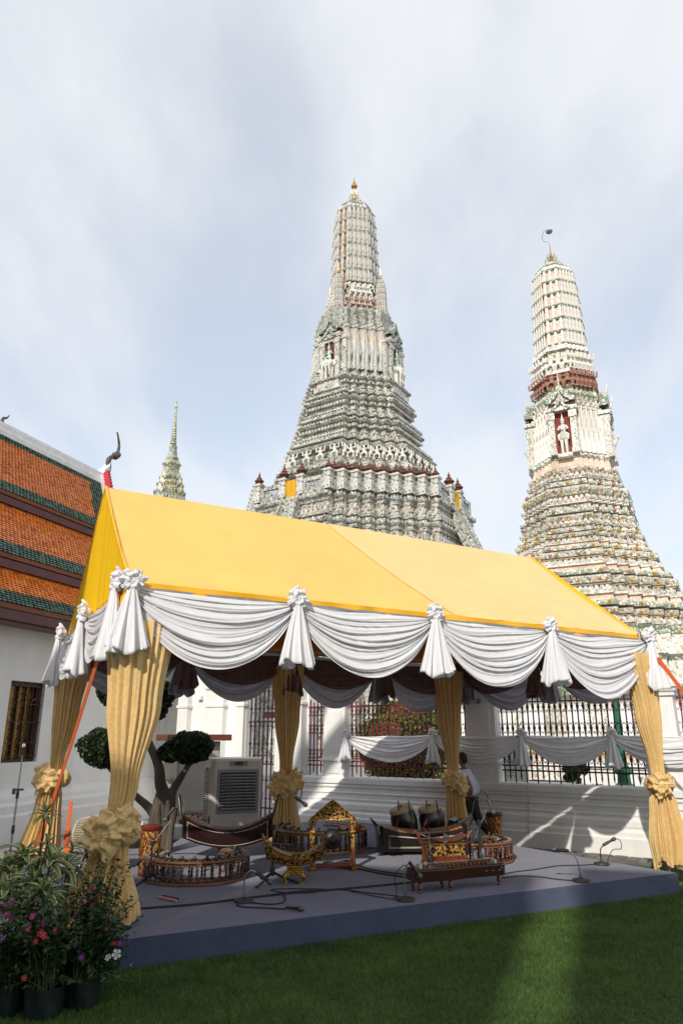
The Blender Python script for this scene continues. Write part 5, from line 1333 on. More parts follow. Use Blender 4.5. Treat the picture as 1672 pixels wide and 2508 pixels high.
# trough-shaped xylophone with pale keys
t = thing('trough_xylophone', 'black trough xylophone with tan bamboo keys in front of two drums', 'xylophone', (1.20,11.62,FLOOR), R(4))
L_ = 1.22; b = MB(); n = 20; rings = []
zt_ = lambda s: .285+.075*s*s
for i in range(n+1):
    s = -1+2*i/n; x = s*L_/2; rings.append([(x,-.20,zt_(s)),(x,-.21,.05),(x,.21,.05),(x,.20,zt_(s)),(x,.18,zt_(s)),(x,.18,.08),(x,-.18,.08),(x,-.18,zt_(s))])
b.loft(rings); body = b.build('trough', LACQ_BLACK, t)
for pts in ([(-.52,.10),(.52,.10),(.52,.27),(0,.225),(-.52,.27)],):
    b = MB(); P = [(x,-.2135,z) for x,z in pts]; ribbon(b, P+[P[0]], .0045); b.build('inlay_line', IVORY, body)
    b = MB(); P = [(x*.96,-.2135,.10+(z-.10)*.86+.012) for x,z in pts]; ribbon(b, P+[P[0]], .003); b.build('inlay_line', IVORY, body)
for s in (-1,1):
    b = MB(); rr_ = []
    for x_, z_, w_ in ((.0,.0,.21),(.0,.1,.215),(.02,.28,.215),(.06,.40,.20),(.11,.46,.16),(.13,.475,.12)):
        rr_.append([(s*(L_/2+x_),-w_,z_),(s*(L_/2+x_+.045),-w_,z_),(s*(L_/2+x_+.045),w_,z_),(s*(L_/2+x_),w_,z_)])
    b.loft(rr_); b.build('end_board', LACQ_BLACK, t, bevel=.005)
    for sy in (-1,1):
        b = MB(); b.lathe([(.02,0),(.03,.015),(.022,.03),(.03,.05)], 8, (s*.5,sy*.15,0)); b.build('foot', LACQ_BLACK, t, smooth=True)
for i in range(17):
    s = (-1+2*(i+.5)/17)*.96; b = MB(); b.cbox((0,0,0),(L_*.96/17*.92,.46-.08*abs(s),.022)); o = b.build('key', KEY_TAN, t, bevel=.004); o.location = (s*L_/2,0,zt_(s)+.022-.012*(1-s*s)); o.rotation_euler = (0,-.10*s*2,0)
mallet('mallet', 'left of two padded red mallets on the tan keyed xylophone', (1.20,11.40,FLOOR+.345), (1.22,11.65,FLOOR+.345), RED_PAINT, hr=.032)
mallet('mallet', 'right of two padded red mallets on the tan keyed xylophone', (1.29,11.40,FLOOR+.345), (1.31,11.65,FLOOR+.345), RED_PAINT, hr=.032)

# two big barrel drums propped on their stands
def barrel_drum(name, label, loc, tiltx, tilty, rad=.205, h=.44):
    t = thing(name, label, 'drum', loc)
    M = Matrix.Translation((0,0,h*.5+.14)) @ Euler((tiltx,tilty,0)).to_matrix().to_4x4()
    b = MB(); b.m = M; b.lathe([(rad*.86,-h/2+.03),(rad*1.0,-h*.2),(rad*1.04,0),(rad*1.0,h*.2),(rad*.86,h/2-.03)], 28); b.build('shell', LACQ_BLACK, t, smooth=True)
    for s in (-1,1):
        b = MB(); b.m = M; b.lathe([(rad*.90,s*(h/2-.065)),(rad*.895,s*(h/2-.02)),(rad*.86,s*h/2),(rad*.5,s*(h/2+.004)),(.004,s*(h/2+.004))], 28); b.build('drum_head', SKIN, t, smooth=True)
        b = MB(); b.m = M
        for k in range(36): a = 2*PI*k/36; b.ball((rad*.905*math.cos(a),rad*.905*math.sin(a),s*(h/2-.055)), .008, 5, 4)
        b.build('studs', GOLD, t, kind='stuff')
    for s in (-1,1):
        b = MB(); b.tube([(s*.16-.1,-.21,.0),(s*.10,-.18,.42),(s*.08-.02,-.16,.68)], [.018,.015,.010], 6); b.build('prop', TURNED_RED if s < 0 else TURNED, t, smooth=True)
    b = MB(); b.lathe([(.02,0),(.026,.02),(.006,.05)], 6, (M @ Vector((0,0,h/2)))); b.build('ring_knob', GOLD, t)
    b = MB(); b.tube([(-.2,.1,.02),(.2,.1,.02)], .02, 6); b.tube([(-.15,.1,.02),(-.05,.05,.3)], .015, 6); b.tube([(.15,.1,.02),(.05,.05,.3)], .015, 6); b.build('stand', TURNED, t)
    return t
barrel_drum('barrel_drum', 'left of two big black barrel drums with pale skins', (1.00,12.3,FLOOR), R(7), R(-15))
barrel_drum('barrel_drum', 'right of two big black barrel drums, nearer the gold curtain', (1.46,12.45,FLOOR), R(7), R(-12))
# small cross-strung dark drum end beyond the keys
t = thing('hourglass_drum', 'dark octagonal end of a lashed drum beside the second barrel drum', 'drum', (1.86,12.25,FLOOR+.19), R(20))
b = MB(); b.m = Euler((R(90),0,0)).to_matrix().to_4x4(); b.lathe([(.13,-.16),(.14,-.12),(.12,0),(.14,.12),(.13,.16),(.002,.17)], 8, (0,.1,0)); b.build('shell', LACQ_BLACK, t)
b = MB()
for k in range(8): b.tube([(.13*math.cos(k*PI/4),-.165,.1+.13*math.sin(k*PI/4)),(.13*math.cos((k+1)*PI/4),-.165,.1+.13*math.sin((k+1)*PI/4))], .004, 4)
b.build('inlay_line', IVORY, t)
b = MB(); b.box(-.14,.14,-.12,.12,-.19,-.04); b.build('stand', LACQ, t, bevel=.006)

# gilt box metallophone
t = thing('gilt_box_metallophone', 'gold carved box metallophone standing behind the floor zither', 'metallophone', (1.36,10.34,FLOOR), R(9))
b = MB(); b.box(-.25,.25,-.13,.13,.17,.31); b.build('box', GILT_CARVED, t, bevel=.004)
b = MB(); b.box(-.262,.262,-.14,.14,.155,.172); b.box(-.262,.262,-.14,.14,.308,.322); b.build('gilt_rim', GOLD, t)
b = MB(); b.box(-.27,.27,-.145,.145,.09,.15); b.build('red_base', RED_PAINT, t, bevel=.004)
b = MB()
for k in range(22): x = -.262+.525*k/21; b.cbox((x,-.148,.075),(.016,.012,.045)); b.cbox((x,-.15,.118),(.012,.012,.03))
b.build('fringe', GOLD, t)
for sx in (-1,1):
    b = MB(); b.tube([(sx*.27,0,.12),(sx*.30,0,.30),(sx*.36,0,.43),(sx*.40,0,.455)], [.018,.02,.018,.014], 8, flat=1.0); b.build('end_board', pm('amber_wood', (.20,.06,.014), (.12,.03,.009), 8, .3, coat=.4), t, smooth=True)
    for sy in (-1,1):
        b = MB(); b.tube([(sx*.25,sy*.12,.10),(sx*.275,sy*.135,.06),(sx*.25,sy*.12,.025),(sx*.27,sy*.13,0)], [.025,.022,.013,.02], 6); b.build('leg', GOLD, t, smooth=True)
for i in range(18):
    s = -1+2*(i+.5)/18; b = MB(); b.cbox((0,0,0),(.028,.27,.012)); o = b.build('key', pm('amber_wood', (1,1,1)), t); o.location = (s*.29,0,.345+.07*s*s); o.rotation_euler = (0,-.35*s,0)

# floor zither on turned legs
jd = Vector((1.77-.9, 9.21-8.76)); jr = math.atan2(jd.y,jd.x)-R(6)
t = thing('floor_zither', 'long dark red floor zither on small turned legs at the stage front', 'zither', (1.34,9.06,FLOOR), jr)
outl = [(-.60,-.10),(-.60,.12),(-.45,.14),(-.1,.14),(.05,.085),(.56,.075),(.60,.05),(.60,-.06),(.56,-.085),(.05,-.095),(-.1,-.135),(-.45,-.13)]
b = MB(); b.prism(outl, .115, .235); b.build('body', pm('zither_lacquer', (.055,.012,.008), (.035,.008,.006), 6, .22, coat=.6, stretch=(1,8,8)), t, bevel=.008)
b = MB(); b.prism([(x*.985,y*.95) for x,y in outl], .236, .246); b.build('soundboard', LACQ, t, bevel=.003)
for k in range(11):
    b = MB(); b.box(-.18+k*.055-.006,-.18+k*.055+.006,-.045,.045,.247,.262+.014*(k/11)); b.build('fret', KEY_TAN, t)
b = MB()
for y in (-.02,0,.02): b.tube([(-.52,y,.285),(.50,y,.292)], .0014, 4)
b.build('strings', CHROME, t)
for x in (-.5,.48):
    b = MB(); b.box(x-.012,x+.012,-.05,.05,.247,.284); b.build('bridge', IVORY, t)
for k in range(3):
    b = MB(); b.tube([(.53,-.07,.20),(.53+k*.0,-.10,.20)], .008, 6); b.tube([(.32+k*.09,-.093,.18),(.32+k*.09,-.101,.18)], .006, 6); b.build('peg', IVORY, t)
for x, y in ((-.54,-.09),(-.54,.09),(-.16,-.10),(-.16,.10),(.54,.0)):
    b = MB(); b.lathe([(.010,0),(.018,.012),(.010,.03),(.026,.055),(.022,.085),(.014,.10),(.026,.114)], 10, (x,y,0)); b.build('leg', TURNED_RED, t, smooth=True)

# carved hand drums
def carved_drum(name, label, loc, rad, h, mat, goblet):
    t = thing(name, label, 'drum', loc)
    b = MB()
    prof = [(rad*.62,.03),(rad*.66,h*.3),(rad*.80,h*.6),(rad*.98,h*.88),(rad*.98,h-.03)] if goblet else [(rad*.86,.03),(rad*.93,h*.3),(rad*.96,h*.55),(rad*.9,h-.04)]
    b.lathe(prof, 22); b.build('body', mat, t, smooth=True)
    b = MB(); b.lathe([(rad*1.0,h-.055),(rad*1.06,h-.04),(rad*1.05,h-.01),(rad*.98,h),(.004,h+.002)], 22); b.build('drum_head', RED_PAINT if not goblet else pm('maroon_hoop', (.09,.016,.012), (.06,.012,.01), 8, .4), t, smooth=True)
    b = MB(); b.lathe([(.004,.0),(rad*.72 if goblet else rad*.92,.0),(rad*.76 if goblet else rad*.95,.02),(rad*.66 if goblet else rad*.9,.045)], 22); b.build('base_ring', RED_PAINT, t, smooth=True)
    r_at = lambda z: next((p0[0]+(p1[0]-p0[0])*(z-p0[1])/(p1[1]-p0[1]) for p0,p1 in zip(prof[:-1],prof[1:]) if p0[1] <= z <= p1[1]+1e-6), rad)
    for k in range(12):
        b = MB(); pts = []
        for j in range(13):
            z = .05+(h-.12)*j/12; a = 2*PI*(k+.5*((j % 4) in (1,2,3))*(.6 if (j%4)==2 else .4)*(1 if (j//4)%2==0 else -1))/12; r_ = r_at(z)*1.012
            pts.append((r_*math.cos(a),r_*math.sin(a),z))
        b.tube(pts, .006, 4); b.build('gilt_rib', GOLD, t)
carved_drum('carved_hand_drum', 'red and gold carved hand drum beside the front left curtain', (-2.42,9.86,FLOOR), .135, .58, GILT_RED, False)
carved_drum('carved_hand_drum', 'gold carved goblet drum standing by the small gong circle at right', (2.43,12.3,FLOOR), .135, .50, GILT_RED, True)

# lashed barrel drum on a wooden cradle
t = thing('lashed_drum', 'lashed barrel drum on a wooden cradle behind the front left curtain', 'drum', (-3.18,10.1,FLOOR), R(-12))
b = MB(); b.m = Matrix.Translation((0,0,.46)) @ Euler((0,R(90),0)).to_matrix().to_4x4()
b.lathe([(.155,-.26),(.175,-.20),(.20,-.05),(.205,.05),(.19,.18),(.165,.26)], 26); b.build('shell', HIDE, t, smooth=True)
for s in (-1,1):
    b = MB(); b.m = Matrix.Translation((0,0,.46)) @ Euler((0,R(90),0)).to_matrix().to_4x4(); b.lathe([(.168,s*.235),(.172,s*.262),(.15,s*.268),(.004,s*.268)], 26); b.build('drum_head', SKIN, t, smooth=True)
    b = MB(); b.m = Matrix.Translation((0,0,.46)) @ Euler((0,R(90),0)).to_matrix().to_4x4(); b.lathe([(.075,s*.27),(.06,s*.273),(.004,s*.273)], 18); b.build('tuning_paste', pm('dark_paste', (.02,.02,.02), (.03,.028,.025), 9, .8), t)
b = MB(); b.m = Matrix.Translation((0,0,.46)) @ Euler((0,R(90),0)).to_matrix().to_4x4()
for k in range(40):
    a = 2*PI*k/40; b.tube([(r_*1.012*math.cos(a),r_*1.012*math.sin(a),z) for r_,z in ((.166,-.25),(.178,-.20),(.203,-.05),(.208,.05),(.193,.18),(.168,.25))], .0045, 4)
b.build('lacing', CORD, t, kind='stuff')
for s in (-1,1):
    b = MB(); b.tube([(s*.15,-.14,0),(s*.14,-.08,.14),(s*.13,0,.25)], [.035,.028,.03], 7); b.tube([(s*.15,.14,0),(s*.14,.08,.14),(s*.13,0,.25)], [.035,.028,.03], 7); b.build('cradle_leg', TURNED, t, smooth=True)
b = MB(); b.tube([(-.14,0,.2),(.14,0,.2)], .025, 7); b.build('stretcher', TURNED, t)

# wrapped beater lying on the carpet
t = thing('wrapped_beater', 'dark stick with pink wrapped handle lying on the carpet', 'beater', (-1.82,8.46,FLOOR), R(-38))
b = MB(); b.tube([(-.13,0,.022),(.12,0,.022)], .017, 8); b.build('stick', TURNED, t, smooth=True)
PINK = pm('pink_cord', (.50,.24,.25), (.36,.16,.17), 30, .8)
b = MB(); b.tube([(-.155,-.03,.016),(.13,-.028,.016)], .014, 8); b.build('wrapped_handle', PINK, t, smooth=True)
b = MB(); b.tube([(.14+.025*math.cos(a),-.02+.025*math.sin(a),.008) for a in [i*.6 for i in range(11)]], .006, 5); b.build('cord_loop', PINK, t)

# ---------------------------------------------------------------- microphones and cables
MESHY = pm('mic_grille', (.22,.22,.22), (.10,.10,.10), 90, .4, .8, bump=.5, bscale=300)
def mic_at(t, p, d, L_=.16, grille=MESHY):
    p, d = Vector(p), Vector(d).normalized()
    b = MB(); b.tube([tuple(p), tuple(p+d*L_*.62), tuple(p+d*L_*.72)], [.012,.017,.022], 10); b.build('mic_body', BLACK, t, smooth=True)
    b = MB(); b.tube([tuple(p+d*L_*q) for q in (.70,.74,.84,.94,1.0)], [.018,.025,.028,.022,.006], 10); b.build('mic_grille', grille, t, smooth=True)
def tripod_stand(name, label, loc, h, boom=None, mic=None, rz=0, legs=.27, clip=True):
    t = thing(name, label, 'microphone stand', loc, rz)
    for k in range(3):
        a = 2*PI*k/3; b = MB(); b.tube([(0,0,.13),(math.cos(a)*legs*.5,math.sin(a)*legs*.5,.06),(math.cos(a)*legs,math.sin(a)*legs,.012)], [.014,.013,.012], 6); lg = b.build('leg', BLACK, t, smooth=True)
        b = MB(); b.ball((math.cos(a)*legs,math.sin(a)*legs,.014),(.022,.022,.014),8,5); b.build('rubber_foot', RUBBER, lg)
    b = MB(); b.lathe([(.028,.09),(.032,.12),(.03,.16),(.018,.2)], 10); b.build('hub', BLACK, t, smooth=True)
    b = MB(); b.tube([(0,0,.1),(0,0,h*.55)], .013, 8); b.build('pole', BLACK, t, smooth=True)
    b = MB(); b.tube([(0,0,h*.55),(0,0,h)], .009, 8); b.build('upper_pole', CHROME if boom is None else BLACK, t, smooth=True)
    b = MB(); b.lathe([(.02,h*.52),(.024,h*.54),(.02,h*.58)], 8); b.cbox((.03,0,h*.55),(.04,.015,.02)); b.build('clutch', BLACK, t)
    if boom:
        b = MB(); b.tube([boom[0], boom[1]], .0065, 8); b.build('boom', CHROME, t, smooth=True)
        b = MB(); b.cbox((0,0,h),(.05,.04,.06)); b.build('boom_joint', BLACK, t, bevel=.006)
        b = MB(); b.tube([boom[0], tuple(Vector(boom[0]).lerp(Vector(boom[1]),.12))], .02, 8); b.build('counterweight', BLACK, t, smooth=True)
    if mic: 
        b = MB(); b.tube([mic[0], tuple(Vector(mic[0])+Vector(mic[1]).normalized()*.07)], .021, 8); b.build('mic_clip', BLACK, t)
        mic_at(t, mic[0], mic[1], .19)
    return t
tripod_stand('boom_mic_stand', 'black boom microphone stand beside the gong circle at front left', (-2.24,9.22,FLOOR), .46, ((-.16,.0,.22),(.19,.05,.70)), ((.215,.06,.84),(-.12,-.05,-.17)))
tripod_stand('boom_mic_stand', 'tripod microphone stand between dark red xylophone and gilt metallophone', (-.82,9.33,FLOOR), .62, ((.03,.0,.55),(.27,.02,.80)), ((.25,0,.96),(.10,.0,-.07)), legs=.30)
tripod_stand('boom_mic_stand', 'boom microphone stand over the small gong circle at right', (1.84,10.34,FLOOR), .56, ((-.10,.0,.32),(.14,.02,.72)), ((.16,.0,.83),(.03,-.06,-.14)), rz=.3)
t = tripod_stand('low_mic_stand', 'low black microphone stand in front of the gilt box metallophone', (1.13,10.02,FLOOR), .46, None, None, legs=.17)
b = MB(); b.tube([(-.22,0,.47),(.24,0,.49)], .007, 6); b.build('crossbar', CHROME, t)
mic_at(t, (.20,0,.47), (.05,-.3,-1), .13)
b = MB(); b.box(-.2,.13,-.008,.008,.0,.014)
# bar across the centre stand
o = bpy.data.objects['boom_mic_stand.001']
b = MB(); b.tube([(-.14,-.03,.45),(.22,-.03,.43)], .007, 6); b.build('crossbar', CHROME, o)
def straight_stand(name, label, loc, h):
    t = thing(name, label, 'microphone stand', loc)
    b = MB(); b.lathe([(.004,0),(.15,0),(.15,.015),(.06,.03),(.02,.04)], 20); b.build('base', BLACK, t, smooth=True)
    b = MB(); b.tube([(0,0,.03),(0,0,h*.68)], .013, 8); b.build('pole', STEEL, t, smooth=True)
    b = MB(); b.tube([(0,0,h*.66),(.0,0,h-.12)], .009, 8); b.build('upper_pole', CHROME, t, smooth=True)
    for z in (h*.46,h*.68):
        b = MB(); b.lathe([(.018,-.05),(.022,0),(.018,.05)], 8, (0,0,z)); b.build('clutch', BLACK, t)
    b = MB(); b.cbox((0,0,h*.71),(.13,.03,.025)); b.cbox((-.05,0,h*.71-.03),(.03,.03,.05)); b.build('side_clip', BLACK, t)
    mic_at(t, (.02,0,h-.17), (-.1,0,1), .19, pm('mic_grille_silver', (.55,.55,.54), (.4,.4,.4), 90, .35, .9, bump=.5, bscale=300))
straight_stand('straight_mic_stand', 'tall straight microphone stand in front of the hall window', (-4.03,9.5,-.05), 1.83)
def gooseneck(name, label, loc, pts, mdir, rz=0, ring=None):
    t = thing(name, label, 'microphone', loc, rz)
    b = MB(); b.lathe([(.004,0),(.10,0),(.105,.012),(.10,.026),(.05,.036),(.02,.05)], 24); b.build('base', pm('cast_iron_base', (.03,.029,.028), (.045,.042,.04), 20, .6), t, smooth=True)
    P = curve_pts([(0,0,.04)]+pts, 6); b = MB(); b.tube(P, .008, 8); b.build('gooseneck', CHROME if ring is None else BLACK, t, smooth=True)
    b = MB(); b.tube([(0,0,.03),(0,0,.10)], .013, 8); b.build('stem', CHROME, t, smooth=True)
    if ring: b = MB(); b.tube([(0,0,.10),(0,0,.13)], .014, 8); b.build('red_band', RED_PAINT, t)
    p = Vector(pts[-1]); b = MB(); b.tube([tuple(p-Vector(mdir).normalized()*.02), tuple(p+Vector(mdir).normalized()*.07)], .02, 8); b.build('mic_clip', BLACK, t)
    mic_at(t, tuple(p), mdir, .19)
    return t
gooseneck('gooseneck_mic', 'gooseneck microphone arching over carpet below the gilt metallophone', (-1.03,8.38,FLOOR), [(0,0,.18),(.01,0,.25),(.07,0,.30),(.14,-.0,.27)], (.8,0,-.5))
gooseneck('gooseneck_mic', 'gooseneck microphone aimed at the left end of the floor zither', (.68,8.44,FLOOR), [(-.01,0,.2),(-.01,0,.28),(.03,0,.35),(.06,0,.36)], (.5,0,-.62))
gooseneck('gooseneck_mic', 'gooseneck microphone at the stage edge bending to the left', (2.87,9.46,FLOOR), [(-.01,0,.16),(-.04,0,.27),(-.12,0,.335),(-.14,0,.34)], (-1,0,.10))
gooseneck('gooseneck_mic', 'short gooseneck microphone with red band near the far right corner', (3.52,10.62,FLOOR), [(.0,0,.12),(.005,0,.19),(.04,0,.235),(.06,0,.25)], (.9,0,.45), ring=True)
t = thing('handheld_mic', 'black handheld microphone lying on the carpet with coiled cable', 'microphone', (-.56,8.0,FLOOR+.02), R(-24))
mic_at(t, (0,0,.006), (1,0,.03), .21, pm('mic_grille', (1,1,1)))
def cable(name, label, pts, r=.007, z=FLOOR):
    P = curve_pts([(x,y,(q[0] if q else 0)+z+r) for x,y,*q in pts], 8); b = MB(); b.tube(P, r, 6)
    return tag(b.build(name, RUBBER, smooth=True), label, 'cable')
cable('cable', 'loop of thin cable running to the lying handheld microphone', [(-.56,8.02),(-.72,8.06),(-1.0,8.12),(-1.08,8.22),(-.95,8.30),(-.75,8.24),(-.62,8.3),(-.60,8.5),(-.64,8.72)])
cable('cable', 'taped black cable bundle crossing the carpet along the stage front', [(-2.05,8.02),(-1.5,8.22),(-1.0,8.52),(-.55,8.76),(0,8.98),(.45,9.18),(.95,9.42)], .011)
cable('cable', 'second thin cable trailing beside the taped bundle', [(-.8,8.70),(-.5,8.88),(-.28,8.93),(-.3,8.82),(-.6,8.80),(-.8,8.96),(-.55,9.02),(0,8.96),(.3,8.80),(.62,8.62),(.66,8.5)], .006)
cable('cable', 'black cable snaking from the gilt gong frame towards the floor zither', [(-.25,10.75),(.1,10.6),(-.1,10.42),(.2,10.3),(.45,9.98),(.75,9.72),(1.05,9.55)], .010)
cable('cable', 'cable running beside it from the gong frame to the zither', [(.05,10.95),(.32,10.35),(.55,10.06),(.85,9.85),(1.08,9.7)], .008)
cable('cable', 'thin cable hanging from the gooseneck microphone by the zither', [(.74,8.46,.30),(.66,8.46,.33),(.58,8.55,.20),(.60,8.62,.03),(.55,8.5,0),(.4,8.6,0),(.1,8.88,0)], .005)
cable('cable', 'cable from the small gong circle to the far right microphone', [(1.95,9.82),(2.2,10.05),(2.5,10.22),(2.9,10.5),(3.2,10.55),(3.46,10.6)], .007)
cable('cable', 'cable from the zither to the gooseneck microphone at the stage edge', [(1.9,9.62),(2.2,9.78),(2.45,9.72),(2.6,9.58),(2.8,9.48)], .007)
cable('cable', 'thin cable looping down from the microphone near the far corner', [(3.70,10.62,.33),(3.80,10.62,.30),(3.80,10.6,.2),(3.68,10.6,.18),(3.6,10.58,.06),(3.55,10.5,0)], .005)
cable('cable', 'black cable lying left of the lashed drum cradle', [(-3.9,10.4),(-3.4,9.9),(-3.0,9.3),(-2.7,8.85),(-2.3,8.5)], .009)
cable('cable', 'thin cable hanging from the boom microphone over the gong circle', [(2.0,10.36,.84),(1.9,10.3,.95),(1.78,10.3,.8),(1.74,10.3,.5),(1.8,10.3,.1),(1.9,10.1,0)], .005)
cable('cable', 'cable on the carpet behind the rear gong circle', [(.3,12.0),(.6,12.1),(.9,12.0),(1.1,11.9)], .007)

# ---------------------------------------------------------------- air cooler
CREAM = pm('cream_plastic', (.60,.57,.50), (.55,.52,.46), 2, .4)
GREYP = pm('grey_plastic', (.26,.28,.30), (.22,.24,.26), 3, .45)
LOUV = pm('louvre_grey', (.34,.36,.36), (.28,.30,.30), 4, .45)
DARKV = pm('dark_void', (.010,.010,.012), (.016,.016,.018), 8, .7)
t = thing('air_cooler', 'big cream evaporative air cooler with grey louvres behind the xylophone', 'air cooler', (-1.95,13.6,FLOOR), R(24)); t.scale = (1.07,1.07,1.06)
w, d, h = .42, .30, 1.22
b = MB(); b.box(-w,w,-d,d,.06,h); b.build('casing', CREAM, t, bevel=.05)
b = MB(); b.box(-w+.02,w-.02,-d+.02,d-.02,.0,.07); b.build('base', BLACK, t)
b = MB(); b.box(-.34,.36,-d-.012,-d+.01,.36,1.04); b.build('grille_frame', GREYP, t, bevel=.02)
b = MB(); b.box(-.29,.31,-d-.018,-d-.011,.41,.99); b.build('void', DARKV, t)
for k in range(12):
    z = .435+k*.0465; b = MB(); b.cbox((.01,-d-.03,z),(.585,.04,.010), rx=R(-38)); b.build('louvre', LOUV, t)
for k in range(3):
    b = MB(); b.box(-.14+k*.15-.003,-.14+k*.15+.003,-d-.024,-d-.019,.42,.98); b.build('louvre_link', GREYP, t)
b = MB(); b.prismy([(-.13,1.09),(.15,1.09),(.17,1.17),(-.15,1.17)], -d-.010, -d+.004); p = b.build('control_panel', GREYP, t)
b = MB(); b.box(-.06,.08,-d-.014,-d-.011,1.11,1.155); b.build('display', BLACK, p)
for k in range(3): b = MB(); b.box(.10+k*.012,.108+k*.012,-d-.014,-d-.011,1.125,1.14); b.build('button', LOUV, p)
b = MB()
for zz0, zz1, xx0, xx1 in ((.27,.282,-.02,.20),(.08,.268,-.02,-.008),(.08,.268,.188,.20)): b.box(xx0,xx1,-d-.01,-d-.001,zz0,zz1)
b.build('tank_door', pm('white_plastic', (.72,.71,.68), (.66,.65,.62), 3, .4), t)
b = MB(); b.box(-w-.012,-w+.01,-.20,.20,.10,1.10); b.build('side_panel', CREAM, t, bevel=.01)
for k in range(26):
    z = .16+k*.034
    b = MB()
    for j in range(3): b.box(-w-.0165,-w-.0125,-.16+j*.115,-.16+j*.115+.095,z,z+.015)
    b.build('side_slot', DARKV, t)
b = MB(); b.box(-w-.016,-w-.012,-.06,.08,1.03,1.06); b.build('side_handle', DARKV, t)
# black power adaptor frame hanging in front of the side slots
t = thing('trolley_handle', 'black tubular handle standing behind the dark red xylophone', 'handle', (-2.28,12.75,FLOOR))
b = MB(); b.tube([(-.09,0,0),(-.09,0,.40),(.09,0,.40),(.09,0,0)], .016, 6); b.tube([(-.09,0,.34),(.09,0,.34)], .012, 6); b.build('frame', BLACK, t); b = MB(); b.box(-.12,.12,-.1,.1,.0,.04); b.build('base', BLACK, t)

# ---------------------------------------------------------------- electric cabinet
CAB = pm('cabinet_paint', (.54,.52,.45), (.43,.41,.35), 1.6, .5, bump=.08, detail=8)
RUST = pm('rusty_paint', (.50,.46,.38), (.22,.07,.02), 5, .8, contrast=(.42,.58), detail=8)
t = thing('electric_cabinet', 'tall cream electric cabinet with rusty foot and brown lid behind the bonsai', 'cabinet', (-3.0,15.1,0), R(38))
b = MB(); b.box(-.45,.45,-.34,.34,.46,1.78); b.build('casing', CAB, t, bevel=.012)
b = MB(); b.box(-.455,.455,-.345,.345,.30,.459); b.build('rusty_foot', RUST, t)
b = MB(); b.box(-.60,.60,-.52,.45,1.79,1.91); b.build('lid', pm('brown_lid', (.20,.055,.03), (.14,.04,.025), 3, .6), t, bevel=.01)
b = MB(); b.box(-.75,.7,-.65,.5,-.05,.299); b.build('concrete_base', PLASTER_OLD, t, bevel=.02)
b = MB(); b.box(-.470,-.452,-.33,.05,.5,1.74); b.build('door', CAB, t, bevel=.006)
b = MB(); b.box(-.64,-.472,-.20,.02,.78,1.10); b.build('meter_box', CAB, t, bevel=.01)
b = MB(); b.box(-.44,.42,-.356,-.342,.5,1.74); b.build('door', CAB, t, bevel=.006)
b = MB(); b.box(-.4,-.1,-.56,-.42,.30,.38); b.build('junction_box', BLACK, t, bevel=.01)

# ---------------------------------------------------------------- foliage helpers
def leafmat(name, c1, c2, rough=.5, trans=.3):
    return pm(name, c1, c2, 3.0, rough, trans=trans, contrast=(.3,.7), detail=3)
def leaf_mesh_np(name, P, N_, size, mat, parent=None, jitter=.6, aspect=1.7, **tags):
    """one small folded leaf per point"""
    n = len(P); P = np.asarray(P, float); N_ = np.asarray(N_, float)+rng.normal(0,jitter,(n,3)); N_ /= np.linalg.norm(N_,axis=1)[:,None]+1e-9
    t = rng.normal(0,1,(n,3)); t -= (t*N_).sum(1)[:,None]*N_; t /= np.linalg.norm(t,axis=1)[:,None]+1e-9
    b = np.cross(N_, t); s = (size*rng.uniform(.65,1.3,n))[:,None]
    V = np.empty((n,4,3)); V[:,0] = P-t*s*aspect*.5; V[:,1] = P+b*s*.5+N_*s*.15; V[:,2] = P+t*s*aspect*.5; V[:,3] = P-b*s*.5+N_*s*.15
    me = bpy.data.meshes.new(name); me.vertices.add(n*4); me.vertices.foreach_set('co', V.ravel())
    F = np.arange(n*4).reshape(n,4); tri = np.concatenate([F[:,[0,1,2]],F[:,[0,2,3]]],1).reshape(-1,3)
    me.loops.add(len(tri)*3); me.loops.foreach_set('vertex_index', tri.ravel()); me.polygons.add(len(tri)); me.polygons.foreach_set('loop_start', np.arange(0,len(tri)*3,3))
    me.update(calc_edges=True); me.materials.append(mat)
    return link(name, me, parent, **tags)
def ellipsoid_pts(c, r, n, shell=.25, lower=-1.0):
    d = rng.normal(0,1,(int(n*1.6),3)); d /= np.linalg.norm(d,axis=1)[:,None]; d = d[d[:,2] > lower][:n]
    k = 1-rng.random(len(d))**1.5*shell+np.abs(rng.normal(0,.035,len(d)))
    lump = 1+.05*np.sin(d[:,0]*7+d[:,2]*5)+.04*np.sin(d[:,1]*9)
    return np.array(c)+d*np.array(r)*(k*lump)[:,None], d/np.array(r)*min(r)

# ---------------------------------------------------------------- bonsai by the stage
BARK = pm('bonsai_bark', (.13,.105,.08), (.05,.04,.032), 6, .9, bump=.8, bscale=14, stretch=(1,1,.4), detail=8)
LEAF_D = leafmat('clipped_leaf', (.036,.070,.017), (.013,.028,.008))
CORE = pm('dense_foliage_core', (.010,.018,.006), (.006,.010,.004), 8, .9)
bon = thing('cloud_pruned_tree', 'cloud pruned tree with dark clipped pads behind the front left curtain', 'tree', (-3.02,12.95,-.05))
b = MB()
b.tube(curve_pts([(0,0,0),(.03,0,.3),(-.02,.0,.6),(.04,0,.9),(-.06,0,1.15),(-.12,0,1.45),(-.30,0,1.8),(-.5,0,2.2),(-.58,0,2.4)],5), [max(.03,.17-.0035*i) for i in range(41)], 10)
b.tube(curve_pts([(.03,0,.35),(.12,.03,.7),(.14,0,1.0),(.28,-.02,1.25),(.42,0,1.5)],5), [.11-.0035*i for i in range(21)], 9)
b.tube(curve_pts([(-.04,0,.5),(-.2,0,.75),(-.45,0,.95),(-.75,0,1.2),(-1.05,0,1.5)],5), [.09-.0032*i for i in range(21)], 9)
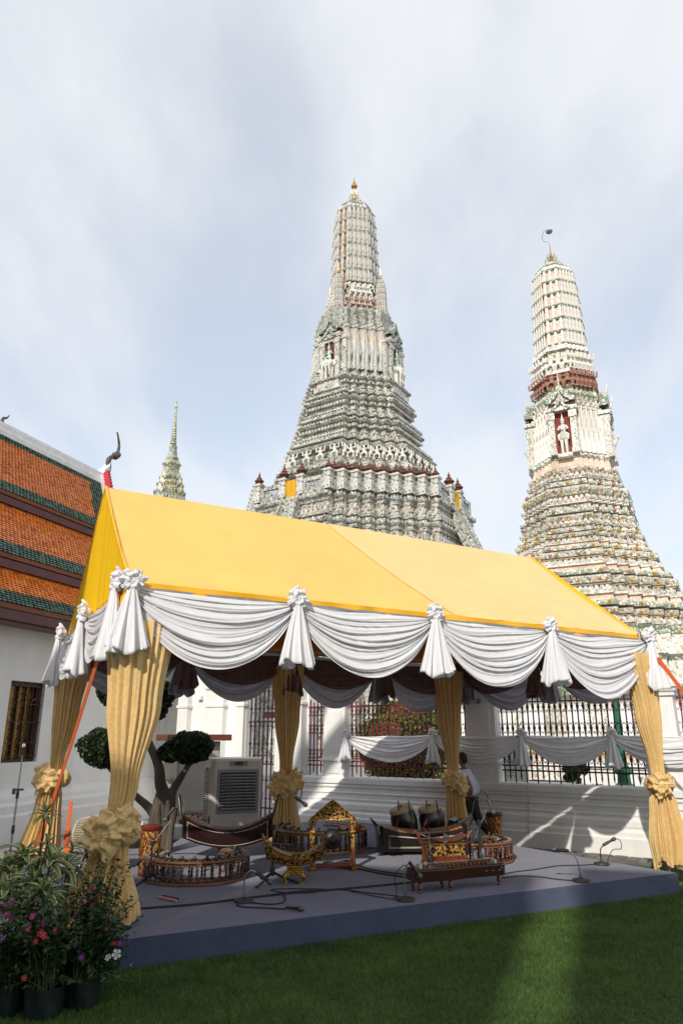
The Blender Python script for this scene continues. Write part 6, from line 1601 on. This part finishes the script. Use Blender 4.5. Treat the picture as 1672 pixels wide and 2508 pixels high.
b.tube(curve_pts([(-.02,.02,.1),(-.14,-.02,.45),(-.10,-.03,.8),(-.04,0,1.1)],5), [.09-.002*i for i in range(16)], 8)
for k in range(7):
    a = k*.9; b.tube([(.08*math.cos(a),.08*math.sin(a),.12),(.22*math.cos(a),.22*math.sin(a),.04),(.34*math.cos(a),.3*math.sin(a),-.02)], [.06,.045,.02], 6)
b.build('trunk', BARK, bon, smooth=True)
for c_, r_ in (((-.58,0,2.62),(.66,.5,.30)),((-1.08,0,1.74),(.42,.36,.31)),((.40,0,1.74),(.37,.34,.26)),((.06,.05,1.66),(.20,.2,.15)),((-.30,.1,2.36),(.22,.2,.16))):
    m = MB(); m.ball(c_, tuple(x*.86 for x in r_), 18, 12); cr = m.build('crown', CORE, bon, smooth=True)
    P, N_ = ellipsoid_pts(c_, r_, int(5200*r_[0]/.5), .16); leaf_mesh_np('leaves', P, N_, .042, LEAF_D, cr, .8, kind='stuff')
b = MB(); b.grid(lambda u,v: (-4.1+2.3*u, 12.35+1.6*v+.45*u, .03+.06*math.sin(u*9)*math.sin(v*7)+.05), 20, 12); b.build('soil', pm('dark_soil', (.07,.042,.026), (.04,.025,.016), 8, .95, bump=.8, bscale=30), kind='structure')
# cut stump shoots beside the drum
t = thing('pruned_stump', 'pale pruned root stubs showing above the carved red drum', 'stump', (-2.72,11.7,FLOOR))
for k, (x, y, hh, r_) in enumerate(((-.05,0,.68,.05),(.05,.02,.72,.045),(.13,-.02,.62,.05))):
    b = MB(); b.tube([(x,y,0),(x*1.1,y,hh*.5),(x*1.5,y,hh)], [r_*1.3,r_,r_*.8], 8); b.build('stub', BARK, t, smooth=True)

# ---------------------------------------------------------------- beyond the railings
BUSH = leafmat('yellow_green_leaf', (.20,.24,.02), (.07,.11,.012))  # yellow green leaves of the clipped bush
def fw(s, y): # point in fence coordinates (s along, y behind the wall)
    v = Matrix.Rotation(FW_ANG,3,'Z') @ Vector((s, y, 0)); return Vector((FW_O.x+v.x, FW_O.y+v.y, 0))
p = fw(1.16, 2.6)
bu = thing('round_bush', 'big yellow green clipped bush behind the red railings', 'bush', (p.x, p.y, -.06))
b = MB(); b.tube([(0,0,0),(.05,0,.5),(0,0,1.0)], [.12,.09,.1], 8); b.tube([(.1,0,0),(.3,0,.6),(.4,0,1.1)], [.08,.06,.06], 7); b.build('trunk', BARK, bu, smooth=True)
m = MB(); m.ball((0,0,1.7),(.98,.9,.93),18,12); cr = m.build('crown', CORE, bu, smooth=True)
P, N_ = ellipsoid_pts((0,0,1.7),(1.12,1.02,1.05),9000,.2); leaf_mesh_np('leaves', P, N_, .05, BUSH, cr, .6, kind='stuff')
p = fw(5.82, 1.1)
bo = thing('small_bonsai', 'small bonsai with crooked trunk seen through the dark railings', 'tree', (p.x,p.y,.42))
b = MB(); b.tube(curve_pts([(.1,0,0),(.02,0,.25),(-.12,0,.45),(-.06,0,.7)],5), [.10-.004*i for i in range(16)], 8); b.build('trunk', BARK, bo, smooth=True)
for c_, r_ in (((-.12,0,.86),(.24,.2,.12)),((.22,0,.5),(.16,.14,.08)),((.28,0,.26),(.12,.1,.06)),((-.25,0,.7),(.12,.1,.07))):
    P, N_ = ellipsoid_pts(c_, r_, 500, .7); leaf_mesh_np('crown', P, N_, .05, leafmat('bonsai_leaf', (.07,.12,.02), (.03,.06,.01)), bo, .7)
b = MB(); b.lathe([(.3,-.45),(.36,-.1),(.40,.0),(.36,.02)], 16); b.build('planter', PLASTER, bo, smooth=True)
p = fw(6.43, 1.7)
la = thing('lamp_post', 'green cast iron lamp post standing behind the railings', 'lamp post', (p.x,p.y,-.06))
b = MB(); b.lathe([(.24,0),(.24,.5),(.20,.55),(.20,.85),(.24,.9),(.22,1.0),(.13,1.08),(.12,1.22),(.17,1.27),(.17,1.32),(.10,1.40),(.085,1.6)], 10); b.build('base', GREEN_PAINT, la, smooth=True)
b = MB(); b.tube([(0,0,1.55),(0,0,3.2)], [.085,.06], 10); b.build('column', GREEN_PAINT, la, smooth=True)
b = MB(); b.lathe([(.05,3.18),(.09,3.22),(.09,3.26),(.03,3.34),(.05,3.42),(.01,3.5)], 10); b.build('finial', GREEN_PAINT, la, smooth=True)
p = fw(4.52, .9)
sg = thing('notice_board', 'pale notice board on white stand behind the dark railings', 'sign', (p.x,p.y,-.06), FW_ANG)
b = MB(); b.box(-.30,.30,-.03,.03,1.0,1.75); b.build('board', pm('pale_board', (.62,.63,.55), (.55,.56,.48), 4, .6), sg)
b = MB()
for z in (1.18,1.24,1.30,1.36,1.42,1.48,1.54): b.box(-.24,.1+.12*math.sin(z*40),-.034,-.031,z,z+.016)
b.build('text_lines', pm('faded_ink', (.30,.32,.28), (.25,.27,.24), 8, .7), sg)
for x in (-.25,.25):
    b = MB(); b.box(x-.03,x+.03,-.025,.025,0,.999); b.build('leg', PLASTER, sg)
for i, (s0, s1, y, h, lab) in enumerate(((2.6,4.2,2.2,1.85,'low white masonry block with moulded top behind the red railings'),(4.8,12.5,4.2,1.35,'long low white parapet wall behind the dark railings'))):
    p = fw((s0+s1)/2, y); hw = (s1-s0)/2
    t = thing('garden_parapet', lab, 'wall', (p.x,p.y,-.06), FW_ANG)
    b = MB(); b.box(-hw,hw,-.2,.2,0,h-.12); b.build('wall', PLASTER_OLD, t)
    b = MB(); b.box(-hw-.06,hw+.06,-.26,.26,h-.12,h); b.build('coping', PLASTER, t, bevel=.015)
# red bunting line by the tower foot
bt = thing('bunting', 'string of little red pennants beyond the right hand railings', 'bunting', (0,0,0))
a_, c_ = fw(6.8,1.2), fw(10.8,1.2)
P = [a_.lerp(c_,k/24)+Vector((0,0,2.95-.35*math.sin(PI*k/24)-.2*k/24)) for k in range(25)]
b = MB(); b.tube([tuple(q) for q in P], .006, 4); b.build('cord', CORD, bt)
for k in range(1,24):
    q = P[k]; d = (P[k]-P[k-1]).normalized(); b = MB(); b.prismy([(-.06,0),(.06,0),(0,-.17)], -.002, .002); o = b.build('pennant', pm('red_pennant', (.45,.03,.05), (.35,.02,.04), 6, .7, trans=.3), bt); o.location = q; o.rotation_euler = (0,0,math.atan2(d.y,d.x))

# ---------------------------------------------------------------- potted plants in the left foreground
BAG = pm('green_bag_pot', (.003,.012,.008), (.002,.008,.006), 4, .55, bump=.4, bscale=14)
CREAM_L = leafmat('cream_leaf_edge', (.70,.70,.40), (.62,.63,.34), .4, .3)
GREEN_L = leafmat('striped_leaf_green', (.20,.28,.085), (.13,.20,.055), .4, .25)
def strap_leaf(L_, w, droop, seed):
    m = MB(); n = 7; rs = random.Random(seed)
    cols = [-1,-.62,0,.62,1]
    vs = []
    for i in range(n+1):
        s = i/n; a = s*droop; x = L_*(math.sin(a)/droop if droop > .01 else s); z = -L_*(1-math.cos(a))/droop
        ww = w*(.30+.70*math.sin(PI*min(1,.15+s*.85))**.8)*(1 if s < .98 else .15)
        vs += [(x, c_*ww/2, z+abs(c_)*ww*.22) for c_ in cols]
    for j in range(4):
        m.cur = 0 if j in (0,3) else 1
        m.f += [(i*5+j,i*5+j+1,(i+1)*5+j+1,(i+1)*5+j) for i in range(n)]; m.mi += [m.cur]*n
    m.v = vs
    return m.mesh('leaf', [CREAM_L, GREEN_L], 'all')
SL = [strap_leaf(.26,.060,.8,1), strap_leaf(.23,.062,1.25,2), strap_leaf(.28,.058,1.6,3), strap_leaf(.18,.060,.4,4)]
def pot(t, r_, h):
    def fn(u, v):
        th = 2*PI*u; rr_ = r_*(.86+.14*v)*(1+.035*math.sin(5*th+3*v)+.02*math.sin(11*th)); return (rr_*math.cos(th), rr_*math.sin(th), h*v)
    b = MB(); b.grid(fn, 36, 8); b.build('pot', BAG, t, smooth='all')
    b = MB(); b.lathe([(.004,h-.03),(r_*.95,h-.03)], 20); b.build('soil', pm('potting_soil', (.03,.02,.014), (.02,.014,.01), 12, .95), t)
def px(u, v, y):
    a_ = (u-836)/1741.; b_ = (1254-v)/1741.; ry = math.cos(TH_)-b_*math.sin(TH_); rz_ = math.sin(TH_)+b_*math.cos(TH_); k = y/ry
    return Vector((a_*k, y, EYE+rz_*k))
def striped_plant(label, base, heads, seed):
    t = thing('striped_dracaena', label, 'plant', base); rs = random.Random(seed)
    pot(t, .15, .30)
    for (hx, hy, hz, nl, sc_) in heads:
        nl = int(nl*1.5)
        hpt = Vector((hx,hy,hz))-Vector(base); b = MB(); b.tube(curve_pts([(rs.uniform(-.05,.05),rs.uniform(-.05,.05),.25),tuple(hpt*.6+Vector((rs.uniform(-.05,.05),0,.05))),tuple(hpt)],5), [.014-.0006*i for i in range(11)], 6); b.build('stem', pm('plant_stem', (.10,.08,.04), (.06,.05,.03), 9, .7), t, smooth=True)
        for k in range(nl):
            a = k*2.399+rs.uniform(-.2,.2); el = 1.15-1.25*(k/nl)+rs.uniform(-.15,.15)
            o = link('leaf', SL[rs.randrange(3) if k > 3 else 3], t, tuple(hpt-Vector((0,0,.06*k/nl))))
            o.rotation_euler = (rs.uniform(-.3,.3), -el, a); s_ = sc_*rs.uniform(.85,1.15)*(1 if k > 2 else .8); o.scale = (s_,s_,s_)
    return t
H1 = [(px(112,1985,6.75),14,.62),(px(118,2058,6.7),5,.55),(px(60,2095,6.9),17,1.0),(px(125,2105,6.8),15,.95),(px(20,2120,6.8),16,1.0),(px(110,2185,6.4),18,1.05)]
striped_plant('cream striped foliage plant with the tallest shoot in the left foreground', (-2.72,6.8,-.06), [(p.x,p.y,p.z,n,s) for p,n,s in H1], 5)
H2 = [(px(165,2120,7.0),14,.85),(px(178,2075,7.1),7,.6),(px(80,2160,6.7),15,.95),(px(15,2180,6.6),15,1.0),(px(35,2210,6.5),13,.9),(px(160,2235,6.6),9,.8),(px(60,2230,6.3),10,.9)]
striped_plant('lower cream striped foliage plant leaning towards the front left curtain', (-2.35,6.75,-.06), [(p.x,p.y,p.z,n,s) for p,n,s in H2], 6)
VL = leafmat('periwinkle_leaf', (.030,.075,.016), (.014,.038,.009), .35, .25)
FLC = {n: pm('petal_'+n, c1, c2, 6, .6, trans=.25) for n, c1, c2 in (('magenta',(.50,.02,.22),(.36,.01,.16)),('red',(.55,.02,.03),(.42,.015,.02)),('purple',(.32,.03,.42),(.24,.02,.32)),('white',(.78,.77,.76),(.70,.69,.68)),('pink',(.62,.25,.38),(.52,.18,.30)))}
def flower_me(nm):
    m = MB()
    for k in range(5):
        a = 2*PI*k/5; c_, s_ = math.cos(a), math.sin(a); f = lambda r_, w, z: (c_*r_-s_*w, s_*r_+c_*w, z)
        m.add([f(.03,0,0),f(.35,-.16,.03),f(.80,-.40,.06),f(1,-.18,.02),f(1,.18,.02),f(.80,.40,.06),f(.35,.16,.03)], [(0,1,2,3,4,5,6)])
    m.cur = 1; m.ball((0,0,.03),(.12,.12,.06),6,4)
    return m.mesh('flower', [FLC[nm], FLC['white' if nm != 'white' else 'red']])
FM = {n: flower_me(n) for n in FLC}
def vinca(label, base, c_, r_, n, flowers, seed):
    t = thing('periwinkle_plant', label, 'plant', base, group='potted periwinkles in the left foreground'); rs = random.Random(seed)
    pot(t, .135, .20)
    C_ = np.array(c_)-np.array(base)
    P = []; N_ = []; st = MB()
    for k in range(n):
        tip = C_+np.array([rs.gauss(0,.5)*r_[0], rs.gauss(0,.5)*r_[1], rs.uniform(-1.25,1.0)*r_[2]])
        root = np.array([rs.uniform(-.08,.08), rs.uniform(-.08,.08), .18]); mid = root*.5+tip*.5+np.array([0,0,.06])
        st.tube([tuple(root),tuple(mid),tuple(tip)], [.005,.004,.002], 4)
        for j in range(22):
            s = .25+.75*j/21; q = (1-s)**2*root+2*s*(1-s)*mid+s*s*tip; a = j*1.57+rs.uniform(-.4,.4)
            P.append(q+np.array([math.cos(a)*.026,math.sin(a)*.026,rs.uniform(-.01,.01)])); N_.append((math.cos(a)*.4,math.sin(a)*.4,1))
    st.build('stems', pm('vinca_stem', (.06,.09,.03), (.04,.06,.02), 9, .6), t, kind='stuff')
    leaf_mesh_np('foliage', P, N_, .027, VL, t, .35, 2.0, kind='stuff')
    for (u, v, y, nm, s_) in flowers:
        q = px(u,v,y)-Vector(base); o = link('flower', FM[nm], t, tuple(q)); s_ *= .82; o.scale = (s_,s_,s_); o.rotation_euler = (R(rs.uniform(35,80)), R(rs.uniform(-25,25)), rs.uniform(0,6)*0+rs.uniform(-.5,.5))
b1, b2, b3, b4, b5 = (-2.42,5.95,-.012), (-2.13,5.9,-.012), (-1.92,6.1,-.012), (-2.08,6.55,-.012), (-2.42,6.4,-.012)
vinca('periwinkle at the left edge with magenta flowers in a green bag pot', b1, (-2.42,5.95,.55), (.26,.22,.28), 60, [(15,2240,5.85,'magenta',.03),(28,2250,5.83,'magenta',.03),(30,2207,5.9,'pink',.03),(15,2218,5.9,'magenta',.026),(60,2395,5.7,'red',.024),(5,2300,5.8,'purple',.026)], 1)
vinca('periwinkle with scarlet flowers in the middle of the foreground pots', b2, (-2.13,5.9,.52), (.26,.22,.28), 64, [(107,2292,5.72,'red',.034),(100,2285,5.74,'red',.03),(88,2306,5.72,'red',.024),(68,2275,5.75,'magenta',.026),(106,2262,5.76,'magenta',.026),(136,2276,5.72,'red',.022),(80,2245,5.8,'magenta',.028)], 2)
vinca('periwinkle with one white flower nearest the stage corner', b3, (-1.80,6.15,.48), (.28,.22,.26), 64, [(286,2337,5.95,'white',.042),(265,2345,6.0,'white',.03),(294,2310,6.0,'purple',.024),(281,2310,6.0,'red',.022),(322,2363,6.0,'pink',.016),(200,2345,5.9,'purple',.026),(262,2275,6.05,'red',.022)], 3)
vinca('periwinkle behind with magenta flowers against the gold curtain', b4, (-2.0,6.5,.66), (.25,.2,.28), 60, [(223,2175,6.4,'magenta',.028),(241,2193,6.4,'red',.024),(208,2208,6.4,'pink',.024),(227,2218,6.4,'magenta',.024),(186,2237,6.3,'magenta',.026),(158,2231,6.3,'red',.022),(172,2212,6.35,'magenta',.022),(241,2233,6.4,'pink',.018)], 4)
vinca('periwinkle tucked under the striped foliage plants', b5, (-2.4,6.35,.62), (.25,.2,.25), 50, [(92,2203,6.2,'magenta',.030),(115,2210,6.2,'pink',.026)], 5)

# ---------------------------------------------------------------- grass
def inside(px_, py_, poly):
    ins = np.zeros(len(px_), bool); n = len(poly)
    for i in range(n):
        x0, y0 = poly[i]; x1, y1 = poly[(i+1)%n]
        c_ = ((y0 > py_) != (y1 > py_)) & (px_ < (x1-x0)*(py_-y0)/(y1-y0+1e-12)+x0); ins ^= c_
    return ins
def grass(poly, n, hmin, hmax, name):
    xs_ = [p[0] for p in poly]; ys_ = [p[1] for p in poly]
    x = rng.uniform(min(xs_),max(xs_),n); y = rng.uniform(min(ys_),max(ys_),n)
    keep = inside(x,y,poly) & ~inside(x,y,[(a,b) for a,b in SP]); x, y = x[keep], y[keep]; n = len(x)
    cl = .7+.5*np.sin(x*3.1+np.sin(y*2.3))*np.sin(y*2.7+1)*.5; h = rng.uniform(hmin,hmax,n)*(.8+.35*cl); a = rng.uniform(0,2*PI,n); w = rng.uniform(.002,.0042,n); ln = rng.normal(0,.55,(n,2))*h[:,None]
    V = np.empty((n,3,3)); z0 = -.014
    V[:,0] = np.stack([x-np.cos(a)*w,y-np.sin(a)*w,np.full(n,z0)],1); V[:,1] = np.stack([x+np.cos(a)*w,y+np.sin(a)*w,np.full(n,z0)],1); V[:,2] = np.stack([x+ln[:,0],y+ln[:,1],z0+h],1)
    me = bpy.data.meshes.new(name); me.vertices.add(n*3); me.vertices.foreach_set('co', V.ravel()); me.loops.add(n*3); me.loops.foreach_set('vertex_index', np.arange(n*3)); me.polygons.add(n); me.polygons.foreach_set('loop_start', np.arange(0,n*3,3)); me.update(calc_edges=True)
    me.materials.append(pm('grass_blade', (.125,.225,.030), (.070,.140,.020), 1.1, .55, trans=.3, contrast=(.3,.7), detail=6, dirt=(2.6,.55)))
    o = link(name, me, None, kind='stuff'); o['label'] = 'short green lawn grass in front of and beside the stage'; o['category'] = 'grass'
grass([(-3.4,4.6),(4.5,4.6),(7.0,9.6),(7.1,10.2),(2.35,13.45),(-3.1,8.8)], 560000, .018, .040, 'grass')

# ---------------------------------------------------------------- unseen tree added above the picture to block sky light over the lawn
st = thing('unseen_shade_tree', 'unseen tree added high above the lawn to block sky light', 'tree', (-9.5,-1.0,-.06))
b = MB(); b.tube(curve_pts([(0,0,0),(.2,.1,4),(.6,.3,8),(2.5,1.2,11.5),(6,2,13),(10,2.6,13.6)],6), [max(.12,.6-.016*i) for i in range(31)], 10)
b.tube(curve_pts([(.6,.3,8),(-1.5,1,10.5),(-4,2,12.5)],6), [.32-.018*i for i in range(13)], 8); b.tube(curve_pts([(2.5,1.2,11.5),(5,4,12.6),(8,5.4,13.2)],6), [.25-.012*i for i in range(13)], 8); b.build('trunk', BARK, st, smooth=True)
PP, NN = [], []
for k in range(110):
    cx, cy = rng.uniform(-9.5,9.5), rng.uniform(.4,6.0); cz = rng.uniform(12.6,14.6)
    if .3256*cx+.9455*cy < 3.2: continue
    P, N_ = ellipsoid_pts((cx+9.5,cy+1.0,cz+.06),(1.5,1.1,.7),230,.8); PP.append(P); NN.append(N_)
leaf_mesh_np('crown', np.concatenate(PP), np.concatenate(NN), .30, leafmat('shade_leaf', (.05,.09,.02), (.03,.06,.014)), st, .7, kind='stuff')

# ---------------------------------------------------------------- walking man beyond the rear curtain
def skin_body(name, chains, mat, parent, sub=2):
    """chains share joints by position; radii per vertex"""
    vs, es, rad, idx = [], [], [], {}
    for ch in chains:
        prev = None
        for p, r in ch:
            k = tuple(round(c, 4) for c in p)
            if k not in idx:
                idx[k] = len(vs); vs.append(p); rad.append(r)
            i = idx[k]
            if prev is not None and prev != i: es.append((prev, i))
            prev = i
    me = bpy.data.meshes.new(name); me.from_pydata(vs, es, []); o = bpy.data.objects.new(name, me); C.objects.link(o)
    o.parent = parent; me.materials.append(mat)
    sm_ = o.modifiers.new('skin', 'SKIN'); sm_.use_smooth_shade = True
    for i, r in enumerate(rad):
        sv = me.skin_vertices[0].data[i]; sv.radius = r if hasattr(r, '__len__') else (r, r)
    me.skin_vertices[0].data[0].use_root = True
    s_ = o.modifiers.new('sub', 'SUBSURF'); s_.levels = sub; s_.render_levels = sub
    return o
SKINC = pm('skin', (.22,.12,.075), (.18,.095,.06), 8, .55)
SHIRT = pm('white_shirt', (.70,.70,.78), (.62,.62,.72), 4, .8, bump=.3, bscale=9)
TROU = pm('black_trousers', (.012,.012,.014), (.02,.02,.022), 6, .8, bump=.2, bscale=12)
HAIR = pm('black_hair', (.008,.007,.007), (.015,.013,.012), 30, .6)
SHOE = pm('black_shoe', (.012,.011,.011), (.02,.02,.02), 9, .35)
man = thing('person', 'person in white shirt and black trousers walking left past the rear curtain', 'person', (2.36,14.10,-.05), R(-30)); man.scale = (.94,.94,.94)
# local: -x is the walking direction (left along the wall), y away
hip, chest, neck = (.06,0,.86), (-.02,0,1.18), (-.07,0,1.40)
body = skin_body('body', [
    [((.0,-.09,.87),.10),((-.16,-.10,.47),.068),((-.20,-.10,.08),.04),((-.30,-.10,.04),.035)],
    [((.0,-.09,.87),.10),((.0,.09,.87),.10),((.12,.10,.48),.068),((.42,.10,.20),.042),((.46,.10,.10),.035)],
    [((.0,-.09,.87),.10),(chest,(.13,.16)),(neck,.06),((-.11,0,1.50),.05),((-.125,0,1.60),.085)],
    [(chest,(.13,.16)),((-.05,-.19,1.32),.055),((-.02,-.24,1.05),.042),((-.16,-.24,.85),.032),((-.20,-.235,.78),.03)],
    [(chest,(.13,.16)),((-.05,.19,1.32),.055),((.10,.24,1.06),.042),((-.02,.25,.84),.032),((-.05,.245,.77),.03)]], SKINC, man)
shirt = skin_body('shirt', [
    [((.02,0,.90),(.145,.17)),((-.01,0,1.05),(.145,.175)),(chest,(.15,.185)),((-.055,0,1.33),(.10,.15)),((-.075,0,1.41),(.062,.07))],
    [((-.055,0,1.33),(.10,.15)),((-.05,-.21,1.31),.075),((-.02,-.25,1.05),.062),((-.15,-.25,.88),.052)],
    [((-.055,0,1.33),(.10,.15)),((-.05,.21,1.31),.075),((.10,.25,1.06),.062),((-.01,.26,.87),.052)]], SHIRT, man)
tr = skin_body('trousers', [
    [((.02,0,.93),(.135,.165)),((.02,0,.84),(.135,.17)),((-.04,-.09,.72),.105),((-.17,-.10,.47),.085),((-.20,-.10,.12),.068)],
    [((.02,0,.84),(.135,.17)),((.05,.09,.72),.105),((.13,.10,.48),.085),((.40,.10,.22),.066)]], TROU, man)
for p, rr_ in (((-.25,-.10,.055),0),((.47,.10,.12),R(-55))):
    b = MB(); b.m = Matrix.Translation(p) @ Matrix.Rotation(rr_,4,'Y'); b.ball((-.03,0,0),(.13,.048,.045),12,8); b.cbox((-.02,0,-.03),(.22,.085,.02)); b.build('shoe', SHOE, man, smooth=True)
b = MB(); b.ball((-.135,0,1.625),(.092,.078,.115),14,10); b.ball((-.22,0,1.61),(.022,.016,.022),6,5)
for s in (-1,1): b.ball((-.13,s*.08,1.615),(.022,.012,.032),6,5); b.ball((-.215,s*.03,1.635),(.008,.012,.008),6,4)
b.cbox((-.216,0,1.575),(.012,.05,.010)); b.build('head', SKINC, man, smooth=True)
b = MB(); b.ball((-.115,0,1.655),(.100,.088,.098),14,10); b.ball((-.075,0,1.60),(.07,.075,.08),12,8); b.build('hair', HAIR, man, smooth=True)
for s in (-1,1):
    px, py, pz = (-.20,-.235,.77) if s < 0 else (-.06,.245,.76)
    b = MB(); b.ball((px-.01,py,pz-.02),(.045,.022,.05),8,6)
    for k in range(4): b.tube([(px-.045+k*.024,py,pz-.05),(px-.055+k*.024,py+.004,pz-.095),(px-.045+k*.022,py+.012,pz-.125+.008*abs(k-1.5))], [.010,.009,.006], 6)
    b.tube([(px-.05,py,pz-.01),(px-.075,py-.006,pz-.05),(px-.075,py-.008,pz-.08)], [.011,.01,.007], 6); b.build('hand', SKINC, man, smooth=True)
b = MB(); b.lathe([(.155,.0),(.157,.035)], 18, (.02,0,.885), 1.0, 1.12); b.build('belt', SHOE, man)
